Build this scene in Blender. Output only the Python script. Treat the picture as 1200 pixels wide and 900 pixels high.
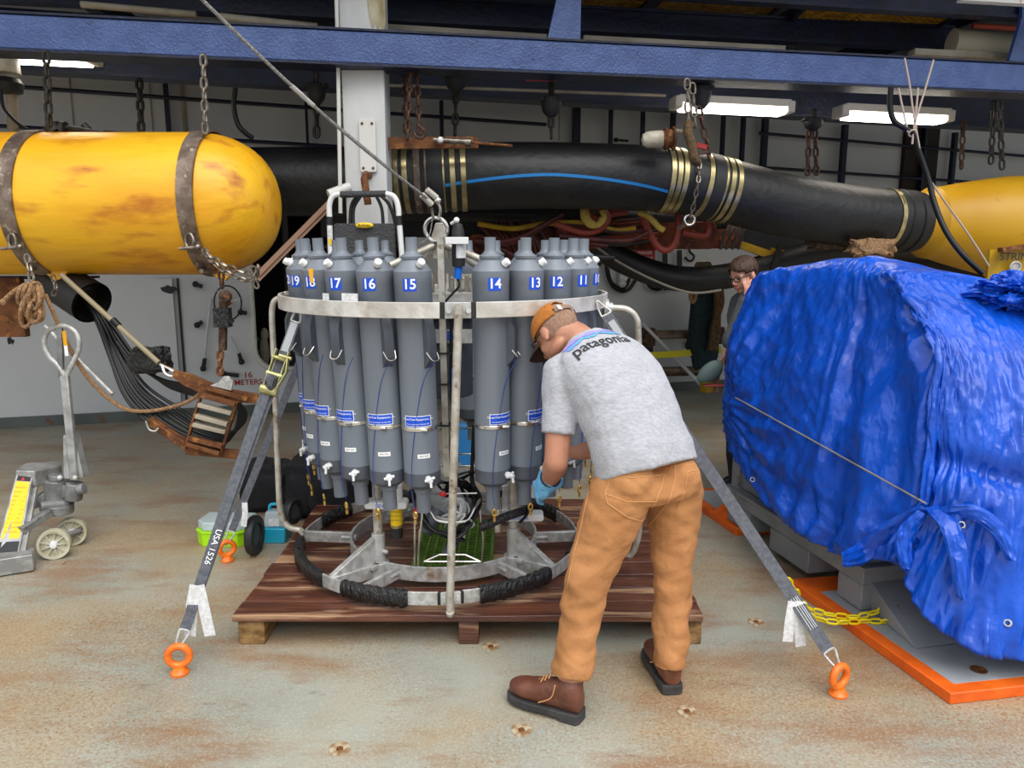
import bpy, bmesh, math, random
from mathutils import Vector as V, Matrix, Quaternion, noise
from mathutils.bvhtree import BVHTree
for _o in list(bpy.data.objects): bpy.data.objects.remove(_o)
S = bpy.context.scene
COL = S.collection
PI = math.pi
R = math.radians

# ------------------------------------------------------------------ camera
cam = bpy.data.objects.new('camera', bpy.data.cameras.new('camera')); COL.objects.link(cam)
cam.location = (0, 0, 1.65); cam.rotation_euler = (R(80), 0, 0)
cam.data.lens = 27; cam.data.sensor_width = 36; cam.data.clip_end = 300
S.camera = cam
# ------------------------------------------------------------------ world: overcast sky over a grey sea
w = bpy.data.worlds.new('sky'); S.world = w; w.use_nodes = True
nt = w.node_tree; nt.nodes.clear()
tc = nt.nodes.new('ShaderNodeTexCoord'); sx = nt.nodes.new('ShaderNodeSeparateXYZ')
rp = nt.nodes.new('ShaderNodeValToRGB'); mr = nt.nodes.new('ShaderNodeMapRange')
bg = nt.nodes.new('ShaderNodeBackground'); ow = nt.nodes.new('ShaderNodeOutputWorld')
nt.links.new(tc.outputs['Generated'], sx.inputs[0]); nt.links.new(sx.outputs['Z'], mr.inputs[0])
mr.inputs[1].default_value = -1; mr.inputs[2].default_value = 1
nt.links.new(mr.outputs[0], rp.inputs[0]); nt.links.new(rp.outputs[0], bg.inputs[0]); nt.links.new(bg.outputs[0], ow.inputs[0])
e = rp.color_ramp.elements
e[0].position = 0.0; e[0].color = (.10, .12, .14, 1)
e[1].position = 1.0; e[1].color = (1.3, 1.3, 1.3, 1)
k = e.new(.485); k.color = (.16, .18, .20, 1)
k = e.new(.505); k.color = (.50, .54, .58, 1)
k = e.new(.66); k.color = (.88, .91, .94, 1)
bg.inputs[1].default_value = 1.0
# veiled sun high behind the camera, spread wide by the cloud
sl = bpy.data.lights.new('veiled_sun', 'SUN'); sl.energy = 1.7; sl.angle = R(50); sl.color = (1, .97, .93)
so = bpy.data.objects.new('veiled_sun', sl); COL.objects.link(so)
so.rotation_euler = (R(36), 0, R(24))
S.view_settings.view_transform = 'Standard'; S.view_settings.look = 'None'
S.view_settings.gamma = 1; S.view_settings.use_curve_mapping = False
S.view_settings.exposure = 0.38

# ------------------------------------------------------------------ coordinates
ca, sa, FF, HH = math.cos(R(10)), math.sin(R(10)), 900.0, 1.65
def ray(px, py):
    r = (px-600)/FF; u = (450-py)/FF
    return V((r, ca+u*sa, -sa+u*ca))
def P(px, py, Y):
    d = ray(px, py); t = Y/d.y
    return V((d.x*t, Y, HH+d.z*t))
def G(px, py, z=0.0):
    d = ray(px, py); t = (z-HH)/d.z
    return V((d.x*t, d.y*t, z))
WA = V((-4.77, 6.98, 0)); WB = V((2.02, 8.95, 0)); WD = (WB-WA).normalized(); WN = V((WD.y, -WD.x, 0))  # WN faces the camera
def W(px, py, off=0.0):
    d = ray(px, py); o = V((0, 0, HH)); t = ((WA+WN*off-o).dot(WN))/d.dot(WN)
    return o+d*t
# ------------------------------------------------------------------ materials
def lin(h):
    h = h.lstrip('#'); out = []
    for i in (0, 2, 4):
        c = int(h[i:i+2], 16)/255
        out.append(c/12.92 if c <= .04045 else ((c+.055)/1.055)**2.4)
    return out+[1]
def mat(name, c, rough=.5, metal=0, c2=None, sc=6, lo=.4, hi=.6, bump=0, bs=60, spots=None, ssc=12, slo=.6, shi=.66, stretch=None, coat=0, emit=0, trans=0, alpha=1, spec=.5, det=6, sub=0, bdet=4):
    m = bpy.data.materials.new(name); m.use_nodes = True
    t = m.node_tree; b = t.nodes['Principled BSDF']; L = t.links.new
    b.inputs['Base Color'].default_value = lin(c); b.inputs['Roughness'].default_value = rough
    b.inputs['Metallic'].default_value = metal; b.inputs['Coat Weight'].default_value = coat
    b.inputs['Specular IOR Level'].default_value = spec
    b.inputs['Transmission Weight'].default_value = trans; b.inputs['Alpha'].default_value = alpha
    if sub: b.inputs['Subsurface Weight'].default_value = sub; b.inputs['Subsurface Scale'].default_value = .02
    if emit: b.inputs['Emission Color'].default_value = lin(c); b.inputs['Emission Strength'].default_value = emit
    tcn = None
    def coords():
        nonlocal tcn
        if tcn is None:
            q = t.nodes.new('ShaderNodeTexCoord'); tcn = q.outputs['Object']
            if stretch:
                mp = t.nodes.new('ShaderNodeMapping'); mp.inputs['Scale'].default_value = stretch
                L(tcn, mp.inputs['Vector']); tcn = mp.outputs[0]
        return tcn
    def nz(scale, l, h, d=6):
        n = t.nodes.new('ShaderNodeTexNoise'); n.inputs['Scale'].default_value = scale; n.inputs['Detail'].default_value = d
        L(coords(), n.inputs['Vector'])
        q = t.nodes.new('ShaderNodeMapRange'); q.inputs[1].default_value = l; q.inputs[2].default_value = h
        L(n.outputs[0], q.inputs[0]); return q.outputs[0]
    def mix(f, a, bb):
        q = t.nodes.new('ShaderNodeMix'); q.data_type = 'RGBA'; L(f, q.inputs[0])
        if isinstance(a, list): q.inputs[6].default_value = a
        else: L(a, q.inputs[6])
        q.inputs[7].default_value = bb; return q.outputs[2]
    cur = None
    if c2: cur = mix(nz(sc, lo, hi, det), lin(c), lin(c2))
    if spots: cur = mix(nz(ssc, slo, shi), cur if cur else lin(c), lin(spots))
    if cur: L(cur, b.inputs['Base Color'])
    if bump:
        n = t.nodes.new('ShaderNodeTexNoise'); n.inputs['Scale'].default_value = bs; n.inputs['Detail'].default_value = bdet
        L(coords(), n.inputs['Vector'])
        bn = t.nodes.new('ShaderNodeBump'); bn.inputs['Strength'].default_value = bump; bn.inputs['Distance'].default_value = .02
        L(n.outputs[0], bn.inputs['Height']); L(bn.outputs[0], b.inputs['Normal'])
    return m
M = {}
M['galv'] = mat('galvanised steel', '#c8c9c8', .42, .35, '#a9a8a4', 30, spots='#8d7560', ssc=7, slo=.66, shi=.74, bump=.15, bs=120)
M['galv_bright'] = mat('cast aluminium', '#d0d0ce', .42, .35, '#b5b4af', 18, bump=.15, bs=90)
M['band'] = mat('brushed aluminium band', '#dddbd6', .38, .25, '#c0bbb2', 9, spots='#9a8468', ssc=5, slo=.62, shi=.75, bump=.12, bs=60)
M['tubealu'] = mat('dull aluminium tube', '#c9c5bc', .4, .35, '#a8a092', 14, spots='#80705c', ssc=22, slo=.6, shi=.7)
M['chrome'] = mat('bright stainless steel', '#d8d6d0', .22, .95)
M['zinc'] = mat('yellow zinc plated steel', '#c9c48e', .32, .7, '#a69f6a', 40)
M['brass'] = mat('brass hardware', '#c9a457', .3, .9)
M['strapsteel'] = mat('worn steel strap', '#8d7d70', .5, .55, '#6a5a4e', 12, spots='#b3a596', ssc=20, slo=.6, shi=.7, bump=.2, bs=60)
M['clamp'] = mat('bronze toned hose clamp', '#c9b98a', .3, .75, '#9d8f66', 10)
M['rustchain'] = mat('rusty chain steel', '#5b463a', .75, .45, '#3a2d27', 25, spots='#8a5a3a', ssc=40, slo=.55, shi=.65)
M['darkchain'] = mat('dark greasy chain', '#3c3733', .6, .5, '#26231f', 25)
M['shinychain'] = mat('worn shiny chain', '#9a9288', .35, .8, '#6f655a', 30)
M['rust'] = mat('rusted brown steel', '#7a4c27', .7, .2, '#5a341c', 14, spots='#a06a32', ssc=22, slo=.55, shi=.68, bump=.25, bs=70)
M['rustpipe'] = mat('brown painted pipe', '#6a5547', .6, .2, '#8d7a68', 8)
M['orange'] = mat('orange deck paint', '#ee6a14', .5, 0, '#d9580c', 8, spots='#8a6a3a', ssc=9, slo=.68, shi=.78, bump=.1, bs=60)
M['eyeor'] = mat('orange painted eye bolt', '#f47a1a', .4, 0, '#e06a16', 30, coat=.2)
M['blue'] = mat('blue beam paint', '#3d5890', .36, 0, '#324c84', 9, spots='#1f2e55', ssc=14, slo=.68, shi=.74, bump=.35, bs=70, coat=.25)
M['darkblue'] = mat('dark blue overhead paint', '#101a3c', .5, 0, '#0a1126', 6, bump=.3, bs=30)
M['white'] = mat('white bulkhead paint', '#d0d4d6', .45, 0, '#c8ccd0', .8, spots='#9a9894', ssc=1.6, slo=.72, shi=.86, bump=.08, bs=10)
M['column'] = mat('white column paint', '#d9dbdb', .45, 0, '#c8cac9', 3, spots='#a08a62', ssc=4.2, slo=.68, shi=.80, bump=.1, bs=25, stretch=(1, 1, .35))
M['whitepaint'] = mat('plain white paint', '#d5d5d0', .45, 0, spots='#9a6a42', ssc=14, slo=.66, shi=.74)
M['cream'] = mat('aged cream paint', '#a9a08e', .55, 0, '#8e8574', 5)
M['grating'] = mat('yellow grating paint', '#b98a1e', .6, 0, '#8a6414', 12)
M['black'] = mat('black rubber', '#17181a', .55, 0, '#222326', 8, bump=.1, bs=40)
M['hoseblk'] = mat('black hose rubber', '#141517', .48, 0, '#1e1f21', 3, spots='#2a2a28', ssc=6, slo=.62, shi=.8, bump=.25, bs=22, spec=.5)
M['cable'] = mat('black cable sheath', '#0c0d10', .4, 0, spec=.35)
M['stripe'] = mat('blue hose stripe', '#1b7dc4', .45, 0)
M['tape'] = mat('black tape wrap', '#111214', .25, 0, bump=.9, bs=30, stretch=(3, 3, 1), spec=.7)
M['pvc'] = mat('grey PVC bottle', '#757c86', .38, 0, '#6a717b', 5, spots='#838890', ssc=22, slo=.7, shi=.78, stretch=(1, 1, .12), bump=.04, bs=30)
M['pvcdark'] = mat('dark grey PVC', '#50565f', .42, 0, '#474c55', 8)
M['wplastic'] = mat('white plastic', '#e4e6e6', .35, 0)
M['paper'] = mat('white paper label', '#dfe0e2', .6, 0, '#c9cacb', 60)
M['lblue'] = mat('blue label print', '#0f50d4', .35, 0)
M['lwhite'] = mat('white label print', '#f2f4f6', .4, 0)
M['bluecap'] = mat('bright blue plastic', '#1a6fe0', .35, 0)
M['yellow'] = mat('yellow label', '#f2c90f', .45, 0)
M['ytape'] = mat('yellow tape', '#e5a51a', .5, 0)
M['red'] = mat('red tape', '#c8202c', .45, 0)
M['redpaint'] = mat('red sign', '#a11d20', .5, 0)
M['redhose'] = mat('faded red hose', '#8f3a2a', .5, 0, '#8a3526', 10)
M['darkred'] = mat('dark red hose', '#5a1f1b', .55, 0, '#3e1815', 10)
M['marker'] = mat('dark print', '#24262b', .6, 0)
M['wood'] = mat('wet red-brown plank', '#70422f', .38, 0, '#4a281d', 2.2, lo=.3, hi=.62, spots='#b08a6a', ssc=1.5, slo=.52, shi=.62, stretch=(1, 7, 7), bump=.4, bs=9, coat=.15)
M['woodraw'] = mat('pale timber end', '#9a7a4c', .6, 0, '#6b4d2a', 5, lo=.35, hi=.6, stretch=(4, 1, 6), bump=.3, bs=12)
M['strap'] = mat('dark grey webbing', '#4d5058', .7, 0, '#5d6068', 60, bump=.3, bs=300)
M['webprint'] = mat('pale printed webbing', '#a3a6aa', .7, 0)
M['rope'] = mat('tan rope', '#ab8660', .8, 0, '#8c6a48', 70, bump=.6, bs=120)
M['greyrope'] = mat('grey line', '#8b867c', .8, 0)
M['oldrope'] = mat('old brown rope', '#6b5436', .85, 0, '#4a3a26', 40, bump=.5, bs=90)
M['wire'] = mat('steel wire rope', '#9a9a98', .45, .6, '#7d7d7a', 90, bump=.5, bs=200)
M['green'] = mat('lime green plastic', '#a4e012', .35, 0)
M['aqua'] = mat('aqua blue plastic', '#1fa9cf', .3, 0)
M['clear'] = mat('milky clear lid', '#cfe0e6', .15, 0, alpha=.55)
M['clearbag'] = mat('clear plastic bag', '#c8cdd0', .12, 0, alpha=.4)
M['gridgreen'] = mat('green moulded tray', '#5e7d2c', .5, 0, '#4b6822', 20)
M['bag'] = mat('black navy fabric', '#15171d', .85, 0, '#0f1015', 12, bump=.4, bs=14)
M['tarp'] = mat('blue tarpaulin', '#0a52c8', .30, 0, '#0847b4', 3, spec=.5)
_t = M['tarp'].node_tree; _b = _t.nodes['Principled BSDF']; _c = _t.nodes.new('ShaderNodeTexCoord'); _pr = None
_mp = _t.nodes.new('ShaderNodeMapping'); _mp.inputs['Rotation'].default_value = (.5, .9, .2); _mp.inputs['Scale'].default_value = (1, 1, .7); _t.links.new(_c.outputs['Object'], _mp.inputs['Vector'])
_dn = _t.nodes.new('ShaderNodeTexNoise'); _dn.inputs['Scale'].default_value = 6; _dn.inputs['Detail'].default_value = 3; _t.links.new(_mp.outputs[0], _dn.inputs['Vector'])
_va = _t.nodes.new('ShaderNodeVectorMath'); _va.operation = 'MULTIPLY_ADD'; _va.inputs[1].default_value = (.22, .22, .22); _t.links.new(_dn.outputs['Color'], _va.inputs[0]); _t.links.new(_mp.outputs[0], _va.inputs[2])
for _sc, _d in ((4.5, .045), (11, .022), (27, .010)):
    _n = _t.nodes.new('ShaderNodeTexVoronoi'); _n.inputs['Scale'].default_value = _sc
    _t.links.new(_va.outputs[0], _n.inputs['Vector']); _u = _t.nodes.new('ShaderNodeBump'); _u.inputs['Strength'].default_value = .30; _u.inputs['Distance'].default_value = _d
    _t.links.new(_n.outputs[0], _u.inputs['Height'])
    if _pr: _t.links.new(_pr, _u.inputs['Normal'])
    _pr = _u.outputs[0]
_t.links.new(_pr, _b.inputs['Normal'])
M['skid'] = mat('grey machine paint', '#8d9196', .45, 0, '#7f8388', 5, spots='#6b5a4a', ssc=14, slo=.69, shi=.74)
M['plate'] = mat('grey base plate paint', '#a3a8ad', .5, 0, '#959a9f', 4, spots='#8a6a50', ssc=11, slo=.66, shi=.74)
M['ychain'] = mat('yellow plastic chain', '#ecd508', .4, 0)
M['float'] = mat('yellow float skin', '#efb921', .4, 0, '#e5a118', 2.2, lo=.38, hi=.62, spots='#b3661a', ssc=7, slo=.54, shi=.72, bump=.35, bs=10, stretch=(.4, 1.2, 1.2))
M['floatr'] = mat('clean yellow float skin', '#cf9d1e', .45, 0, '#cc9615', 2.5, spots='#8a6a2a', ssc=7, slo=.68, shi=.78, bump=.1, bs=12)
M['cyellow'] = mat('yellow machinery paint', '#caa016', .5, 0, '#a8820f', 6)
M['lampglass'] = mat('lit fluorescent diffuser', '#fff6e6', .4, 0, emit=9)
M['lamphouse'] = mat('cream lamp housing', '#d8d2c2', .5, 0)
M['jack'] = mat('grey cast jack', '#8b8d8d', .5, .3, '#6f7070', 12, spots='#5a4d42', ssc=9, slo=.6, shi=.7, bump=.2, bs=50)
M['jackalu'] = mat('light galvanised fork', '#b0b1b0', .42, .45, '#8f8f8d', 14)
M['wheel'] = mat('cream nylon wheel', '#c8c5b0', .5, 0, '#b0ab92', 14)
M['cream2'] = mat('off white lamp globe', '#c9c2b0', .4, 0, '#a99f8c', 12)
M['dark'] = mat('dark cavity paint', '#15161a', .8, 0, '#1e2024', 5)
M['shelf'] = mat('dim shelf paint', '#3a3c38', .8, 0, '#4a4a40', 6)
M['brownrust'] = mat('orange brown gear', '#7a3a12', .65, .1, '#4a210d', 9, spots='#a85a18', ssc=15, slo=.58, shi=.68, bump=.3, bs=40)
M['skin'] = mat('skin', '#c08a70', .5, 0, '#b0785e', 12, lo=.3, hi=.7, sub=.1)
M['skinpale'] = mat('pale skin', '#d9a48c', .5, 0, '#cf9078', 14, lo=.3, hi=.7, sub=.1)
M['pants'] = mat('tan canvas trousers', '#b57e4e', .88, 0, '#a26e40', 5, bump=.5, bs=18, det=8, bdet=6)
M['stitch'] = mat('pale trouser stitching', '#c48f5c', .85, 0)
M['shirt'] = mat('heather grey jersey', '#b4b5bb', .9, 0, '#a0a2aa', 130, lo=.35, hi=.65, bump=.25, bs=18, stretch=(.35, 1, 1))
M['cap'] = mat('tan duck canvas cap', '#b8712a', .85, 0, '#a5631f', 60, bump=.2, bs=200)
M['brim'] = mat('dark brown cap brim', '#3a241a', .85, 0)
M['mesh_tan'] = mat('cap back strap', '#8f7364', .8, 0)
M['boot'] = mat('brown leather boot', '#6f4230', .5, 0, '#5c3424', 12, bump=.25, bs=40)
M['sole'] = mat('dark boot sole', '#3c3b3c', .7, 0, '#2f2e2f', 20)
M['glove'] = mat('blue nitrile glove', '#6fb6e6', .4, 0, bump=.3, bs=60)
M['hairshort'] = mat('short cropped brown hair', '#9a7a66', .9, 0, '#876754', 120)
M['hair'] = mat('brown hair', '#4c3324', .55, 0, '#38251a', 40, bump=.6, bs=80, stretch=(1, 1, .2))
M['sweater'] = mat('grey knit sweater', '#5d6168', .9, 0, '#4e5258', 90, bump=.4, bs=120, stretch=(.5, .5, 4))
M['navy'] = mat('navy work trousers', '#20263a', .85, 0, '#191e2e', 20)
M['lips'] = mat('lips', '#a8605a', .5, 0)
M['eye'] = mat('eye', '#2a2420', .3, 0)
M['lensglass'] = mat('spectacle lens', '#cfd6dc', .05, 0, alpha=.25)
M['logoviolet'] = mat('violet print', '#7f86d8', .8, 0)
M['logoblue'] = mat('teal print', '#5aa6d8', .8, 0)
M['logopink'] = mat('rose print', '#b7a0c8', .8, 0)
M['teal'] = mat('grey green board', '#5d7370', .6, 0)
M['bluesteel'] = mat('blue container plastic', '#2f7fc0', .4, 0)
M['rubbermat'] = mat('dark grey platform plastic', '#3c3d40', .6, 0, bump=.6, bs=90)
M['ladderbeam'] = mat('dim grey steel', '#55585a', .6, .2)
M['redprint'] = mat('red stencil paint', '#a8322c', .7, 0)

# ------------------------------------------------------------------ mesh builder
def crv(pts, n=8, closed=False):
    pts = [V(p) for p in pts]; out = []; N = len(pts)
    rng = range(N) if closed else range(N-1)
    for i in rng:
        if closed: a, b, c, d = pts[i-1], pts[i], pts[(i+1) % N], pts[(i+2) % N]
        else: a, b, c, d = pts[max(i-1, 0)], pts[i], pts[i+1], pts[min(i+2, N-1)]
        for k in range(n):
            t = k/n
            out.append(.5*((2*b)+(c-a)*t+(2*a-5*b+4*c-d)*t*t+(3*b-a-3*c+d)*t**3))
    if not closed: out.append(pts[-1])
    return out
def frame(z, up=V((0, 0, 1))):
    z = z.normalized()
    x = up.cross(z)
    if x.length < 1e-4: x = V((1, 0, 0)).cross(z)
    if x.length < 1e-4: x = V((0, 1, 0)).cross(z)
    x.normalize(); y = z.cross(x)
    return x, y, z
class MB:
    def __init__(s): s.v = []; s.f = []; s.mi = []; s.m = 0
    def add(s, vs, fs, m=None):
        o = len(s.v); s.v += [V(q) for q in vs]; s.f += [tuple(i+o for i in f) for f in fs]
        s.mi += [s.m if m is None else m]*len(fs); return s
    def box(s, c, sz, X=(1, 0, 0), Y=(0, 1, 0), Z=(0, 0, 1), m=None, taper=1):
        c = V(c); X = V(X)*sz[0]/2; Y = V(Y)*sz[1]/2; Z = V(Z)*sz[2]/2
        vs = []
        for k in (-1, 1):
            q = taper if k > 0 else 1
            for j in (-1, 1):
                for i in (-1, 1): vs.append(c+X*i*q+Y*j*q+Z*k)
        return s.add(vs, [(0, 2, 3, 1), (4, 5, 7, 6), (0, 1, 5, 4), (2, 6, 7, 3), (0, 4, 6, 2), (1, 3, 7, 5)], m)
    def bb(s, a, b, m=None):
        a = V(a); b = V(b); return s.box((a+b)/2, [abs(b[i]-a[i]) for i in range(3)], m=m)
    def beam(s, a, b, w, h, up=(0, 0, 1), m=None):
        a = V(a); b = V(b); x, y, z = frame(b-a, V(up))
        return s.box((a+b)/2, (w, h, (b-a).length), x, y, z, m)
    def tube(s, pts, r, n=10, closed=False, m=None, caps=True, sx=1, up=V((0, 0, 1))):
        pts = [V(p) for p in pts]; N = len(pts); vs = []
        def tan(i):
            if closed: return (pts[(i+1) % N]-pts[i-1])
            return pts[min(i+1, N-1)]-pts[max(i-1, 0)]
        x, y, z = frame(tan(0), up)
        for i in range(N):
            nz_ = tan(i)
            if nz_.length > 1e-9:
                nz_.normalize(); q = z.rotation_difference(nz_); x = q @ x; y = q @ y; z = nz_
            rr = r[i] if isinstance(r, (list, tuple)) else r
            for k in range(n):
                a = 2*PI*k/n; vs.append(pts[i]+(x*math.cos(a)*sx+y*math.sin(a))*rr)
        fs = []
        if closed:
            # align the twist of the seam
            best = min(range(n), key=lambda k: (vs[(N-1)*n+k]-vs[0]).length)
        for i in range(N if closed else N-1):
            j = (i+1) % N
            sh = 0
            if closed and i == N-1: sh = best
            for k in range(n):
                fs.append((i*n+(k+sh) % n, i*n+(k+1+sh) % n, j*n+(k+1) % n, j*n+k))
        if caps and not closed:
            fs.append(tuple(range(n-1, -1, -1))); fs.append(tuple((N-1)*n+k for k in range(n)))
        return s.add(vs, fs, m)
    def cyl(s, a, b, r, r2=None, n=16, m=None):
        return s.tube([a, b], [r, r if r2 is None else r2], n, m=m)
    def lathe(s, prof, o=(0, 0, 0), ax=(0, 0, 1), n=24, m=None, caps=True):
        x, y, z = frame(V(ax)); o = V(o); vs = []
        for r, h in prof:
            for k in range(n):
                a = 2*PI*k/n; vs.append(o+z*h+(x*math.cos(a)+y*math.sin(a))*r)
        fs = []
        for i in range(len(prof)-1):
            for k in range(n): fs.append((i*n+k, i*n+(k+1) % n, (i+1)*n+(k+1) % n, (i+1)*n+k))
        if caps:
            fs.append(tuple(range(n-1, -1, -1))); fs.append(tuple((len(prof)-1)*n+k for k in range(n)))
        return s.add(vs, fs, m)
    def sph(s, c, r, n=16, k=10, m=None, X=(1, 0, 0), Y=(0, 1, 0), Z=(0, 0, 1)):
        c = V(c); X = V(X); Y = V(Y); Z = V(Z)
        if not isinstance(r, (list, tuple)): r = (r, r, r)
        vs = []
        for i in range(1, k):
            th = PI*i/k
            for j in range(n):
                a = 2*PI*j/n; vs.append(c+X*r[0]*math.sin(th)*math.cos(a)+Y*r[1]*math.sin(th)*math.sin(a)+Z*r[2]*math.cos(th))
        fs = []
        for i in range(k-2):
            for j in range(n): fs.append((i*n+j, (i+1)*n+j, (i+1)*n+(j+1) % n, i*n+(j+1) % n))
        t = len(vs); vs += [c+Z*r[2], c-Z*r[2]]
        for j in range(n):
            fs.append((t, j, (j+1) % n)); fs.append((t+1, (k-2)*n+(j+1) % n, (k-2)*n+j))
        return s.add(vs, fs, m)
    def torus(s, c, Rr, r, ax=(0, 0, 1), n=24, k=8, m=None, sx=1):
        x, y, z = frame(V(ax)); c = V(c)
        return s.tube([c+(x*math.cos(2*PI*i/n)*sx+y*math.sin(2*PI*i/n))*Rr for i in range(n)], r, k, True, m)
    def prism(s, poly, o, u, v, d, m=None):          # poly in (u,v), extruded along u x v by d
        o = V(o); u = V(u); v = V(v); nn = u.cross(v).normalized(); N = len(poly)
        A = [o+u*a+v*b for a, b in poly]; B = [q+nn*d for q in A]
        fs = [tuple(range(N-1, -1, -1)), tuple(range(N, 2*N))]
        for i in range(N): j = (i+1) % N; fs.append((i, j, N+j, N+i))
        return s.add(A+B, fs, m)
    def rbox(s, c, sz, r, X=(1, 0, 0), Y=(0, 1, 0), Z=(0, 0, 1), m=None, k=4):   # rounded in the XZ outline, depth along Y
        poly = []
        for (cx, cz, a0) in ((1, 1, 0), (-1, 1, 90), (-1, -1, 180), (1, -1, 270)):
            for i in range(k+1):
                a = R(a0+90*i/k); poly.append((cx*(sz[0]/2-r)+r*math.cos(a), cz*(sz[2]/2-r)+r*math.sin(a)))
        X = V(X); Z = V(Z); Yv = X.cross(Z).normalized()
        return s.prism(poly, V(c)-Yv*sz[1]/2, X, Z, sz[1], m)
    def ribbon(s, pts, wd, th, nrm, m=None):         # flat strap: width across, normal nrm
        pts = [V(p) for p in pts]; vs = []; N = len(pts)
        for i in range(N):
            t = (pts[min(i+1, N-1)]-pts[max(i-1, 0)]).normalized(); nn = V(nrm); b = t.cross(nn).normalized(); nn = b.cross(t)
            for (p, q) in ((-1, -1), (1, -1), (1, 1), (-1, 1)): vs.append(pts[i]+b*p*wd/2+nn*q*th/2)
        fs = []
        for i in range(N-1):
            for k in range(4): fs.append((i*4+k, i*4+(k+1) % 4, i*4+4+(k+1) % 4, i*4+4+k))
        fs += [(3, 2, 1, 0), tuple((N-1)*4+k for k in range(4))]
        return s.add(vs, fs, m)
    def mesh(s, name, mats, off=V((0, 0, 0))):
        me = bpy.data.meshes.new(name)
        me.from_pydata([q-off for q in s.v], [], s.f); me.update()
        if not isinstance(mats, (list, tuple)): mats = [mats]
        for q in mats: me.materials.append(M[q] if isinstance(q, str) else q)
        me.polygons.foreach_set('material_index', s.mi)
        bm = bmesh.new(); bm.from_mesh(me); bmesh.ops.recalc_face_normals(bm, faces=bm.faces); bm.to_mesh(me); bm.free()
        me.polygons.foreach_set('use_smooth', [True]*len(me.polygons)); me.set_sharp_from_angle(angle=R(38))
        return me
    def build(s, name, mats, parent=None, bevel=0, base=True):
        if parent is not None: off = wl(parent)
        else:
            xs = [q.x for q in s.v]; ys = [q.y for q in s.v]; zs = [q.z for q in s.v]
            off = V(((min(xs)+max(xs))/2, (min(ys)+max(ys))/2, min(zs)))
        me = s.mesh(name, mats, off)
        o = bpy.data.objects.new(name, me); COL.objects.link(o)
        if parent is not None: o.parent = parent
        else: o.location = off
        if bevel:
            b = o.modifiers.new('bevel', 'BEVEL'); b.width = bevel; b.segments = 2; b.limit_method = 'ANGLE'; b.angle_limit = R(40)
        return o
def wl(o):
    l = V(o.location)
    while o.parent: o = o.parent; l = l+V(o.location)
    return l
def tag(o, label=None, cat=None, group=None, kind=None):
    if label: o['label'] = label
    if cat: o['category'] = cat
    if group: o['group'] = group
    if kind: o['kind'] = kind
    return o
def thing(name, label, cat, loc=(0, 0, 0), group=None):
    o = bpy.data.objects.new(name, None); o.empty_display_size = .1; COL.objects.link(o); o.location = loc
    return tag(o, label, cat, group)
def copy_tree(o, parent=None):
    c = o.copy(); COL.objects.link(c); c.parent = parent
    for ch in list(o.children): copy_tree(ch, c)
    return c
_tc = {}
def text2d(s, size=.1, off=0.0):
    k = (s, off)
    if k not in _tc:
        cu = bpy.data.curves.new('t', 'FONT'); cu.body = s; cu.size = 1; cu.align_x = 'CENTER'; cu.align_y = 'CENTER'; cu.offset = off; cu.resolution_u = 3
        ob = bpy.data.objects.new('t', cu); COL.objects.link(ob); bpy.context.view_layer.update()
        dg = bpy.context.evaluated_depsgraph_get(); me = ob.evaluated_get(dg).to_mesh()
        vs = [(q.co.x, q.co.y) for q in me.vertices]; fs = [tuple(p.vertices) for p in me.polygons]
        ob.evaluated_get(dg).to_mesh_clear(); bpy.data.objects.remove(ob)
        _tc[k] = (vs, fs)
    vs, fs = _tc[k]
    return [(a*size, b*size) for a, b in vs], fs
def text_on(mb, s, size, o, u, v, lift=.001, off=0.0, m=None, mapper=None):
    vs, fs = text2d(s, size, off); o = V(o); u = V(u); v = V(v); nn = u.cross(v).normalized()
    if mapper: mb.add([mapper(a, b) for a, b in vs], fs, m)
    else: mb.add([o+u*a+v*b+nn*lift for a, b in vs], fs, m)
_lk = {}
def link_mesh(L, Wd, r, mt):
    k = (L, Wd, r, mt)
    if k not in _lk:
        pts = []; h = L/2-Wd/2
        for i in range(5): a = PI*i/4; pts.append((math.cos(a)*(Wd/2-r), 0, h+math.sin(a)*(Wd/2-r)))
        for i in range(5): a = PI+PI*i/4; pts.append((math.cos(a)*(Wd/2-r), 0, -h+math.sin(a)*(Wd/2-r)))
        b = MB(); b.tube(pts, r, 6, True, up=V((0, 1, 0))); _lk[k] = b.mesh('link', mt)
    return _lk[k]
def chain(name, label, path, L, Wd, r, mt, cat='chain', group=None, parent=None, roll=0, pname='link'):
    path = [V(p) for p in path]
    root = parent or thing(name, label, cat, min(path, key=lambda q: q.z), group)
    off = wl(root); me = link_mesh(L, Wd, r, mt)
    ds = [0]
    for a, b in zip(path, path[1:]): ds.append(ds[-1]+(b-a).length)
    def at(d):
        for i in range(len(ds)-1):
            if d <= ds[i+1] or i == len(ds)-2:
                return path[i].lerp(path[i+1], (d-ds[i])/max(ds[i+1]-ds[i], 1e-6))
    step = L-2*r; n = max(1, int(ds[-1]/step))
    for i in range(n):
        a = at(i*step); b = at((i+1)*step); x, y, z = frame(b-a, V((0, 1, .01)))
        q = Matrix((x, y, z)).transposed().to_quaternion() @ Quaternion((0, 0, 1), (PI/2*(i % 2)+roll))
        o = bpy.data.objects.new(pname, me); COL.objects.link(o); o.parent = root
        o.location = (a+b)/2-off; o.rotation_mode = 'QUATERNION'; o.rotation_quaternion = q
    return root
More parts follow.
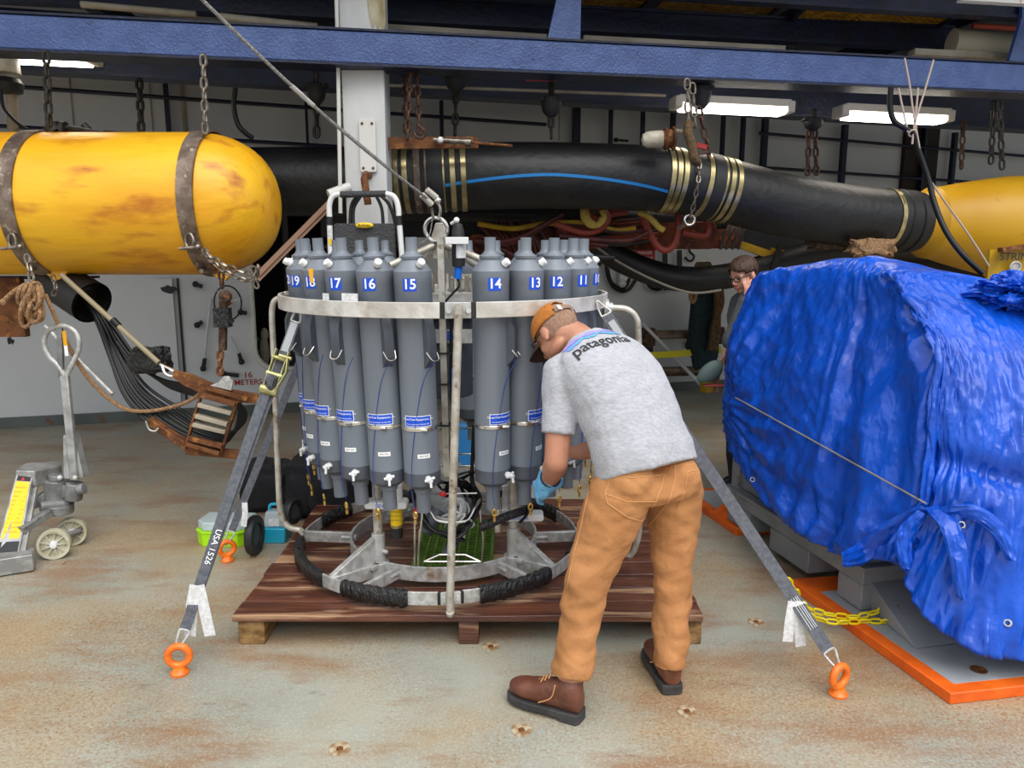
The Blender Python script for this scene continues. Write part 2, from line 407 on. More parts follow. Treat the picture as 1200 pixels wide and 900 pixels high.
def remesh(mb, name, mt, vox, smooth=4, parent=None, wr=None):
    """fuse overlapping closed shapes into one continuous skin"""
    o = mb.build(name, mt, parent)
    r = o.modifiers.new('r', 'REMESH'); r.mode = 'VOXEL'; r.voxel_size = vox
    if smooth: q = o.modifiers.new('s', 'SMOOTH'); q.factor = .5; q.iterations = smooth
    bpy.context.view_layer.update()
    dg = bpy.context.evaluated_depsgraph_get()
    me = bpy.data.meshes.new_from_object(o.evaluated_get(dg)); me.name = name
    o.modifiers.clear(); old = o.data; o.data = me; bpy.data.meshes.remove(old)
    if wr:
        off = wl(o); me.update()
        nv = [V(q.normal) for q in me.vertices]
        for q, nn in zip(me.vertices, nv): q.co = q.co+nn*wr(q.co+off, nn)
    me.polygons.foreach_set('use_smooth', [True]*len(me.polygons)); me.update()
    return o
def bvh(o):
    off = wl(o); me = o.data
    return BVHTree.FromPolygons([q.co+off for q in me.vertices], [tuple(p.vertices) for p in me.polygons])
def drape(mb, tree, pts2d, faces, o, u, v, d, lift=.002, m=None):
    """lay a flat outline on a surface by casting along d"""
    vs = []; o = V(o); u = V(u); v = V(v); d = V(d).normalized()
    for a, b in pts2d:
        q = o+u*a+v*b; h = tree.ray_cast(q, d)
        vs.append((h[0]+h[1]*lift*(1 if h[1].dot(d) < 0 else -1)) if h[0] else q+d*.1)
    mb.add(vs, faces, m)
def grid2d(f, nu, nv):
    pts = [f(i/nu, j/nv) for j in range(nv+1) for i in range(nu+1)]
    fs = [(j*(nu+1)+i, j*(nu+1)+i+1, (j+1)*(nu+1)+i+1, (j+1)*(nu+1)+i) for j in range(nv) for i in range(nu)]
    return pts, fs
rnd = random.Random(7)

# ================================================================== SETTING
def struct(mb, name, mt, parent=None, bevel=0):
    o = mb.build(name, mt, parent, bevel)
    if parent is None: o['kind'] = 'structure'
    return o
# floor material: pale deck paint with rusty drifts and fine grit
fm = bpy.data.materials.new('deck paint'); fm.use_nodes = True
t = fm.node_tree; L = t.links.new; b = t.nodes['Principled BSDF']
tcn = t.nodes.new('ShaderNodeTexCoord').outputs['Object']
def fn(scale, lo, hi, det=8, st=None, rough=.6):
    v = tcn
    if st:
        mp = t.nodes.new('ShaderNodeMapping'); mp.inputs['Scale'].default_value = st; L(tcn, mp.inputs['Vector']); v = mp.outputs[0]
    n = t.nodes.new('ShaderNodeTexNoise'); n.inputs['Scale'].default_value = scale; n.inputs['Detail'].default_value = det; n.inputs['Roughness'].default_value = rough
    L(v, n.inputs['Vector']); q = t.nodes.new('ShaderNodeMapRange'); q.inputs[1].default_value = lo; q.inputs[2].default_value = hi
    L(n.outputs[0], q.inputs[0]); return q.outputs[0]
def fmix(f, a, c):
    q = t.nodes.new('ShaderNodeMix'); q.data_type = 'RGBA'; L(f, q.inputs[0])
    if isinstance(a, list): q.inputs[6].default_value = a
    else: L(a, q.inputs[6])
    q.inputs[7].default_value = c; return q.outputs[2]
def fmul(a, c):
    q = t.nodes.new('ShaderNodeMath'); q.operation = 'MULTIPLY'; L(a, q.inputs[0])
    if isinstance(c, float): q.inputs[1].default_value = c
    else: L(c, q.inputs[1])
    return q.outputs[0]
cur = fmix(fn(1.3, .35, .65), lin('#a3a498'), lin('#8b8e84'))
cur = fmix(fmul(fn(.9, .43, .62, 10, (1, 1.6, 1)), .65), cur, lin('#a5885c'))
cur = fmix(fmul(fn(2.6, .50, .66, 12, (.6, 1.7, 1)), .75), cur, lin('#8b6544'))
cur = fmix(fmul(fn(85, .48, .68, 4), fn(1.1, .38, .60)), cur, lin('#8a6540'))
cur = fmix(fmul(fn(110, .52, .66, 2), .28), cur, lin('#c9c9bb'))
cur = fmix(fn(5.5, .72, .76, 6), cur, lin('#5d3a2a'))
cur = fmix(fmul(fn(9, .60, .68, 12, (.5, 2.2, 1), .75), .6), cur, lin('#6e5540'))
L(cur, b.inputs['Base Color'])
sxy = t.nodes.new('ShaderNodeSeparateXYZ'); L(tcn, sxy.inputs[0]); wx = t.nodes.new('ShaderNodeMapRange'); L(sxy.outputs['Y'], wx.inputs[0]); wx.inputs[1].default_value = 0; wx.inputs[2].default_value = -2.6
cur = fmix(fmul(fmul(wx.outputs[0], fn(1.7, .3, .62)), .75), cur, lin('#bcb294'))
cur = fmix(fmul(fn(140, .50, .64, 3), .45), cur, lin('#7a6248'))
ro = t.nodes.new('ShaderNodeMapRange'); L(fn(.8, .35, .65), ro.inputs[0]); ro.inputs[3].default_value = .28; ro.inputs[4].default_value = .55
L(ro.outputs[0], b.inputs['Roughness'])
bn = t.nodes.new('ShaderNodeBump'); bn.inputs['Strength'].default_value = .22; bn.inputs['Distance'].default_value = .01
L(fn(45, 0, 1, 5), bn.inputs['Height']); L(bn.outputs[0], b.inputs['Normal'])
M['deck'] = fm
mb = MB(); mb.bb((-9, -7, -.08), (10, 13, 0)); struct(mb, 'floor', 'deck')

# back bulkhead with the open doorway cut out
def WP(s, z, off=0.0): return WA+WD*s+WN*off+V((0, 0, z))
def sof(px, py=300): return (W(px, py)-WA).dot(WD)
dl, dr = sof(292), sof(478); dz0 = W(320, 433).z; dz1 = 2.25
mb = MB()
def wallbox(mb, s0, s1, z0, z1, off0=-.08, off1=0.0, m=None):
    mb.box(WP((s0+s1)/2, (z0+z1)/2, (off0+off1)/2), (s1-s0, abs(off1-off0), z1-z0), WD, WN, (0, 0, 1), m)
wallbox(mb, -6, dl, 0, 4.2); wallbox(mb, dr, 14, 0, 4.2); wallbox(mb, dl, dr, 0, dz0); wallbox(mb, dl, dr, dz1, 4.2)
# fillets that round the lower corners of the doorway
for (c, sg) in ((dl, 1), (dr, -1)):
    poly = [(0, 0)]+[(sg*(.22-.22*math.sin(R(a))), .22-.22*math.cos(R(a))) for a in range(0, 91, 15)]
    mb.prism(poly, WP(c, dz0, -.08), WD, V((0, 0, 1)), -.08 if WD.cross(V((0, 0, 1))).dot(WN) < 0 else .08)
wall = struct(mb, 'wall_back', 'white')
mb = MB()   # rolled frame round the doorway
pts = [WP(dl, dz1), WP(dl, dz0+.22)]+[WP(dl+.22-.22*math.cos(R(a)), dz0+.22-.22*math.sin(R(a))) for a in range(15, 91, 15)]
pts += [WP(dr-.22+.22*math.sin(R(a)), dz0+.22-.22*math.cos(R(a))) for a in range(0, 91, 15)]+[WP(dr, dz1)]
mb.tube(pts, .028, 8); mb.build('door_frame', 'whitepaint', wall)
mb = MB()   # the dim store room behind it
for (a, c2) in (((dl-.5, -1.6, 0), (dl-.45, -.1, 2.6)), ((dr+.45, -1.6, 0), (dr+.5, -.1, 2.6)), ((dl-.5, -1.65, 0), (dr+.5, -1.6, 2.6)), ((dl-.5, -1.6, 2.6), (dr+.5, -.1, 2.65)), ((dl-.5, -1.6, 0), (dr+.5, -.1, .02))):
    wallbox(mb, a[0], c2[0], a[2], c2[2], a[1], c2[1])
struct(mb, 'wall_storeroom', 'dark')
rack = thing('storage_rack', 'dim shelving seen through the dark doorway behind the bottles', 'rack', WP((dl+dr)/2, .02, -.9))
mb = MB()
for s_ in (dl+.35, dr-.05):
    for o_ in (-.7, -1.2): wallbox(mb, s_-.03, s_+.03, .02, 2.4, o_-.03, o_+.03)
mb.build('upright', 'shelf', rack)
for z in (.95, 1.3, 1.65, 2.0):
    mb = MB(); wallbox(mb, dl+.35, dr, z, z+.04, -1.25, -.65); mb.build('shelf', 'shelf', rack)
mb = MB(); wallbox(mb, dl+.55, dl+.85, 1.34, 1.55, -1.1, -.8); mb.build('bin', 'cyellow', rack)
glove_ = thing('hanging_glove', 'pale work glove hanging in the dark doorway', 'glove', W(310, 425, -.3))
mb = MB(); mb.sph(W(310, 412, -.3), (.05, .02, .16), X=WD, Y=WN); mb.sph(W(310, 392, -.3), (.04, .02, .07), X=WD, Y=WN); mb.build('cuff', 'cream', glove_)
for k_, (px, py) in enumerate(((297, 398), (296, 412))):
    mb = MB(); mb.sph(W(px, py, -.35), (.09, .05, .05), X=WD, Y=WN); mb.cyl(W(px, py-6, -.35), W(px, py-12, -.35), .03)
    tag(mb.build('green_bottle', mat('dark green glass', '#0f4a3a', .2)), 'dark green container in the doorway, %s of the two' % ('upper' if k_ == 0 else 'lower'), 'container')

mb = MB(); wallbox(mb, -6, 14, 0, .10, 0, .035); struct(mb, 'baseboard_back', mat('grey green kerb paint', '#5d6664', .5, c2='#4e5654', sc=3, spots='#6a4a38', ssc=6))
# vertical casing and weld seams on the bulkhead
def wstrip(px, y0, y1, wd, name, mt, off=.03, kind=True, depth=None):
    a = W(px, y1, 0); c = W(px, y0, 0); mb = MB(); s_ = (a-WA).dot(WD)
    wallbox(mb, s_-wd/2, s_+wd/2, a.z, c.z, 0, depth or off)
    return mb.build(name, mt, wall)
wstrip(203, 326, 470, .16, 'casing', 'white', depth=.07)
wstrip(219, 326, 470, .02, 'gasket', 'black', .02)
for px, y0, y1 in ((88, 90, 160), (180, 96, 160), (655, 125, 165)):
    wstrip(px, y0, y1, .012, 'seam', 'cream', .01)
wstrip(218, 98, 165, .03, 'seam', 'cream', .03)
# side walls, far out of view, and the overhead
mb = MB(); mb.bb((-9, 3.2, 0), (-8.9, 8, 4.2)); struct(mb, 'wall_left', 'white')
mb = MB(); mb.bb((9.9, 3.2, 0), (10, 12, 4.2)); struct(mb, 'wall_right', 'white')
BD = (V((3.42, 5.4, 0))-V((-2.7, 4.3, 0))).normalized(); BN = V((BD.y, -BD.x, 0))   # beam direction
mb = MB()
c0 = V((-2.7, 3.75, 3.75))  # unseen front edge, carried forward past the beam to darken the space behind
mb.box(c0+BD*3+V((-BN.x*4.5, -BN.y*4.5, .05)), (19, 9, .1), BD, BN, (0, 0, 1)); ceil = struct(mb, 'ceiling', 'darkblue')

def hbeam(name, label, p0, p1, h, fl, mt, web=.02, fth=.02):
    """I beam seen from the side: p0/p1 on the bottom centre line"""
    root = thing(name, label, 'beam', (V(p0)+V(p1))/2)
    d = (V(p1)-V(p0)).normalized(); n = V((d.y, -d.x, 0)); L_ = (V(p1)-V(p0)).length; c = (V(p0)+V(p1))/2
    mb = MB(); mb.box(c+V((0, 0, h/2))+n*web, (L_, web, h-2*fth), d, n); mb.build('web', mt, root)
    mb = MB(); mb.box(c+V((0, 0, fth/2)), (L_, fl, fth), d, n); mb.box(c+V((0, 0, h-fth/2)), (L_, fl, fth), d, n); mb.build('flange', mt, root)
    return root
# front beam: solid painted face
p0 = P(0, 56, 4.4); p1 = P(1200, 107, 5.55)
d = (p1-p0).normalized(); a = p0-d*4; c = p1+d*3
dh = V((d.x, d.y, 0)).normalized(); nh = V((dh.y, -dh.x, 0)); slope = d
hB = .175
fb = thing('front_beam', 'blue painted steel beam crossing the whole top of the opening', 'beam', (a+c)/2)
mb = MB(); mb.box((a+c)/2+V((0, 0, hB/2))-nh*.06, ((c-a).length, .12, hB), d, nh, d.cross(nh)*-1 if d.cross(nh).z < 0 else d.cross(nh)); mb.build('box_section', 'blue', fb, .006)
mb = MB(); mb.box((a+c)/2-nh*.09+V((0, 0, -.008)), ((c-a).length, .2, .014), d, nh); mb.build('bottom_flange', 'darkblue', fb)
mb = MB(); mb.box((a+c)/2-nh*.08+V((0, 0, hB+.008)), ((c-a).length, .18, .012), d, nh); mb.build('top_flange', 'darkblue', fb)
def onbeam(px, py, off=0.0):
    dd = ray(px, py); o = V((0, 0, HH)); t_ = ((p0+nh*off-o).dot(nh))/dd.dot(nh); return o+dd*t_
# upright gussets on top of the beam
for (pl, lab) in ((((641, 49), (680, 50), (681, 0), (652, 0), (683, -40), (650, -40)), 'tapered blue gusset plate standing on the front beam above the man'),
                  (((1182, 74), (1225, 76), (1225, 20), (1198, 20), (1225, -30), (1198, -30)), 'tapered blue gusset plate standing on the front beam at the right edge')):
    q = [onbeam(x, y, -.02) for x, y in (pl[0], pl[1], pl[2], pl[4], pl[5], pl[3])]
    mb = MB(); n = len(q); mb.add(q+[v-nh*.03 for v in q], [tuple(range(n)), tuple(range(2*n-1, n-1, -1))]+[(i, (i+1) % n, n+(i+1) % n, n+i) for i in range(n)])
    tag(mb.build('gusset_plate', 'blue'), lab, 'bracket')
# rear beams
hbeam('rear_beam', 'dark blue beam behind the front beam above the strip lights', P(-600, 48, 5.6), P(1500, 172, 7.2), .42, .2, 'darkblue')
hbeam('upper_beam', 'dark blue beam between front beam and the yellow grating', P(-300, -12, 5.2), P(1112, 60, 6.2), .17, .1, 'darkblue')
hbeam('top_beam', 'dark blue beam at the very top edge, over the grating', P(-300, -66, 5.0), P(1500, 42, 5.8), .12, .1, 'darkblue')
# cross beams running back under the overhead
for i, px in enumerate((-250, 20, 300, 560, 850, 1150, 1400)):
    s_ = P(px, 20, 4.75)
    mb = MB(); q = V((s_.x, s_.y, 3.5)); mb.beam(q, q-BN*4.2+V((0, 0, 0)), .1, .22); tag(mb.build('cross_beam', 'darkblue'), 'dark blue cross beam running aft under the overhead', 'beam', 'cross beams under the overhead')
# yellow grating panels: real crossing bars
def grate(px0, px1, py0, py1, Y, label):
    z = P((px0+px1)/2, (py0+py1)/2, Y).z
    q = [G_(px0, py0, z), G_(px1, py0, z), G_(px1, py1, z), G_(px0, py1, z)]
    x0, x1 = q[0].x, q[1].x; y0, y1 = min(v.y for v in q), max(v.y for v in q)
    root = thing('grating_panel', label, 'grating', ((x0+x1)/2, (y0+y1)/2, z)); mb = MB()
    st = .055; w_ = x1-x0; h_ = y1-y0
    n = int((w_+h_)/st)
    for i in range(n):
        for sg in (1, -1):
            c_ = i*st
            a0 = max(0, c_-h_); a1 = min(w_, c_)
            if a1 <= a0: continue
            if sg > 0: A = (x0+a0, y0+c_-a0); B = (x0+a1, y0+c_-a1)
            else: A = (x1-a0, y0+c_-a0); B = (x1-a1, y0+c_-a1)
            mb.beam((A[0], A[1], z), (B[0], B[1], z), .012, .006)
    o = mb.build('bar', 'grating', root); o['kind'] = 'stuff'
    mb = MB()
    for A, B in (((x0, y0), (x1, y0)), ((x1, y0), (x1, y1)), ((x1, y1), (x0, y1)), ((x0, y1), (x0, y0))): mb.beam((A[0], A[1], z), (B[0], B[1], z), .03, .05)
    mb.build('frame', 'darkblue', root)
def G_(px, py, z): return G(px, py, z)
grate(670, 935, -14, 30, 6.1, 'yellow expanded metal grating left of the two above the beams')
grate(950, 1150, 2, 50, 6.1, 'yellow expanded metal grating right of the two above the beams')
# cream pipes and ducts above
def tubething(name, pts, r, mt, label, cat, n=10, group=None, closed=False, smooth=0):
    mb = MB(); mb.tube(crv(pts, smooth) if smooth else pts, r, n, closed); return tag(mb.build(name, mt), label, cat, group)
tubething('conduit', [P(95, 5, 5.0), P(230, 17, 5.1)], .02, 'cream', 'cream conduit pipe above the left part of the front beam', 'pipe')
tubething('conduit', [P(258, 20, 5.1), P(372, 32, 5.2)], .025, 'cream', 'cream conduit pipe above the beam, left of the white column', 'pipe')
mb = MB(); mb.beam(P(452, 34, 5.4), P(640, 46, 5.5), .06, .05); tag(mb.build('cable_tray', 'cream'), 'cream cable tray above the beam right of the white column', 'tray')
mb = MB(); mb.beam(P(683, 48, 5.5), P(918, 60, 5.7), .06, .06); tag(mb.build('cable_tray', 'cream'), 'cream cable tray above the beam, right of the tapered gusset', 'tray')
mb = MB(); mb.cyl(P(1115, 50, 5.9), P(1230, 58, 5.9), .095, n=20); tag(mb.build('duct', mat('cream duct', '#c8c0aa', .5)), 'fat cream pipe duct at upper right above the beam', 'pipe')
mb = MB(); mb.beam(P(1068, 62, 5.8), P(1185, 68, 5.8), .1, .04); tag(mb.build('cable_tray', 'cream'), 'pale tray under the fat cream duct at upper right', 'tray')
mb = MB(); mb.beam(P(1125, -6, 5.3), P(1400, 10, 5.3), .06, .08); tag(mb.build('edge_strip', 'whitepaint'), 'pale strip at the top right corner of the overhead', 'strip')
tubething('conduit', [P(1140, 30, 6.3), P(1200, 34, 6.3)], .02, mat('orange red pipe', '#a8402a', .5), 'orange pipe above the fat cream duct', 'pipe')
for (a, c, lab) in (((455, 100, 6.0), (780, 112, 6.2), 'long grey conduit under the rear beam, right of the column'), ((210, 72, 5.4), (272, 77, 5.4), 'short pale rod by the rusty chain over the float')):
    tubething('conduit', [P(*a), P(*c)], .012, 'cream', lab, 'pipe')

# white column
colm = thing('white_column', 'white square steel column with a rust streak, behind the rosette', 'column', P(430, 300, 4.98)*1)
colm.location.z = 0
cx0, cx1 = P(404, 200, 4.86).x, P(453, 200, 4.86).x
mb = MB(); mb.bb((cx0, 4.86, 0), (cx1, 5.08, 3.75)); mb.build('shaft', 'column', colm, .008)
mb = MB(); c_ = P(431, 171, 4.84); mb.rbox((c_.x, 4.848, c_.z), (.10, .025, .31), .012); mb.build('cover_plate', 'whitepaint', colm, .003)
mb = MB()
for (u, v_) in ((-.03, .13), (.03, .13), (-.03, -.13), (.03, -.13)): mb.sph((c_.x+u, 4.832, c_.z+v_), (.008, .005, .008))
mb.build('bolt', 'rust', colm)
mb = MB(); r_ = random.Random(4); a = P(439, 14, 4.85); pl = [(-.05, .12), (.06, .12), (.062, -.06), (.045, -.13), (.03, -.07), (.015, -.12), (0, -.06), (-.015, -.1), (-.035, -.03)]; mb.prism(pl, (a.x, 4.8585, a.z), (1, 0, 0), (0, 0, 1), -.002 if False else .0012); mb.build('rust_streak', mat('rust washed paint', '#c4bda4', .6, c2='#8f8050', sc=9, lo=.4, hi=.62, spots='#a3672c', ssc=12, slo=.6, shi=.7, stretch=(1, 1, .3)), colm)
mb = MB(); q = P(432, 206, 4.85); q2 = P(432, 240, 4.72); mb.tube([V((q.x, 4.86, q.z+.0)), V((q.x, 4.76, q.z)), V((q.x, 4.70, q.z-.03)), V((q2.x, 4.70, q2.z))], .022, 10); mb.build('hook', 'rust', colm)
mb = MB(); mb.tube([P(394, -10, 4.8), P(396, 60, 4.8), P(399, 250, 4.8)], .012, 8); mb.build('conduit', 'whitepaint', colm)
mb = MB(); mb.cyl(P(385, 228, 4.78), P(410, 219, 4.84), .03, n=12); mb.build('cleat_arm', 'whitepaint', colm)

# blue rails and posts on the upper bulkhead
def wthing(name, a, c, r, mt, label, cat, group=None, off=.12):
    mb = MB(); mb.tube([W(a[0], a[1], off), W(c[0], c[1], off)], r, 8); return tag(mb.build(name, mt), label, cat, group)
gr = 'dark blue rails and posts on the bulkhead'
wthing('wall_rail', (-60, 96), (640, 146), .018, 'darkblue', 'dark blue upper pipe rail along the bulkhead left of centre', 'rail')
wthing('wall_rail', (-60, 144), (400, 172), .018, 'darkblue', 'dark blue lower pipe rail just above the yellow float', 'rail')
wthing('wall_rail', (890, 156), (1260, 188), .018, 'darkblue', 'dark blue upper pipe rail behind the right strip light', 'rail')
wthing('wall_rail', (890, 196), (1260, 222), .018, 'darkblue', 'dark blue lower pipe rail above the right end of the hose', 'rail')
posts_ = ['left of all, behind the yellow float', 'between hoist and white column', 'above the left hose clamps', 'widest, behind the hoist left of the lamp globe', 'left of the small lever handle', 'right of the small lever handle', 'behind the lamp globe', 'just right of the rusty chain cluster', 'second right of the rusty chain cluster', 'under the left of the two right strip lights', 'between the two right strip lights', 'left of the brown locker', 'right of the brown locker']
for ip, (px, y0, y1, wd) in enumerate(((199, 96, 168, .04), (361, 118, 178, .025), (518, 118, 178, .03), (675, 124, 175, .075), (715, 125, 178, .03), (752, 128, 185, .03), (787, 131, 190, .04), (845, 134, 200, .03), (868, 136, 205, .035), (893, 138, 212, .06), (985, 146, 222, .06), (1078, 150, 230, .05), (1112, 155, 235, .05))):
    mb = MB(); a = W(px, y1, .1); c = W(px, y0, .1); s_ = (a-WA).dot(WD); wallbox(mb, s_-wd/2, s_+wd/2, a.z, c.z, .07, .13)
    tag(mb.build('wall_post', 'darkblue'), 'dark blue bulkhead post '+posts_[ip], 'post', gr)
# tall dark locker in the far right background, and cupboard handle
mb = MB(); a = W(1052, 230, 0); c = W(1098, 148, 0); s0 = (a-WA).dot(WD); s1 = (c-WA).dot(WD); wallbox(mb, s0, s1, a.z-.4, c.z, 0, .06)
tag(mb.build('locker', mat('dark brown locker', '#2b211b', .7)), 'dark brown locker behind the hanging cables at right', 'locker')
hd = thing('cupboard_handle', 'small dark lever handle on the white locker door above the hose', 'handle', W(722, 165, .02))
mb = MB(); mb.tube([W(722, 164, .0), W(722, 164, .06), W(736, 165, .06)], .012, 8); mb.sph(W(722, 164, .03), .025); mb.build('lever', 'darkchain', hd)

# strip lights
def striplight(p0, p1, label, wd=.16):
    p0 = V(p0); p1 = V(p1); root = thing('strip_light', label, 'lamp', (p0+p1)/2, 'overhead strip lights'); d = (p1-p0).normalized(); x, y, z = frame(d)
    c = (p0+p1)/2; Ln = (p1-p0).length
    n = V((d.y, -d.x, 0)).normalized()
    mb = MB(); mb.box(c+V((0, 0, .055)), (Ln, wd, .055), d, n, d.cross(n)*-1); mb.build('housing', 'lamphouse', root, .008)
    mb = MB(); mb.box(c+V((0, 0, .012)), (Ln*.93, wd*.85, .07), d, n, d.cross(n)*-1); mb.build('diffuser', 'lampglass', root, .012)
    for e_ in (p0, p1):
        mb = MB(); mb.box(e_+V((0, 0, .03)), (.06, wd*1.02, .085), d, n, d.cross(n)*-1); mb.build('end_cap', 'lamphouse', root, .01)
striplight(P(-25, 67, 5.2), P(109, 73, 5.2), 'lit strip light at the upper left under the beam')
striplight(P(792, 126, 5.9), P(922, 132, 6.0), 'lit strip light left of the two on the right, above the hose')
striplight(P(985, 136, 6.0), P(1107, 142, 6.1), 'lit strip light behind the hanging pink-white lines at right')

# ================================================================== PALLET
pal = thing('wooden_pallet', 'wet red-brown wooden pallet carrying the bottle rosette', 'pallet', (-.18, 3.75, 0))
px0, px1 = -1.165, .805; py0, py1 = 2.99, 4.52
def frange(a, b_, st):
    while a < b_: yield a; a += st
yy = py0; i = 0; PW = .139
while yy < py1-.05:
    mb = MB(); dz = rnd.uniform(-.0025, .002); ov = rnd.uniform(-.008, .008); wv = PW-.006-rnd.uniform(0, .003)
    # plank with a slightly wavy top
    n = 12; vs = []
    for k in range(n+1):
        x = px0+ov+(px1-px0)*k/n; wz = .0022*math.sin(k*1.7+i*2)
        for (y, z) in ((yy, .112), (yy+wv, .112), (yy+wv, .141+dz+wz), (yy, .141+dz+wz)): vs.append((x, y, z))
    fs = [(k*4+j, k*4+(j+1) % 4, k*4+4+(j+1) % 4, k*4+4+j) for k in range(n) for j in range(4)]+[(3, 2, 1, 0), tuple(n*4+j for j in range(4))]
    mb.add(vs, fs); mb.build('plank', 'wood', pal, .003); yy += PW; i += 1
for x0, x1, mt in ((px0+.01, px0+.12, 'woodraw'), (-.225, -.14, 'wood'), (px1-.06, px1-.005, 'woodraw')):
    mb = MB(); mb.bb((x0, py0+.02, 0), (x1, py1-.02, .111)); mb.build('stringer', mt, pal, .004)

# ================================================================== ROSETTE FRAME
CT = V((-.32, 3.72, 0)); CB = V((-.365, 3.72, 0)); TH0 = 7
def pol(C, r, th, z=0.0): return V((C.x+r*math.sin(R(th)), C.y-r*math.cos(R(th)), z))
ros = thing('rosette_frame', 'round aluminium frame of the water sampler standing on the pallet', 'frame', (CB.x, CB.y, .14))
def arcband(C, r, th0, th1, z, h, tk, name, mt, parent, n=None, m2=0):
    mb = MB(); n = n or max(6, int(abs(th1-th0)/4)); vs = []
    for i in range(n+1):
        th = th0+(th1-th0)*i/n
        for (rr, zz) in ((r, z-h/2), (r, z+h/2), (r-tk, z+h/2), (r-tk, z-h/2)): vs.append(pol(C, rr, th, zz))
    fs = [(i*4+k, i*4+(k+1) % 4, i*4+4+(k+1) % 4, i*4+4+k) for i in range(n) for k in range(4)]+[(3, 2, 1, 0), tuple(n*4+k for k in range(4))]
    mb.add(vs, fs); return mb.build(name, mt, parent, .002)
RT = .775; ZT = 1.416
for a, c_ in ((-176, -88), (-86, 3.2), (13.5, 92), (94, 180)):
    arcband(CT, RT, a, c_, ZT, .062, .014, 'top_band', 'band', ros)
# joint plate with two bolts and the front tube
arcband(CT, RT+.004, 4.6, 12.1, ZT, .062, .014, 'joint_plate', 'galv', ros)
mb = MB()
for th in (5.7, 11.2): mb.cyl(pol(CT, RT+.002, th, ZT), pol(CT, RT+.018, th, ZT), .011, n=6)
mb.build('bolt', 'galv_bright', ros)
for th in (3.9, 12.9):
    arcband(CT, RT+.001, th-.7, th+.7, ZT, .064, .016, 'spacer', 'black', ros)
mb = MB()
tf = pol(CT, RT, 8.6, ZT); bf = pol(CB, .70, 8.9, .185)
mb.tube(crv([tf, tf+V((.002, -.028, -.002)), tf+V((.0, -.038, -.03)), V(((tf.x+bf.x)/2, min(tf.y, bf.y)-.02, .8)), bf+V((0, -.045, .03)), bf+V((0, -.055, -.02)), bf+V((0, -.03, -.035)), bf], 6), .0165, 14)
mb.build('front_tube', 'tubealu', ros)
# side hoops
mb = MB()
lt = pol(CT, RT, -80, ZT+.01)
mb.tube(crv([lt+V((.02, 0, 0)), P(345, 347, 3.68), P(328, 349, 3.70), P(319, 362, 3.70), P(321, 420, 3.70), P(326, 560, 3.72), P(329, 600, 3.72), P(338, 617, 3.72), P(352, 621, 3.72), pol(CB, .70, -88, .24)], 7), .0145, 12)
mb.build('side_hoop', 'tubealu', ros)
mb = MB()
mb.tube(crv([P(708, 361, 3.55), P(722, 361, 3.55), P(735, 363, 3.55), P(745, 372, 3.55), P(748, 392, 3.55), P(749, 480, 3.56), P(750, 600, 3.58), P(745, 640, 3.6), P(735, 654, 3.62), P(722, 658, 3.64), pol(CB, .70, 86, .24)], 7), .0155, 12)
mb.build('side_hoop', 'tubealu', ros)
mb = MB(); c_ = P(710, 361, 3.56); mb.cyl(c_+V((-.012, 0, 0)), c_+V((.012, 0, 0)), .042, n=16); mb.cyl(c_+V((.012, 0, 0)), c_+V((.03, 0, 0)), .026, n=12); mb.build('hoop_clamp', 'galv', ros)
# lower outer ring and tape
ZB = .20
arcband(CB, .70, -180, 4.5, ZB, .06, .010, 'lower_ring', 'galv', ros)
arcband(CB, .70, 13, 180, ZB, .06, .010, 'lower_ring', 'galv', ros)
arcband(CB, .703, 5.3, 12.3, ZB, .055, .012, 'joint_plate', 'galv_bright', ros)
for th in (4.9, 12.7): arcband(CB, .702, th-.7, th+.7, ZB, .056, .014, 'spacer', 'black', ros)
mb = MB()
for th in (6.4, 11.3): mb.cyl(pol(CB, .70, th, ZB), pol(CB, .716, th, ZB), .010, n=6)
mb.build('bolt', 'galv_bright', ros)
def tapewrap(th0, th1):
    mb = MB(); n = 26; pts = []; rr = []
    r_ = random.Random(int(th0*7)); vs = []; K = 12
    for i in range(n+1):
        th = th0+(th1-th0)*i/n; c_ = pol(CB, .695, th, ZB); o_ = V((math.sin(R(th)), -math.cos(R(th)), 0))
        bulge = .0025*math.sin(i*1.9)+r_.uniform(-.0025, .0025)
        for k in range(K):
            a = 2*PI*k/K; q = .9+.1*math.cos(4*a)
            vs.append(c_+o_*math.cos(a)*(.024+bulge)*1.0+V((0, 0, 1))*math.sin(a)*(.038+bulge)*(1.08-.08*math.cos(4*a)))
    fs = [(i*K+k, i*K+(k+1) % K, (i+1)*K+(k+1) % K, (i+1)*K+k) for i in range(n) for k in range(K)]+[tuple(range(K-1, -1, -1)), tuple(n*K+k for k in range(K))]
    mb.add(vs, fs); mb.build('tape_wrap', 'tape', ros)
for a, c_ in ((-84, -43), (-32, -6), (19, 50), (-128, -108), (118, 140), (66, 78)): tapewrap(a, c_)
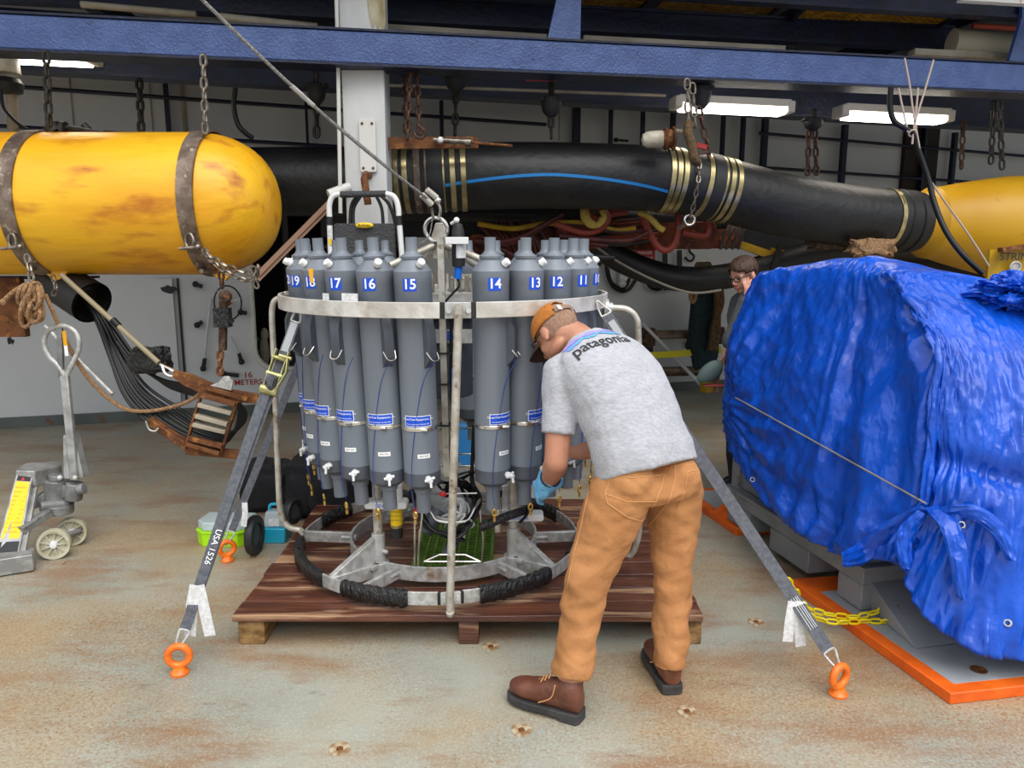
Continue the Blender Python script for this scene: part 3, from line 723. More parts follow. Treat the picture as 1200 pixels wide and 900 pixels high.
# inner ring, spokes, posts
CI = V((CB.x+.02, CB.y, 0)); RI = .47
arcband(CI, RI, -180, 180, .205, .07, .012, 'inner_ring', 'galv', ros, 72)
for th in (-90, -22, 38, 90, 150, -150):
    mb = MB(); a = pol(CI, RI-.004, th, .20); c_ = pol(CB, .694, th+(2 if th > 0 else -2), .20); mb.beam(a, c_, .022, .055)
    dd = (c_-a).normalized(); mb.cyl(a-dd*.02, a+dd*.06, .016, n=10); mb.build('spoke', 'galv', ros, .003)
for i, th in enumerate((-35, 49, 140, -140)):
    b_ = pol(CI, RI-.005, th, 0); o_ = V((math.sin(R(th)), -math.cos(R(th)), 0)); s_ = V((o_.y, -o_.x, 0))
    top = .69 if i == 0 else .95
    mb = MB(); mb.cyl(b_+V((0, 0, .24)), b_+V((0, 0, top)), .0215, n=16); p_ = mb.build('post', 'tubealu', ros)
    if i == 0: mb = MB(); mb.cyl(b_+V((0, 0, top-.012)), b_+V((0, 0, top+.012)), .0225, n=14); mb.build('red_tip', 'red', p_)
    mb = MB(); mb.cyl(b_+V((0, 0, .17)), b_+V((0, 0, .37)), .031, n=16); mb.cyl(b_+V((0, 0, .165)), b_+V((0, 0, .235)), .045, n=16)
    mb.box(b_+V((0, 0, .225))+o_*.045, (.06, .05, .02), s_, o_, (0, 0, 1)); mb.cyl(b_+V((0, 0, .29))+s_*.0, b_+V((0, 0, .29))-s_*.055, .010, n=8)
    mb.build('socket', 'galv_bright', ros, .003)
    e_ = pol(CB, .69, th+(-4 if th < 0 else 4), 0)
    mb = MB(); q = [b_+V((0, 0, .37)), e_+V((0, 0, .232)), e_+V((0, 0, .20)), b_+V((0, 0, .24))]
    sd = (e_-b_).cross(V((0, 0, 1))).normalized()*.016
    mb.add([v+sd for v in q]+[v-sd for v in q], [(0, 1, 2, 3), (7, 6, 5, 4), (0, 4, 5, 1), (1, 5, 6, 2), (2, 6, 7, 3), (3, 7, 4, 0)]); mb.build('gusset', 'galv', ros, .002)
    mb = MB(); mb.beam(b_+V((0, 0, .20)), e_+V((0, 0, .20)), .05, .06); mb.build('foot_arm', 'galv', ros, .003)
# collars with canister instruments clamped to the two front posts
for i, (th, zc, tp) in enumerate(((-35, .515, 1), (49, .43, 0))):
    b_ = pol(CI, RI-.005, th, zc)
    mb = MB(); mb.rbox(b_+V((.045, -.01, 0)), (.19, .075, .032), .014); col_ = mb.build('instrument_collar', 'wplastic', ros, .003)
    mb = MB(); text_on(mb, 'SIDE 2' if i == 0 else 'SENSOR', .022, b_+V((.03, -.049, -.001)), (1, 0, 0), (0, 0, 1), .0015); mb.build('marker_text', 'lblue', col_)
    c_ = b_+V((.085, .0, 0))
    if tp:
        mb = MB(); mb.cyl(c_+V((0, 0, .015)), c_+V((0, 0, .085)), .031, n=18); mb.cyl(c_+V((0, 0, .085)), c_+V((0, 0, .10)), .015, n=12); mb.build('canister_head', 'wplastic', col_, .002)
        mb = MB(); mb.cyl(c_+V((0, 0, -.105)), c_+V((0, 0, -.015)), .0275, n=18); mb.build('canister_label', 'yellow', col_)
        mb = MB(); mb.cyl(c_+V((0, 0, -.165)), c_+V((0, 0, -.115)), .0285, n=18); mb.build('canister_foot', 'black', col_)
        mb = MB(); mb.cyl(c_+V((0, 0, -.117)), c_+V((0, 0, -.103)), .0285, n=18); mb.build('canister_ring', 'clamp', col_)
        mb = MB()
        for q in range(3): text_on(mb, 'WARNING' if q == 0 else 'HANDLE WITH CARE', .009, c_+V((0, -.0285, -.035-.02*q)), (1, 0, 0), (0, 0, 1), .001)
        mb.build('canister_text', 'marker', col_)
    else:
        c_ = b_+V((-.075, 0, .12))
        mb = MB(); mb.cyl(c_+V((0, 0, -.2)), c_+V((0, 0, .06)), .022, n=16); mb.build('steel_canister', 'chrome', col_)
        mb = MB(); mb.cyl(c_+V((0, 0, -.03)), c_+V((0, 0, .0)), .024, n=16); mb.build('canister_tape', 'black', col_)
# centre column with carousel head and lifting bail
cc = pol(CT, .03, 0, 0)
px_, py_ = -.30, 3.42
mb = MB(); mb.beam(V((px_, py_, .62)), V((px_-.012, py_, 1.70)), .028, .05, up=(0, 1, 0)); mb.build('centre_post', 'tubealu', ros)
mb = MB(); mb.cyl(cc+V((0, 0, .95)), cc+V((0, 0, 1.40)), .13, n=28); mb.build('carousel_housing', 'pvcdark', ros, .006)
mb = MB(); mb.cyl(cc+V((0, 0, 1.40)), cc+V((0, 0, 1.44)), .17, n=32); mb.cyl(cc+V((0, 0, 1.36)), cc+V((0, 0, 1.40)), .20, n=32); mb.build('carousel_plate', 'galv_bright', ros)
lm = MB(); lm.box((0, 0, .03), (.010, .028, .075)); lm.cyl((0, -.014, .055), (0, -.03, .06), .005, n=6); lme = lm.mesh('trigger_latch', 'tubealu')
for k in range(24):
    a = 15*k; o = bpy.data.objects.new('trigger_latch', lme); COL.objects.link(o); o.parent = ros; o.location = pol(cc, .165, a, 1.46)-wl(ros); o.rotation_euler.z = R(a)
mb = MB(); text_on(mb, 'SBE', .06, P(528, 394, 3.54), (1, 0, 0), (0, 0, 1), .004, .02); lab = mb.build('housing_letters', 'lblue', ros)
mb = MB(); c_ = P(528, 394, 3.55); mb.box(c_+V((.0, 0, 0)), (.20, .004, .065)); mb.build('housing_label', 'galv_bright', ros)
apex = P(515, 285, 3.5); mb = MB()
for q in (P(457, 311, 3.40), P(590, 314, 3.42), V((-.1, 4.2, 1.5)), V((-.55, 4.2, 1.5))):
    mb.tube([q, apex+(q-apex).normalized()*.03], .0155, 12)
mb.build('lifting_bail', 'tubealu', ros)
mb = MB(); mb.prism([(-.03, -.1), (.045, -.1), (.035, .0), (.02, .06), (-.015, .06), (-.035, 0)], apex+V((0, -.01, .03)), (1, 0, 0), (0, 0, 1), -.03); mb.build('bail_lug', 'tubealu', ros, .003)
mb = MB(); mb.torus(P(511, 269, 3.47), .052, .009, (.25, 1, .15), 28, 8, sx=1.0); mb.build('lifting_ring', 'chrome', ros)
mb = MB(); a = P(522, 282, 3.38); c_ = P(549, 282, 3.38); mb.beam(a, c_, .03, .02, up=(0, 1, 0)); mb.build('sensor_bracket', 'wplastic', ros, .002)
s_ = P(537, 282, 3.42)
snr = MB(); snr.lathe([(.0, .078), (.018, .072), (.026, .045), (.029, 0), (.029, -.10), (.027, -.112), (0, -.112)], s_, n=20, caps=False); so_ = snr.build('altimeter', 'black', ros)
mb = MB(); mb.cyl(s_+V((.004, -.002, -.075)), s_+V((.004, -.002, -.005)), .0285, n=20); mb.build('sensor_label', 'paper', so_)
mb = MB(); mb.cyl(s_+V((-.005, 0, -.165)), s_+V((0, 0, -.112)), .016, .018, n=14); mb.build('blue_connector', 'bluecap', so_)
mb = MB(); mb.tube(crv([s_+V((-.005, 0, -.165)), s_+V((0, -.01, -.2)), s_+V((-.06, -.02, -.27)), V((px_+.02, py_-.03, 1.36))], 6), .005, 8); mb.build('cable', 'cable', so_)
mb = MB(); mb.cyl(P(529, 262, 3.44), P(534, 259, 3.42), .008, n=8); mb.sph(P(535, 258, 3.42), .013); mb.build('white_knob', 'wplastic', ros)
# cable ties down the post, cable with blue plug
mb = MB(); mb.tube(crv([V((px_+.03, py_-.01, 1.34)), V((px_+.028, py_-.02, 1.1)), V((px_+.035, py_-.02, .9)), V((px_+.02, py_, .7)), V((px_+.08, py_+.05, .5))], 8), .008, 8); mb.build('post_cable', 'cable', ros)
mb = MB(); mb.cyl(V((px_+.04, py_-.03, 1.02)), V((px_+.04, py_-.03, 1.12)), .012, n=10); mb.build('blue_plug', 'bluecap', ros)
for z in (1.36, 1.19, 1.05, .86):
    mb = MB(); mb.beam(V((px_-.03, py_-.0, z)), V((px_+.045, py_-.0, z)), .065, .008, up=(0, 0, 1)); mb.build('cable_tie', 'black', ros)
# instrument cage: rods, pump loops, cables
cage = [P(x, y, Y) for x, y, Y in ((491, 578, 3.45), (558, 578, 3.45), (562, 640, 3.4), (486, 640, 3.4))]
mb = MB(); mb.tube([P(491, 579, 3.38), P(559, 578, 3.38)], .005, 8); mb.tube(crv([P(491, 584, 3.33), P(505, 600, 3.3), P(515, 611, 3.28), P(545, 611, 3.28), P(556, 596, 3.3), P(563, 585, 3.33)], 4), .006, 8)
for x0_, y0_, x1_, y1_ in ((486, 600, 486, 662), (495, 600, 491, 640), (492, 620, 490, 663), (563, 598, 566, 632), (566, 632, 565, 660), (497, 658, 515, 650), (515, 650, 545, 650), (545, 650, 563, 658), (497, 658, 563, 658), (513, 502, 556, 502), (510, 532, 556, 532), (512, 546, 556, 546)):
    Y = 3.25 if y0_ > 560 else 3.95
    mb.tube([P(x0_, y0_, Y), P(x1_, y1_, Y)], .0045, 6)
mb.build('instrument_cage', 'chrome', ros)
for k, (px, py) in enumerate(((519, 579), (496, 590), (489, 598))):
    mb = MB(); mb.sph(P(px, py, 3.32), (.014, .012, .012)); mb.box(P(px, py, 3.32), (.03, .01, .012)); mb.build('red_tape', 'red', ros)
r_ = random.Random(5)
def cablerun(pts, r, n, spread, mt='cable', name='cable', parent=None, seg=6, rs=3):
    for k in range(n):
        mb = MB(); rr = random.Random(rs*100+k)
        mb.tube(crv([V(p)+V((rr.uniform(-1, 1), rr.uniform(-1, 1), rr.uniform(-1, 1)))*spread for p in pts], seg), r, 7)
        mb.build(name, mt, parent)
cablerun([P(488, 560, 3.5), P(487, 585, 3.38), P(500, 612, 3.32), P(520, 628, 3.3), P(540, 632, 3.3)], .007, 5, .022, parent=ros, rs=1)
cablerun([P(560, 500, 3.6), P(556, 560, 3.5), P(560, 590, 3.38), P(545, 615, 3.32), P(530, 630, 3.3), P(515, 618, 3.3)], .007, 5, .022, parent=ros, rs=2)
cablerun([P(500, 556, 3.45), P(520, 566, 3.4), P(535, 562, 3.5), P(556, 548, 3.5)], .006, 3, .03, parent=ros, rs=3)
cablerun([P(462, 560, 3.35), P(456, 575, 3.3), P(450, 588, 3.28)], .008, 2, .01, parent=ros, rs=4)
cablerun([P(607, 565, 3.4), P(617, 580, 3.35), P(618, 600, 3.3), P(608, 612, 3.28)], .007, 1, .004, parent=ros, rs=5)
cablerun([P(520, 595, 3.4), P(528, 586, 3.35), P(540, 592, 3.33), P(538, 606, 3.33), P(522, 608, 3.35)], .010, 3, .02, 'clearbag', 'clear_hose', ros, rs=6)
cablerun([P(516, 610, 3.4), P(530, 598, 3.35), P(545, 606, 3.33), P(535, 622, 3.33)], .006, 4, .04, 'galv_bright', 'tubing', ros, rs=7)
mb = MB(); mb.tube(crv([P(563, 618, 3.22), P(580, 611, 3.22), P(600, 603, 3.25), P(620, 597, 3.35)], 8), .02, 12); mb.build('taped_cable_bundle', 'tape', ros)
mb = MB(); mb.tube(crv([P(440, 585, 3.9), P(462, 578, 3.75), P(480, 582, 3.6), P(492, 572, 3.5)], 8), .03, 12); mb.build('taped_cable_bundle', 'tape', ros)
for q in ((P(505, 612, 3.35), .05), (P(545, 600, 3.45), .045), (P(530, 640, 3.35), .035)):
    mb = MB(); mb.cyl(q[0]+V((-.03, 0, -.05)), q[0]+V((.03, .04, .05)), q[1]*.7, n=16); mb.build('pump', 'pvcdark', ros, .004)
mb = MB()
for k in range(3): mb.torus(P(538, 575+k*3, 3.5), .06, .010, (.1, 1, .3), 24, 6)
mb.build('cable_coil', 'cable', ros)
tray = thing('green_tray', 'green moulded tray under the instruments inside the rosette frame', 'tray', P(530, 645, 3.6)*1)
tray.location.z = .14
q = [G(484, 671, .15), G(574, 671, .15), G(560, 612, .15), G(500, 612, .15)]
mb = MB(); mb.bb((q[0].x, q[0].y, .142), (q[1].x, q[2].y, .15)); mb.build('tray_floor', 'gridgreen', tray)
mb = MB()
x0_, x1_, y0_, y1_ = q[0].x, q[1].x, q[0].y, q[2].y
n = 9
for i in range(n+1): xx = x0_+(x1_-x0_)*i/n; mb.bb((xx-.004, y0_, .15), (xx+.004, y1_, .166))
n = 20
for i in range(n+1): yv = y0_+(y1_-y0_)*i/n; mb.bb((x0_, yv-.003, .15), (x1_, yv+.003, .163))
mb.build('rib_grid', 'gridgreen', tray)
mb = MB(); mb.bb((x0_-.01, y0_-.012, .142), (x1_+.01, y0_, .175)); mb.bb((x0_-.012, y0_, .142), (x0_, y1_, .175)); mb.bb((x1_, y0_, .142), (x1_+.012, y1_, .175)); mb.build('rim', 'gridgreen', tray)
bs_ = thing('blue_jerrycan', 'blue plastic container seen through the gap behind the rosette post', 'container', G(545, 545, 0)); l_ = wl(bs_)
mb = MB(); mb.rbox(l_+V((0, 0, .17)), (.13, .12, .32), .03); mb.build('body', 'bluesteel', bs_, .006); mb = MB(); mb.cyl(l_+V((.03, 0, .33)), l_+V((.03, 0, .37)), .022); mb.build('cap', 'wplastic', bs_)
bg_ = thing('clear_bag', 'crumpled clear plastic bag on the pallet behind the instruments', 'bag', V((P(518, 560, 4.1).x, 4.1, .14)))
mb = MB(); c_ = wl(bg_); mb.sph(c_+V((0, 0, .19)), (.17, .12, .19), 20, 14)
mb.v = [q+V((noise.noise(q*14), noise.noise(q*14+V((5, 0, 0))), noise.noise(q*14+V((0, 9, 0)))))*.05 for q in mb.v]; mb.build('film', 'clearbag', bg_)

# ================================================================== BOTTLES
BR = .0755; ZB0 = .56
proto = thing('sampling_bottle', 'x', 'bottle', (0, 0, 0)); proto['group'] = 'grey sampling bottles of the rosette'
def cylmap(z, a0, r): return lambda a, b: V(((r)*math.sin(a/r+R(a0)), -(r)*math.cos(a/r+R(a0)), z+b))
def cylpatch(mb, a0, z, wd, h, r, n=8, m=None):
    f = lambda u, v_: cylmap(z, a0, r)(wd*(u-.5), h*(v_-.5)); mb.add(*grid2d(f, n, 1), m)
H0 = 0
mb = MB(); mb.lathe([(0, .13), (BR*.93, .13), (BR, .145), (BR, .17), (BR*.985, .172), (BR*.985, .96), (BR, .962), (BR, 1.005), (.040, 1.05), (.040, 1.058)], n=32, caps=False); mb.build('barrel', 'pvc', proto)
mb = MB(); mb.lathe([(0, .112), (.052, .112), (BR*.95, .128), (BR*1.012, .132), (BR*1.012, .185), (BR*.9, .186)], n=32, caps=False); mb.build('bottom_collar', 'pvcdark', proto)
mb = MB(); mb.lathe([(.030, .0), (.030, .085), (.036, .088), (.036, .115), (0, .115)], n=20, caps=False); mb.lathe([(.030, 0), (.022, .0), (.022, .06)], n=20, caps=False); mb.build('bottom_pipe', 'pvc', proto)
mb = MB(); mb.lathe([(.044, 1.052), (.046, 1.062), (.030, 1.072), (.0225, 1.085), (.0225, 1.135), (.016, 1.135), (.016, 1.09)], n=20, caps=False); mb.build('top_pipe', 'pvc', proto)
mb = MB(); mb.lathe([(BR*1.005, .365), (BR*1.03, .367), (BR*1.03, .379), (BR*1.005, .381)], n=32, caps=False); mb.cyl(cylmap(.373, 25, BR*1.03)(0, 0)+V((-.012, 0, 0)), cylmap(.373, 25, BR*1.06)(0, 0)+V((.014, 0, 0)), .006, n=6); mb.build('hose_clamp', 'chrome', proto)
mb = MB(); cylpatch(mb, 4, .408, .114, .046, BR*1.004); cylpatch(mb, 4, .408, .108, .040, BR*1.008, m=1); text_on(mb, 'OceanTest Equipment, Inc', .0125, None or (0, 0, 0), (1, 0, 0), (0, 0, 1), off=.012, m=0, mapper=cylmap(.417, 4, BR*1.018))
text_on(mb, 'Fort Lauderdale, Florida USA', .0080, (0, 0, 0), (1, 0, 0), (0, 0, 1), off=.005, m=0, mapper=cylmap(.397, 4, BR*1.018)); mb.build('maker_label', ['lwhite', 'lblue'], proto)
mb = MB(); cylpatch(mb, 22, .262, .052, .018, BR*1.004); text_on(mb, 'REEL 5045', .0085, (0, 0, 0), (1, 0, 0), (0, 0, 1), m=1, mapper=cylmap(.262, 22, BR*1.010)); mb.build('serial_label', ['lwhite', 'marker'], proto)
k_ = MB(); q = cylmap(1.035, 0, .068)(0, 0); d_ = V((0, -.8, .6)); k_.cyl(q-d_*.01, q+d_*.016, .0155, n=16); k_.cyl(q-d_*.02, q, .009, n=10); knob = k_.build('air_vent', 'wplastic', proto, .003)
mb = MB(); q = cylmap(.165, 32, BR)(0, 0); d_ = V((q.x, q.y, 0)).normalized(); mb.cyl(q-d_*.004, q+d_*.022, .013, n=12); mb.cyl(q+d_*.022, q+d_*.036, .008, n=10); t_ = V((d_.y, -d_.x, 0)); mb.cyl(q+d_*.016-t_*.022+V((0, 0, .006)), q+d_*.016+t_*.02-V((0, 0, .004)), .006, n=8); mb.cyl(q+d_*.03, q+d_*.034-V((0, 0, .028)), .0055, n=8); mb.build('spigot', 'wplastic', proto)
# bracket wedges with wire bail
mb = MB(); A = 52
o_ = cylmap(.70, A, BR)(0, 0); d_ = V((o_.x, o_.y, 0)).normalized(); t_ = V((-d_.y, d_.x, 0))
mb.prism([(-.005, .13), (.004, .13), (.028, .075), (.032, -.03), (.026, -.045), (-.005, -.08)], o_-t_*.02, d_, V((0, 0, 1)), -.04); br = mb.build('mount_bracket', 'pvcdark', proto, .002)
mb = MB(); mb.tube(crv([o_+d_*.02+t_*.024+V((0, 0, -.01)), o_+d_*.045+t_*.015+V((0, 0, -.04)), o_+d_*.045-t_*.015+V((0, 0, -.04)), o_+d_*.02-t_*.024+V((0, 0, -.01))], 5), .0028, 6); mb.build('wire_bail', 'chrome', br)
mb = MB(); mb.tube(crv([o_+d_*.04+V((0, 0, -.04)), cylmap(.55, 25, BR*1.05)(0, 0), cylmap(.3, -10, BR*1.04)(0, 0), cylmap(.12, -20, BR*1.1)(0, 0), cylmap(.04, -15, BR)(0, 0)], 6), .0016, 5); ln = mb.build('lanyard', mat('blue lanyard', '#1d3a8a', .6), proto)
mb = MB(); q = cylmap(.02, -15, BR)(0, 0); mb.torus(q+V((0, 0, -.012)), .014, .0042, (.3, 1, .1), 14, 6, sx=.6); mb.cyl(q+V((0, 0, -.03)), q+V((0, 0, -.05)), .006, n=8); mb.build('snap_hook', 'brass', proto)
nums = [(15-k if False else None) for k in range(0)]
pos = {}
for k in range(12):
    a = 13.55+13.9*k
    pos[14-k] = a+TH0
    nL = 15+k if 15+k <= 24 else 15+k-24
    pos[nL] = -a+TH0
made = []
order = sorted(pos, key=lambda n: abs(pos[n]-TH0))
names = {15: 'grey sampling bottle numbered 15, left of the front tube', 16: 'grey sampling bottle numbered 16, second left of the front tube', 14: 'grey sampling bottle numbered 14, just right of the front tube', 13: 'grey sampling bottle numbered 13, left of the man\'s cap', 12: 'grey sampling bottle numbered 12, its shoulder rising over the man\'s cap', 17: 'grey sampling bottle third left of the front tube with a large white paper tag', 18: 'grey sampling bottle fourth left of the front tube, behind a small paper tag', 19: 'grey sampling bottle numbered 19 at the left end of the circle', 11: 'grey sampling bottle behind and right of bottle 12', 10: 'grey sampling bottle at the right end of the circle, its number half hidden'}
for i, nmb in enumerate(order):
    th = pos[nmb]; o = proto if i == 0 else copy_tree(proto)
    lab = names.get(nmb, 'grey sampling bottle in the far half of the circle, %s from the %s back gap' % (['nearest', 'second', 'third', 'fourth', 'fifth', 'sixth', 'seventh', 'eighth'][min(7, int(round((abs(180-abs(th-TH0))-13.55)/13.9)))], 'right' if th > TH0 else 'left'))
    o['label'] = lab; o['group'] = 'grey sampling bottles of the rosette'; o['category'] = 'bottle'
    made.append((nmb, th, o))
    for c_ in o.children:
        if c_.name.startswith('air_vent'): c_.rotation_euler.z = R(42 if (nmb <= 16) else -8)
        if c_.name.startswith('mount_bracket'): c_.rotation_euler.z = R(0 if nmb in (15, 14, 13, 16, 12, 11) else -38)
        if c_.name.startswith('maker_label'): c_.rotation_euler.z = R({15: 4, 16: 10, 14: 12, 13: 14, 17: -4, 18: 2, 19: 20}.get(nmb, 0))
    bot = pol(CT, .625, th, ZB0)+V((.02, 0, 0)); top = pol(CT, .665, th, ZB0+1.13)
    up = (top-bot).normalized()
    o.rotation_mode = 'QUATERNION'; o.rotation_quaternion = V((0, 0, 1)).rotation_difference(up) @ Quaternion((0, 0, 1), R(th)); o.location = bot
for nmb, th, o in made:
    a = -.5*(th) if nmb >= 15 else {14: -6, 13: -4, 12: -40, 11: -28, 10: -18}.get(nmb, 0)
    if abs(th) < 95:
        mb = MB(); cylpatch(mb, a, .955, .054, .050, BR*1.004); text_on(mb, str(nmb), .054, (0, 0, 0), (1, 0, 0), (0, 0, 1), off=.022, m=1, mapper=cylmap(.956, a, BR*1.035))
        me = mb.mesh('number_sticker', ['lblue', 'lwhite']); q = bpy.data.objects.new('number_sticker', me); COL.objects.link(q); q.parent = o; q['label'] = 'blue sticker with white number %d' % nmb
# tags on the bottles
for (px, py, wpx, hpx, Y, lab) in ((409, 357, 20, 26, 3.03, 'large white paper tag tucked under the band at bottle 17'), (380, 357, 9, 26, 3.09, 'small white paper tag tucked under the band left of the large one')):
    c_ = P(px, py, Y); s_ = Y/900; mb = MB(); th = math.degrees(math.atan2(c_.x-CT.x, -(c_.y-CT.y)))
    q = pol(CT, RT-.02, th, c_.z); rt = V((math.cos(R(th)), math.sin(R(th)), 0)); mb.box(q, (wpx*s_*1.15, .002, hpx*s_), rt, V((-rt.y, rt.x, 0)), (0, 0, 1)); tag(mb.build('paper_tag', 'paper'), lab, 'tag')
mb = MB(); c_ = P(364.5, 323, 3.14); mb.prism([(-.010, .028), (.010, .028), (.007, -.028), (-.005, -.028)], c_, (1, 0, 0), (0, 0, 1), -.004); tag(mb.build('yellow_tag', 'ytape'), 'small yellow tape tag on the bottles at the left end', 'tag')
# dark bags behind the bottles
def blob(name, label, cat, c_, sz, mt, seed=0, amp=.12, fq=4, flat=None, n=36, k=24, part=None, squ=.5):
    mb = MB(); vs = []; mb.sph((0, 0, 0), 1, n, k); out = []
    for q in mb.v:
        q = V([math.copysign(abs(x)**squ, x) if abs(x) > 1e-6 else 0 for x in q]); q = V((q.x*sz[0], q.y*sz[1], q.z*sz[2]))
        d_ = noise.noise(q*fq/max(sz)*.5+V((seed, seed*2, 0)))*amp+noise.noise(q*fq/max(sz)*1.7+V((seed, 3, 0)))*amp*.35
        q = q*(1+d_)+V(c_)+V((0, 0, sz[2]))
        if flat is not None and q.z < flat: q.z = flat
        out.append(q)
    mb.v = out; o = mb.build(name, mt); return tag(o, label, cat)
blob('duffel_bag', 'black bag behind the left bottles, right of the two big ones', 'bag', P(405, 600, 4.55)*1+V((0, 0, -P(405, 600, 4.55).z)), (.19, .16, .17), 'bag', 3, .18, 5, 0)
blob('duffel_bag', 'black bag behind bottle 19, middle of the three black bags', 'bag', V((P(365, 560, 4.6).x, 4.62, 0)), (.15, .14, .19), 'bag', 5, .2, 5, 0)
blob('duffel_bag', 'black bag on the deck left of the rosette hoop', 'bag', V((P(316, 570, 4.75).x, 4.75, 0)), (.16, .14, .16), 'bag', 9, .2, 5, 0)

# ================================================================== STRAPS AND EYE BOLTS
def eyebolt(p, label, rz=0, s=1.0):
    p = V(p); root = thing('eye_bolt', label, 'eye bolt', p, 'orange deck eye bolts')
    mb = MB(); mb.lathe([(.034*s, 0), (.036*s, .012*s), (.026*s, .02*s), (.022*s, .035*s), (0, .035*s)], p, n=20, caps=False); mb.build('shank', 'eyeor', root)
    mb = MB(); ax = V((math.sin(rz), -math.cos(rz), 0)); mb.torus(p+V((0, 0, .078*s)), .040*s, .0145*s, ax, 28, 10); mb.build('eye', 'eyeor', root)
    mb = MB(); mb.lathe([(.042*s, .0), (.042*s, .002), (0, .002)], p, n=20, caps=False); mb.build('deck_socket', 'cream', root)
    return root
e1 = G(211, 790); e2 = G(982, 815); e3 = G(267, 658)
eyebolt(e1, 'orange eye bolt at front left holding the long grey strap', .2)
eyebolt(e2, 'orange eye bolt at front right holding the long grey strap', .55)
eyebolt(e3, 'orange eye bolt in the deck beside the lime green box', .6, .95)
def hook(a, d, r=.005, s=1.0):    # wire hook: closed V of wire at the strap end
    return a
def strap(name, label, A, B, wd, ratchet=None, print_=None, nrm=(0, -1, .3), tagat=None):
    A = V(A); B = V(B); root = thing(name, label, 'strap', B, 'grey ratchet straps'); d = (B-A).normalized(); nn = V(nrm)
    b_ = d.cross(nn).normalized(); nn = b_.cross(d).normalized()
    if nn.y > 0: nn = -nn
    a0 = A+d*.065; b0 = B-d*.07
    mb = MB(); mb.ribbon([a0.lerp(b0, t_) for t_ in (0, .25, .5, .75, 1)], wd, .003, nn); mb.build('webbing', 'strap', root)
    for (p, q) in ((A, a0), (B, b0)):
        dd = (q-p).normalized(); mb = MB()
        mb.tube(crv([q+b_*wd*.45, q-b_*wd*.45, p+dd*.03-b_*.012, p-dd*.008, p+dd*.02+b_*.014, q+b_*wd*.45], 5), .0045, 8); mb.build('wire_hook', 'galv', root)
    return root, d, b_, nn
A1 = P(352, 360, 3.28); B1 = e1+V((0, 0, .11))
# front left: two plies below, ratchet two thirds up
s1, d, b_, nn = strap('ratchet_strap', 'dark grey ratchet strap with zinc ratchet ending at the front left eye bolt', A1, B1, .042)
L1 = (B1-A1).length
def on1(t_): return A1.lerp(B1, t_)
rt_ = .235
rc = on1(rt_)
for sg in (-1, 1):
    mb = MB(); mb.ribbon([on1(.14)+b_*sg*.027+nn*.02, on1(.27)+b_*sg*.027+nn*.012], .028, .004, b_); mb.build('ratchet_cheek', 'zinc', s1)
mb = MB(); mb.cyl(on1(.165)-b_*.035+nn*.02, on1(.165)+b_*.035+nn*.02, .009); mb.cyl(on1(.262)-b_*.036+nn*.014, on1(.262)+b_*.036+nn*.014, .02, n=18); mb.cyl(on1(.215)-b_*.034+nn*.02, on1(.215)+b_*.034+nn*.02, .012); mb.build('ratchet_spool', 'zinc', s1)
mb = MB(); mb.ribbon([on1(.262)-b_*.03+nn*.03, on1(.20)-b_*.055+nn*.05, on1(.16)-b_*.04+nn*.05], .03, .005, b_); mb.cyl(on1(.16)-b_*.055+nn*.05, on1(.16)+b_*.0+nn*.05, .008); mb.build('ratchet_handle', 'zinc', s1, .001)
mb = MB(); mb.tube(crv([on1(.22)+nn*.03, on1(.25)+nn*.036, on1(.225)+nn*.045], 4), .03, 10, sx=.5); mb.build('webbing_roll', 'strap', s1)
mb = MB(); mb.ribbon([on1(.265)+nn*.015+b_*.012, on1(.6)+nn*.012+b_*.008, on1(.9)+nn*.004], .042, .003, nn); mb.build('second_ply', 'strap', s1)
mb = MB(); mb.ribbon([on1(.05)+nn*.004, on1(.14)+nn*.004], .03, .001, nn); mb.build('printed_band', 'webprint', s1)
mb = MB(); ta = on1(.80)
text_on(mb, 'USA 1526', .035, on1(.72)+nn*.008, d, b_ if d.cross(b_).dot(nn) > 0 else -b_, .008); mb.build('marker_text', 'lwhite', s1)
for (off, ang) in ((-.022, -.10), (.020, .12)):
    mb = MB(); t_ = on1(.835); dn = V((ang, 0, -1)).normalized(); mb.ribbon([t_+V((off*.3, -.02, .02)), t_+V((off, -.028, -.05)), t_+V((off, -.03, -.02))+dn*.17], .045, .0015, (0, -1, 0)); mb.build('care_tag', 'paper', s1)
A2 = pol(CT, RT+.012, 62, 1.42); B2 = e2+V((0, 0, .11))
s2, d, b_, nn = strap('ratchet_strap', 'long dark grey strap from behind the man down to the front right eye bolt', A2, B2, .05)
mb = MB(); mb.ribbon([A2.lerp(B2, .06)+nn*.004, A2.lerp(B2, .2)+nn*.004], .03, .001, nn); mb.build('printed_band', 'webprint', s2)
mb = MB()
for sg in (-.014, -.007, .002, .012): mb.ribbon([A2.lerp(B2, .83)+nn*.003+b_*sg, A2.lerp(B2, .905)+nn*.003+b_*sg], .0015, .001, nn)
mb.build('printed_lines', 'lwhite', s2)
for (o_, ang, ln_) in ((.0, -.2, .10), (.03, .25, .12)):
    mb = MB(); t_ = A2.lerp(B2, .86); mb.ribbon([t_+V((-.03+o_, .01, .03)), t_+V((-.04+o_, .0, -.03)), t_+V((-.035+o_+ang*.05, .0, -.03-ln_))], .04, .0015, (0, -1, 0)); mb.build('care_tag', 'paper', s2)
A3 = V((-.99, 4.1, 1.40)); B3 = e3+V((0, 0, .10))
s3, d, b_, nn = strap('ratchet_strap', 'grey strap behind the left one, ending at the bolt by the lime box', A3, B3, .04)
mb = MB(); t_ = A3.lerp(B3, .83); mb.ribbon([t_+V((.01, -.01, 0)), t_+V((.012, -.02, -.06)), t_+V((.0, -.02, -.13))], .03, .002, (0, -1, 0)); mb.build('care_tag', 'paper', s3)

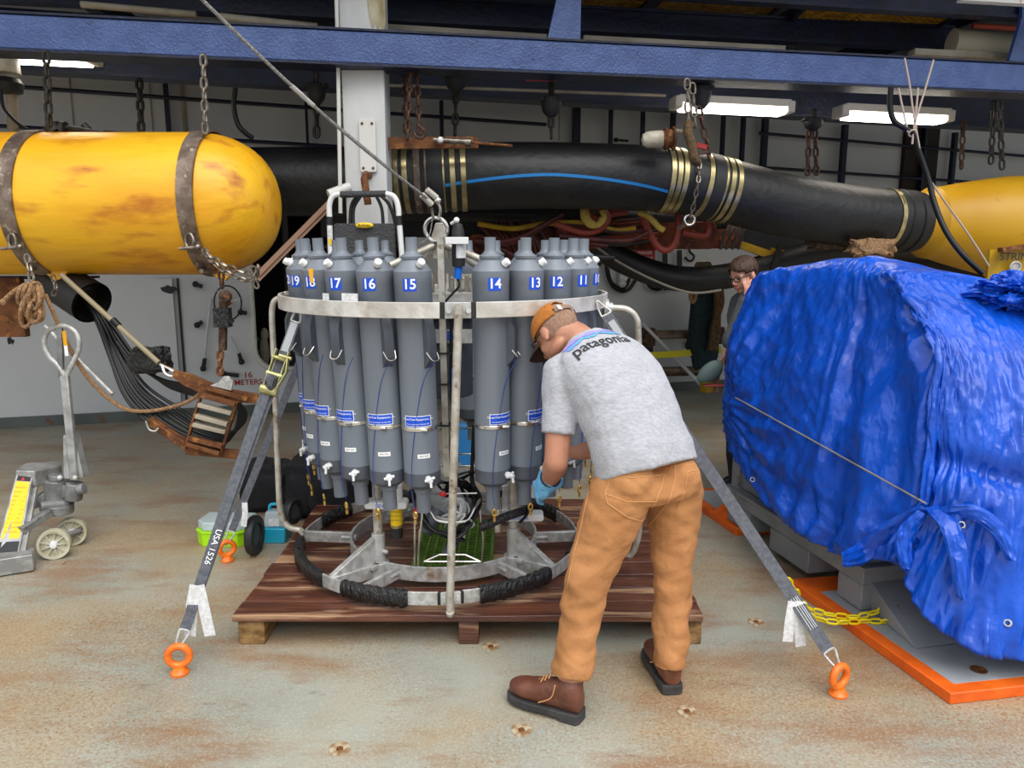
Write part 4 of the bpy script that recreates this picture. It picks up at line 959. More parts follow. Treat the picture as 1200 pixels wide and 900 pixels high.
# deck sockets
for i, (px, py, lab) in enumerate(((611, 856, 'rusty deck socket in front of the man\'s left boot'), (805, 834, 'rusty deck socket behind the man\'s right boot'), (575, 758, 'rusty deck socket just in front of the pallet'), (398, 878, 'rusty deck socket near the lower edge of the picture, left of centre'), (886, 729, 'rusty deck socket to the right of the man'), (1148, 785, None))):
    if lab is None: continue
    p = G(px, py); root = thing('deck_socket', lab, 'deck socket', p, 'flush deck sockets')
    mb = MB(); mb.lathe([(.036, 0), (.036, .0035), (.022, .004), (.016, .0015), (0, .0015)], p, n=24, caps=False); mb.build('ring', mat('worn cream socket', '#b9ad92', .6, c2='#8a6a48', sc=30) if i == 0 else bpy.data.materials['worn cream socket'], root)
    mb = MB(); mb.lathe([(.013, .001), (.011, .006), (0, .006)], p, n=6, caps=False); mb.build('plug', 'rust', root)

# ================================================================== LEFT FLOAT
FY = 4.55; fz = P(100, 240, FY).z
fl = thing('steel_banded_float', 'big scuffed yellow float hanging from chains at the left', 'float', (-2.2, FY, fz-.4))
xr = P(325, 240, FY).x; RF = .40
prof = [(RF, 0)]
prof = [(0, 0), (RF, 0.0)]+[(RF, 2.6+.0)]
xe = xr; xd = xe-.42
mb = MB(); pr = [(0, -4.6), (RF*.99, -4.55), (RF, -4.4)]+[(RF, -4.4+.2*i) for i in range(1, 21)]
pr = [(r, xd+4.2+h) for r, h in pr if h < 0]
cells = [(0, -1.9), (RF*.9, -1.85), (RF, -1.7)]+[(RF, -1.7+i*.1) for i in range(1, 17)]
cells = [(r, h) for r, h in cells if h < -.02]+[(RF, 0)]+[(RF*math.cos(R(a))**.8 if a < 90 else 0, .42*math.sin(R(a))**1.0) for a in range(8, 91, 6)]
if cells[-1][0] > 1e-6: cells.append((0, .42))
mb.lathe(cells, (xd, FY, fz), (1, 0, 0), 56, caps=False); body = mb.build('float_body', 'float', fl)
for px in (28, 231):
    bx = P(px, 240, FY-RF*.6).x if px > 100 else P(px, 240, FY-RF*.6).x
    mb = MB(); mb.lathe([(RF+.001, -.045), (RF+.012, -.043), (RF+.012, .043), (RF+.001, .045)], (bx, FY, fz), (1, 0, 0), 56, caps=False); st_ = mb.build('steel_band', 'strapsteel', fl)
    yl = FY-RF*.75
    mb = MB(); mb.prism([(-.07, 0), (.09, 0), (.02, -.06), (-.0, -.06)], (bx+.06, FY-RF*.32, fz-RF+.03), (1, 0, 0), (0, 0, 1), -.05); mb.build('mould_lug', 'float', fl)
    mb = MB(); mb.cyl((bx, FY-RF*.5, fz-RF*.9), (bx, FY-RF*.62, fz-RF*.93), .012, n=8); mb.build('bolt', 'shinychain', st_)
    mb = MB(); c_ = V((bx+.0, FY-RF*.86-.02, fz-RF*.6)); mb.torus(c_+V((0, -.01, .03)), .04, .008, (.4, 1, 0), 20, 8, sx=.7); mb.cyl(c_+V((-.05, -.03, -.01)), c_+V((.05, -.03, 0)), .009, n=8); mb.sph(c_+V((.05, -.03, 0)), .016, 10, 8); mb.build('shackle', 'shinychain', st_)
# hanging chains
def hang(px, y0, y1, Y, L, Wd, r, mt, label, j=0, group=None):
    a = P(px, y0, Y); c_ = P(px+j, y1, Y); return chain('hanging_chain', label, [a, c_], L, Wd, r, mt, group=group)
hang(54, 60, 158, 4.35, .085, .05, .010, 'darkchain', 'dark hoist chain above the left end of the yellow float', 4)
hang(238, 64, 163, 4.35, .075, .045, .0085, 'shinychain', 'lighter rusty chain down to the right band of the yellow float', 3)
hang(163, 93, 165, 4.9, .085, .055, .012, 'darkchain', 'dark chain behind the middle of the yellow float', 3)
hang(481, 75, 168, 4.9, .075, .045, .010, 'rustchain', 'rusty chain right of the white column, leftmost strand of its bunch', -4)
hang(488, 80, 160, 4.95, .075, .045, .010, 'rustchain', 'rusty chain in the bunch right of the white column, rightmost strand', 4)
hang(474, 80, 168, 5.05, .075, .05, .010, 'rustchain', 'thick rusty chain nearest to the white column', 3)
def chainhook(p, r, label, mt='rustchain'):
    mb = MB(); p = V(p); mb.tube(crv([p+V((0, 0, r*2)), p+V((0, 0, r)), p+V((r, 0, 0)), p+V((r*.6, 0, -r)), p+V((-.3*r, 0, -r)), p+V((-r, 0, -.2*r))], 5), [r*.28]*25+[r*.12], 8) if False else mb.tube(crv([p+V((0, 0, r*2)), p+V((0, 0, r)), p+V((r, 0, 0)), p+V((r*.6, 0, -r)), p+V((-.3*r, 0, -r)), p+V((-r, 0, -.2*r))], 5), r*.26, 8)
    return tag(mb.build('chain_hook', mt), label, 'hook')
chainhook(P(491, 154, 4.85), .035, 'rusty hook at the foot of the chain bunch')
mb = MB(); a = P(455, 168, 4.95); c_ = P(560, 167, 5.05); mb.beam(a, c_, .03, .07, up=(0, 0, 1)); sb = tag(mb.build('spreader_bar', 'rust'), 'brown shackle bar lying above the hose clamps', 'bar')
tag_b = thing('turnbuckle', 'steel turnbuckle with white pin over the left hose clamps', 'turnbuckle', P(530, 165, 4.92))
mb = MB(); mb.cyl(P(508, 164, 4.95), P(545, 166, 4.95), .018, n=10); mb.cyl(P(545, 167, 4.95), P(552, 167, 4.95), .028, n=10); mb.build('body', 'shinychain', tag_b)
mb = MB(); mb.sph(P(516, 164, 4.9), .02, 12, 8); mb.build('pin_head', 'wplastic', tag_b); mb = MB(); mb.cyl(P(552, 167, 4.95), P(600, 171, 5.05), .009, n=8); mb.build('rod', 'rust', tag_b)

def hoist(px, y0, y1, Y, label, wd=.17, yend=None, px2=None, L=.09):
    """chain fall: cast body with a short chain under it"""
    c_ = P(px, (y0+y1)/2, Y); h = P(px, y0, Y).z-P(px, y1, Y).z
    root = thing('chain_hoist', label, 'hoist', V((c_.x, c_.y, c_.z-h/2)), 'chain hoists under the overhead')
    mb = MB(); mb.lathe([(0, h/2), (wd*.5, h*.45), (wd*.5, h*.1), (wd*.42, -h*.25), (wd*.2, -h*.5), (0, -h*.5)], c_, n=10, caps=False); mb.box(c_+V((0, 0, h*.35)), (wd*1.15, wd*.6, h*.22)); mb.build('hoist_body', 'black', root, .004)
    mb = MB(); mb.cyl(c_+V((0, 0, h*.4)), c_+V((0, 0, h*1.2)), .02, n=8); mb.build('suspension', 'darkchain', root)
    if yend: chain('', '', [V((c_.x, c_.y, c_.z-h*.5)), P(px2 or px, yend, Y)], L, .05, .011, 'darkchain', parent=root, pname='link')
    return root
hoist(371, 97, 122, 5.15, 'black chain hoist just left of the white column', .12, 166, 371)
hoist(534, 82, 108, 5.25, 'black chain hoist above the left hose clamps', .15, 166, 533)
hoist(646, 113, 137, 5.3, 'black chain hoist above the middle of the hose, left of the lamp globe', .14, 171, 646)
hoist(953, 138, 153, 5.9, 'dark hoist hanging between the two right strip lights', .14, 0)
hang(948, 152, 212, 5.9, .085, .05, .010, 'rustchain', 'left strand of rusty chain over the right end of the hose', -2)
hang(955, 152, 212, 5.92, .085, .05, .010, 'rustchain', 'right strand of rusty chain over the right end of the hose', 2)
hang(1171, 118, 210, 5.6, .085, .05, .009, 'darkchain', 'dark chain hanging over the right yellow float', 4)
hang(1129, 140, 205, 6.2, .08, .05, .009, 'rustchain', 'thin rusty chain left of the dark chain over the right float', -3)
hang(1165, 118, 195, 5.7, .08, .05, .009, 'darkchain', 'dark chain close behind the one over the right yellow float', -4)

# ================================================================== BIG BLACK HOSE
hpts = [P(235, 214, 5.36), P(330, 213, 5.36), P(420, 212, 5.37), P(500, 209, 5.38), P(600, 206, 5.42), P(700, 207, 5.5), P(780, 211, 5.58), P(850, 224, 5.66), P(920, 241, 5.75), P(990, 252, 5.85), P(1052, 259, 5.95), P(1072, 260, 5.99)]
hc = crv(hpts, 10); RH = .222
hose = thing('exhaust_hose', 'huge black rubber hose slung across behind the rosette', 'hose', P(650, 245, 5.2))
mb = MB(); mb.tube(hc, [RH*(1.02 if p.x < P(500, 209, 5.38).x else 1.0) for p in hc], 40); mb.build('hose_skin', 'hoseblk', hose)
def hat(px):
    for i in range(len(hc)-1):
        a, c_ = hc[i], hc[i+1]; f = lambda q: 600+FF*q.x/(q.y*ca-(q.z-HH)*sa)
        if f(a) <= px <= f(c_): t_ = (px-f(a))/(f(c_)-f(a)); return a.lerp(c_, t_), (c_-a).normalized()
    return hc[-1], (hc[-1]-hc[-2]).normalized()
for px in (459, 468, 478, 519, 531, 543, 776, 783, 790, 818, 834, 842, 850, 1036):
    c_, d_ = hat(px); wd = .018
    mb = MB(); mb.lathe([(RH*1.02, -wd), (RH*1.04, -wd*.9), (RH*1.04, wd*.9), (RH*1.02, wd)], c_, d_, 40, caps=False); q = mb.build('hose_clamp', 'clamp', hose)
for px, wd, mt in ((495, .05, 'strapsteel'), (507, .09, 'black'), (828, .05, 'black'), (1052, .045, 'black'), (1062, .03, 'black')):
    c_, d_ = hat(px); mb = MB(); mb.lathe([(RH*1.01, -wd), (RH*1.05, -wd*.8), (RH*1.05, wd*.8), (RH*1.01, wd)], c_, d_, 40, caps=False); mb.build('coupling_sleeve', mt, hose)
mb = MB(); vs = []; lst = [i for i, p in enumerate(hc) if P(503, 200, 5.38).x < p.x < P(776, 210, 5.57).x]
seq = []
for i in lst:
    p = hc[i]; t_ = (i-lst[0])/(len(lst)-1); d_ = (hc[i+1]-hc[i]).normalized(); x, y, z = frame(d_)
    up = V((0, 0, 1))-d_*d_.z; up.normalize(); sd = d_.cross(up); sd = sd if sd.y < 0 else -sd
    ang = R(-3-26*abs(t_-.45)**1.5*2.2); 
    for da in (-.045, .045): seq.append(p+(sd*math.cos(ang+da)+up*math.sin(ang+da))*RH*1.006)
fs = [(2*i, 2*i+1, 2*i+3, 2*i+2) for i in range(len(seq)//2-1)]
mb.add(seq, fs); mb.build('blue_stripe', 'stripe', hose)
# yellow float on the right
fr = thing('yellow_float', 'clean yellow float at the right joined to the end of the black hose', 'float', P(1180, 320, 5.9))
c0_, d0_ = P(1072, 260, 5.99), (P(1200, 268, 6.12)-P(1072, 260, 5.99)).normalized()
mb = MB(); mb.lathe([(.2, -.03), (.22, 0), (.23, .06), (.268, .10), (.275, .18), (.305, .30), (.345, .50), (.385, .72), (.405, .95), (.41, 1.3), (.41, 3.2), (0, 3.2)], c0_, d0_, 48, caps=False); mb.build('float_body', 'floatr', fr)
mb = MB(); c_ = P(1192, 311, 5.45); mb.prism([(-.2, .11), (.5, .11), (.5, -.14), (-.16, -.14), (-.2, -.1)], c_, (1, 0, 0), (0, 0, 1), -.03); pl_ = mb.build('lifting_plate', 'cyellow', fr)
mb = MB(); text_on(mb, 'STRING 1', .075, P(1196, 301, 5.41), (1, 0, 0), (0, 0, 1), .02, .01); mb.build('stencil_text', 'marker', pl_)
mb = MB(); q = P(1190, 313, 5.4); mb.torus(q, .035, .008, (0, 1, 0), 20, 6); mb.cyl(q, q+V((0, .01, 0)), .034, n=20); mb.build('bolt', 'galv', pl_)
mb = MB(); mb.beam(P(1172, 293, 5.4), P(1215, 287, 5.4), .06, .03); mb.build('bracket', 'rust', pl_)

# lamp globe lying over the hose, rope and chain cluster
lg = thing('lamp_globe', 'off white bulkhead lamp globe above the hose left of the twin chains', 'lamp', P(770, 168, 5.2))
a = P(753, 164, 5.2); c_ = P(775, 163, 5.2); dx_ = (c_-a).normalized()
mb = MB(); mb.lathe([(0, -.01), (.035, 0), (.052, .03), (.055, .07), (.055, .135), (0, .135)], a, dx_, 20, caps=False); mb.build('globe', 'cream2', lg)
mb = MB(); mb.cyl(a+dx_*.13, a+dx_*.19, .06, n=18); mb.torus(a+dx_*.15, .066, .008, dx_, 20, 6); mb.torus(a+dx_*.20, .07, .008, dx_, 20, 6); mb.build('base', 'rust', lg)
mb = MB(); mb.cyl(a+dx_*.2+V((0, 0, .05)), P(806, 155, 5.2), .014, n=8); mb.build('stem', 'cream', lg)
hang(805, 92, 150, 5.1, .085, .05, .008, 'shinychain', 'left chain of the cluster above the right hose clamps', 2)
hang(811, 97, 155, 5.12, .085, .05, .008, 'shinychain', 'second chain of the cluster above the right hose clamps', 4)
hang(818, 125, 180, 5.12, .085, .05, .008, 'rustchain', 'rightmost chain of the cluster above the right hose clamps', 14)
hoist(821, 100, 128, 5.3, 'dark hoist block beside the left end of the strip light over the hose', .14)
mb = MB(); mb.tube(crv([P(808, 143, 5.05), P(806, 155, 5.03), P(811, 170, 5.0), P(813, 186, 5.0), P(817, 190, 5.05)], 8), .03, 10); tag(mb.build('rope_sling', 'oldrope'), 'frayed brown rope sling over the black hose', 'rope')
mb = MB(); mb.beam(P(816, 170, 5.1), P(828, 173, 5.1), .03, .03); tag(mb.build('red_shackle_pin', 'redpaint'), 'small red shackle pin in the chain cluster above the hose', 'shackle')
mb = MB(); mb.beam(P(816, 180, 5.1), P(832, 178, 5.1), .04, .02); mb.cyl(P(831, 172, 5.1), P(831, 184, 5.1), .012); tag(mb.build('shackle', 'rustchain'), 'rusty shackle under the red pin above the hose', 'shackle')
mb = MB(); mb.tube(crv([P(753, 162, 5.2), P(746, 160, 5.3)], 3), .01); 
# sling chain in front of hose, hanging to ring below
chain('sling_chain', 'thin steel chain over the front of the hose right of its clamps', [P(820, 190, 5.38), P(818, 215, 5.34), P(813, 240, 5.37), P(808, 258, 5.4)], .06, .035, .006, 'shinychain')

# ================================================================== MACHINE UNDER THE BLUE TARPAULIN
N0 = G(1113, 826); e1_ = (G(940, 700)-N0).normalized(); e2_ = V((.985, .17, 0)).normalized(); UP = V((0, 0, 1))
mach = thing('covered_machine', 'grey steel skid machine hidden under the blue tarpaulin', 'machine', N0+e1_*1.2+e2_*.9)
def Q(a, b_, z): return N0+e1_*a+e2_*b_+UP*z
# near base plate, painted orange round its edge
mb = MB(); mb.add([Q(0, 0, 0), Q(0, 2.2, 0), Q(1.02, 2.2, 0), Q(1.02, 0, 0), Q(0, 0, .045), Q(0, 2.2, .045), Q(1.02, 2.2, .045), Q(1.02, 0, .045)], [(0, 1, 2, 3), (4, 5, 6, 7), (0, 1, 5, 4), (1, 2, 6, 5), (2, 3, 7, 6), (3, 0, 4, 7)])
bp = mb.build('base_plate', 'orange', mach, .004)
mb = MB(); mb.add([Q(.055, .06, .0465), Q(.055, 2.2, .0465), Q(.86, 2.2, .0465), Q(.86, .06, .0465), Q(.055, .06, .040), Q(.055, 2.2, .040), Q(.86, 2.2, .040), Q(.86, .06, .040)], [(0, 1, 2, 3), (7, 6, 5, 4), (0, 4, 5, 1), (1, 5, 6, 2), (2, 6, 7, 3), (3, 7, 4, 0)]); mb.build('plate_top', 'plate', bp)
mb = MB(); q = G(1147, 785, .047); mb.lathe([(.03, 0), (.03, .003), (.018, .003), (.014, .001), (0, .001)], q, n=20, caps=False); mb.build('socket', 'rust', bp)
# far base plate
F0 = G(862, 628)
mb = MB()
def QF(a, b_, z): return F0+e1_*a+e2_*b_+UP*z
mb.add([QF(0, 0, 0), QF(0, .9, 0), QF(.75, .9, 0), QF(.75, 0, 0), QF(0, 0, .045), QF(0, .9, .045), QF(.75, .9, .045), QF(.75, 0, .045)], [(0, 1, 2, 3), (4, 5, 6, 7), (0, 1, 5, 4), (1, 2, 6, 5), (2, 3, 7, 6), (3, 0, 4, 7)]); bf_ = mb.build('base_plate', 'orange', mach, .004)
mb = MB(); mb.add([QF(.05, .06, .0465), QF(.05, .9, .0465), QF(.70, .9, .0465), QF(.70, .06, .0465), QF(.05, .06, .04), QF(.05, .9, .04), QF(.7, .9, .04), QF(.7, .06, .04)], [(0, 1, 2, 3), (7, 6, 5, 4), (0, 4, 5, 1), (1, 5, 6, 2), (2, 6, 7, 3), (3, 7, 4, 0)]); mb.build('plate_top', 'plate', bf_)
mb = MB(); mb.add([QF(.30, .02, .045), QF(.16, .02, .045), QF(.16, .16, .045), QF(.30, .16, .045), QF(.3, .10, .12), QF(.24, .16, .12)], [(0, 1, 2, 3), (0, 1, 4), (1, 2, 5, 4), (2, 3, 5), (3, 0, 4, 5)]); mb.build('wedge_block', 'orange', bf_)
# skid rail with fork pockets
Sn = G(1008, 717, .045); Sf = G(852, 609, .045); Sn.z = Sf.z = 0; sd = (Sf-Sn); SL = sd.length; sd.normalize(); so2 = V((sd.y, -sd.x, 0))
if so2.x < 0: so2 = -so2
def SK(t_, o_, z): return Sn+sd*t_+so2*o_+UP*z
def skbox(mb, t0, t1, o0, o1, z0, z1, m=None): mb.box(SK((t0+t1)/2, (o0+o1)/2, (z0+z1)/2), (t1-t0, abs(o1-o0), z1-z0), sd, so2, UP, m)
mb = MB()
def t_of(px):
    a, b_ = 0, SL
    for _ in range(40):
        m_ = (a+b_)/2; q = Sn+sd*m_+UP*.045; x = 600+FF*q.x/(q.y*ca-(q.z-HH)*sa)
        if x > px: a = m_
        else: b_ = m_
    return a
pk = ((t_of(980), t_of(946)), (t_of(901), t_of(877)))
for t0, t1 in ((0, pk[0][0]), (pk[0][1], pk[1][0]), (pk[1][1], SL)): skbox(mb, t0, t1, 0, .5, .05, .17)
skbox(mb, -.0, SL, 0, .5, .17, .24); skbox(mb, pk[0][0], pk[1][1], .30, .5, .05, .17)
mb.build('skid_rail', 'skid', mach, .006)
mb = MB(); skbox(mb, -.02, SL+.03, -.015, .45, .24, .26); mb.build('sill', 'skid', mach, .003)
mb = MB(); skbox(mb, .04, SL-.02, .04, 1.6, .26, .56); mb.build('lower_body', 'skid', mach, .01)
mb = MB(); skbox(mb, SL-.08, SL, .015, .1, .05, .50); mb.build('corner_post', 'skid', mach, .006)
mb = MB(); skbox(mb, .02, .16, .03, .14, .26, .5); mb.cyl(SK(.1, .07, .26), SK(.1, .07, .5), .05, n=16); mb.build('corner_post', 'skid', mach, .006)
for t0, t1 in pk:
    mb = MB(); skbox(mb, t0+.02, t1-.02, .27, .29, .06, .16); mb.build('pocket_liner', 'rust', mach)
# bracket foot in front with bolts
mb = MB(); q = [SK(-.01, .05, .05), SK(-.01, .75, .05), SK(-.34, .75, .05), SK(-.34, .0, .05)]; q2 = [SK(.05, .05, .20), SK(.05, .75, .20)]
mb.add([q[0], q[1], q[2], q[3], q2[0], q2[1]], [(0, 1, 2, 3), (3, 2, 5, 4), (0, 4, 5, 1), (0, 3, 4), (1, 5, 2)]); mb.build('foot_bracket', 'skid', mach, .004)
mb = MB(); q = SK(-.12, .34, .135); mb.sph(q, .022, 12, 8); mb.build('bolt', 'skid', mach)
mb = MB(); q = SK(SL*.20, -.016, .30); text_on(mb, '!', .05, SK(SL*.12, .028, .33), -sd, UP, .003); mb.build('warning_sticker', 'marker', mach)
# the tarpaulin
ctl = [
 [(960, 318, 5.1), (960, 360, 5.1), (965, 400, 5.1), (965, 440, 5.1), (965, 470, 5.1), (965, 500, 5.1)],
 [(912, 318, 4.85), (900, 358, 4.85), (885, 398, 4.85), (880, 430, 4.85), (880, 470, 4.85), (882, 500, 4.85)],
 [(890, 320, 4.5), (869, 358, 4.48), (853, 398, 4.46), (850, 432, 4.44), (847, 470, 4.43), (848, 503, 4.42)],
 [(945, 311, 4.15), (918, 365, 4.12), (898, 420, 4.06), (886, 480, 4.0), (878, 530, 3.98), (878, 560, 3.98)],
 [(1005, 304, 3.8), (978, 370, 3.72), (958, 440, 3.65), (943, 510, 3.6), (928, 570, 3.58), (920, 612, 3.56)],
 [(1030, 312, 3.6), (1022, 380, 3.5), (1008, 450, 3.4), (996, 520, 3.32), (985, 590, 3.28), (975, 646, 3.26)],
 [(1052, 322, 3.4), (1080, 372, 3.15), (1100, 408, 3.02), (1096, 480, 2.95), (1086, 588, 2.90), (1052, 660, 2.92)],
 [(1078, 321, 3.45), (1108, 370, 3.15), (1128, 420, 2.98), (1132, 500, 2.88), (1120, 595, 2.80), (1082, 718, 2.76)],
 [(1112, 325, 3.5), (1152, 380, 3.15), (1176, 440, 2.95), (1180, 520, 2.84), (1165, 605, 2.76), (1138, 762, 2.66)],
 [(1158, 335, 3.5), (1202, 390, 3.15), (1230, 450, 2.95), (1236, 530, 2.83), (1225, 625, 2.76), (1212, 776, 2.64)],
 [(1265, 342, 3.6), (1312, 400, 3.25), (1340, 460, 3.05), (1350, 540, 2.95), (1345, 625, 2.88), (1340, 782, 2.75)],
 [(1420, 345, 3.8), (1500, 400, 3.5), (1530, 460, 3.35), (1540, 540, 3.3), (1540, 625, 3.2), (1540, 775, 3.1)]]
C3 = [[P(*q) for q in col] for col in ctl]
C3.insert(7, [a_.lerp(b_, .10) for a_, b_ in zip(C3[6], C3[7])]); C3.insert(6, [a_.lerp(b_, .90) for a_, b_ in zip(C3[5], C3[6])])
for i, col in enumerate(C3):
    t0 = col[0]; col.insert(0, t0+V((.35, .16, -.03))); col.insert(0, t0+V((1.0, .4, -.14)))
NU, NV = 22, 19
cols = [crv(c_, NV) for c_ in C3]; nr = len(cols[0])
rowsC = [crv([c_[j] for c_ in cols], NU) for j in range(nr)]; ncl = len(rowsC[0])
nf = 2*NV  # first visible row (top edge)
def ridge(x): return 1-abs(2*(x-math.floor(x+.5)))
vs = []
for j in range(nr):
    for i in range(ncl):
        p = rowsC[j][i]; a = rowsC[j][min(i+1, ncl-1)]-rowsC[j][max(i-1, 0)]
        q = rowsC[min(j+1, nr-1)][i]-rowsC[max(j-1, 0)][i]
        nn = a.cross(q).normalized()
        if nn.y > 0 and j > nf: nn = -nn
        if nn.z < 0 and j <= nf: nn = -nn
        u = i/NU; v_ = max(0, (j-nf)/(nr-1-nf)); d_ = 0
        if j > nf:
            wv = math.sin(v_*PI)**.6 if v_ < .5 else 1
            pk_ = math.exp(-((u-5.6)/1.2)**2)
            d_ += .07*pk_*(ridge(u*1.35+.35*noise.noise(V((u, v_*2, 0))))-.5)*min(1, v_*3)*(1-.35*v_)
            d_ += .018*(noise.noise(V((u*1.9+v_*1.2, v_*.9, 3)))+.25*noise.noise(V((u*5+v_*2, v_*1.6, 7))))*min(1, v_*5)
            d_ += .022*max(0, v_-.5)*2*noise.noise(V((u*4, v_*7, 11)))*1.5
            cr = noise.noise(V((u*3.1, v_*5.3, 1))); d_ += .009*(1-abs(cr)*3 if abs(cr) < .33 else 0)
            cr = noise.noise(V((u*3.6-v_*9, v_*7+u*1.6, 21))); d_ += .007*(1-abs(cr)*4 if abs(cr) < .25 else 0)
            cr = noise.noise(V((u*5+v_*14, v_*9-u*2.0, 41))); d_ += .005*(1-abs(cr)*4 if abs(cr) < .25 else 0)
            cr = noise.noise(V((u*11, v_*15, 31))); d_ += .002*cr
            du, dv = (u-7.0)*.5, v_*1.6; rr_ = math.hypot(du, dv); ph = math.atan2(dv, du)
            d_ += .060*min(1, rr_*1.3)*max(0, 1-rr_*.5)*(ridge(ph*2.9+.15)-.5)*(1 if ph > 1.5 else .3)
            du, dv = (u-2.2)*.6, (v_-.74)*1.6; r2 = math.hypot(du, dv); ph = math.atan2(dv, du)
            if u > 2.2: d_ += .030*math.exp(-((r2-.5)/.5)**2)*(ridge(ph*4.2)-.5)
            if u > 7.2: d_ -= .05*math.exp(-((v_-.70)/.035)**2)*min(1, (u-7.2)*2)
            if v_ > .70:
                am = min(1, (v_-.70)*8)*min(1, max(0, (u-3.6)/1.5)); c1_ = noise.noise(V((u*2.2+v_*3, v_*5-u*.8, 51))); c2_ = noise.noise(V((u*4.5-v_*5, v_*9+u, 61)))
                d_ += am*(.05*(.3-abs(c1_))+.022*(.3-abs(c2_)))
        else: d_ += .012*noise.noise(V((u*2, j*.2, 3)))
        vs.append(p+nn*d_)
fs = [(j*ncl+i, j*ncl+i+1, (j+1)*ncl+i+1, (j+1)*ncl+i) for j in range(nr-1) for i in range(ncl-1)]
mb = MB(); mb.add(vs, fs); tarp = mb.build('tarpaulin', 'tarp'); sol = tarp.modifiers.new('thickness', 'SOLIDIFY'); sol.thickness = .004
tarp.data.polygons.foreach_set('use_smooth', [True]*len(tarp.data.polygons))
for at_ in list(tarp.data.attributes):
    if at_.name == 'sharp_edge': tarp.data.attributes.remove(at_)
tag(tarp, 'bright blue tarpaulin draped over the machine at right', 'tarpaulin')
TB = bvh(tarp)
def onTarp(px, py, lift=.008):
    o = V((0, 0, HH)); d_ = ray(px, py).normalized(); h = TB.ray_cast(o, d_)
    return (h[0]-d_*lift) if h[0] else P(px, py, 2.9)
mb = MB(); pts = [onTarp(862+(1085-862)*k/40, 466+(590-466)*k/40, .018) for k in range(41)]; mb.tube(pts, .004, 6)
tag(mb.build('tarp_line', 'greyrope'), 'thin grey line drawn tight across the blue tarpaulin', 'rope')
for k, (px, py) in enumerate(((882, 562), (1127, 615), (1181, 730))):
    p = onTarp(px, py, .006); d_ = ray(px, py).normalized(); mb = MB(); mb.torus(p, .011, .004, d_+V((.3, 0, 0)), 18, 6); mb.build('grommet', 'chrome', tarp)
# gathered flaps tucked at the near corner
def flap(pts, wd, seed, nm='tarp_fold'):
    c_ = crv([onTarp(x, y, l_) for x, y, l_ in pts], 8); n = len(c_)
    def f(u, v_):
        i = min(int(u*(n-1)), n-2); t_ = u*(n-1)-i; p = c_[i].lerp(c_[i+1], t_); d_ = (c_[i+1]-c_[i]).normalized()
        b_ = d_.cross(V((0, -1, .2))).normalized(); w_ = wd*(.35+.65*math.sin(PI*min(1, max(.0, u*.96+.02)))**.6)
        nn = V((0, -1, .1)); a = (v_-.5)*PI
        return p+b_*math.sin(a)*w_/2+nn*(math.cos(a)*.02+.008*noise.noise(V((u*9+seed, v_*3, seed)))+.009*noise.noise(V((u*4, v_*9, seed))))
    mb = MB(); mb.add(*grid2d(f, 40, 14)); o = mb.build(nm, 'tarp', tarp); return o
flap([(985, 655, .0), (1010, 648, .03), (1045, 622, .03), (1085, 596, .02)], .10, 3)
flap([(1088, 592, .02), (1112, 615, .03), (1122, 650, .03), (1128, 700, .02)], .075, 5)
flap([(1100, 600, .02), (1140, 600, .03), (1170, 622, .03), (1185, 655, .02)], .06, 8)
flap([(1080, 600, .02), (1060, 630, .03), (1062, 665, .02)], .07, 12)
mb = MB(); mb.sph((0, 0, 0), 1, 90, 60); c_ = P(1194, 343, 3.3)
mb.v = [V((q.x*.17, q.y*.14, q.z*.07))*(1+.45*noise.noise(q*2.5+V((9, 0, 0)))+.16*(1-abs(noise.noise(q*5))*4))+c_ for q in mb.v]; mb.build('gathered_bunch', 'tarp', tarp)
# yellow plastic chain along the skid
yc = [G(921, 678, .26), G(932, 690, .20), G(938, 705, .12), G(955, 716, .06), G(985, 722, .06), G(1010, 722, .065), G(1040, 712, .09), G(1057, 703, .13)]
chain('plastic_chain', 'yellow plastic chain lying along the orange plate, shorter upper strand', crv(yc, 6), .058, .032, .0052, 'ychain', cat='chain', group='yellow plastic chain')
yc = [G(922, 682, .24), G(929, 694, .18), G(934, 707, .10), G(950, 722, .055), G(978, 729, .055), G(1010, 728, .055), G(1040, 728, .06), G(1062, 727, .07), G(1075, 716, .12)]
chain('plastic_chain', 'yellow plastic chain lying along the orange plate, lower strand', crv(yc, 6), .058, .032, .0052, 'ychain', cat='chain', group='yellow plastic chain', roll=.5)

# ================================================================== PEOPLE
def ortho(f, u):
    f = V(f).normalized(); u = V(u); u = (u-f*u.dot(f)).normalized(); return f, u, u.cross(f)     # forward, up, left
def capchain(mb, pts, rr, n=14):
    pts = [V(p) for p in pts]
    for i in range(len(pts)-1): mb.tube([pts[i], pts[i+1]], [rr[i], rr[i+1]], n)
    for p, r_ in zip(pts, rr): mb.sph(p, r_, n, 8)
def loft(mb, secs, n=28):       # sections: centre, across, frontback, a, b
    vs = []
    for c_, X, Y, a, b_ in secs:
        for k in range(n):
            t_ = 2*PI*k/n; cs, sn = math.cos(t_), math.sin(t_)
            vs.append(V(c_)+V(X)*a*math.copysign(abs(cs)**.85, cs)+V(Y)*b_*math.copysign(abs(sn)**.85, sn))
    m = len(secs); fs = [(i*n+k, i*n+(k+1) % n, (i+1)*n+(k+1) % n, (i+1)*n+k) for i in range(m-1) for k in range(n)]
    fs += [tuple(range(n-1, -1, -1)), tuple((m-1)*n+k for k in range(n))]; mb.add(vs, fs)
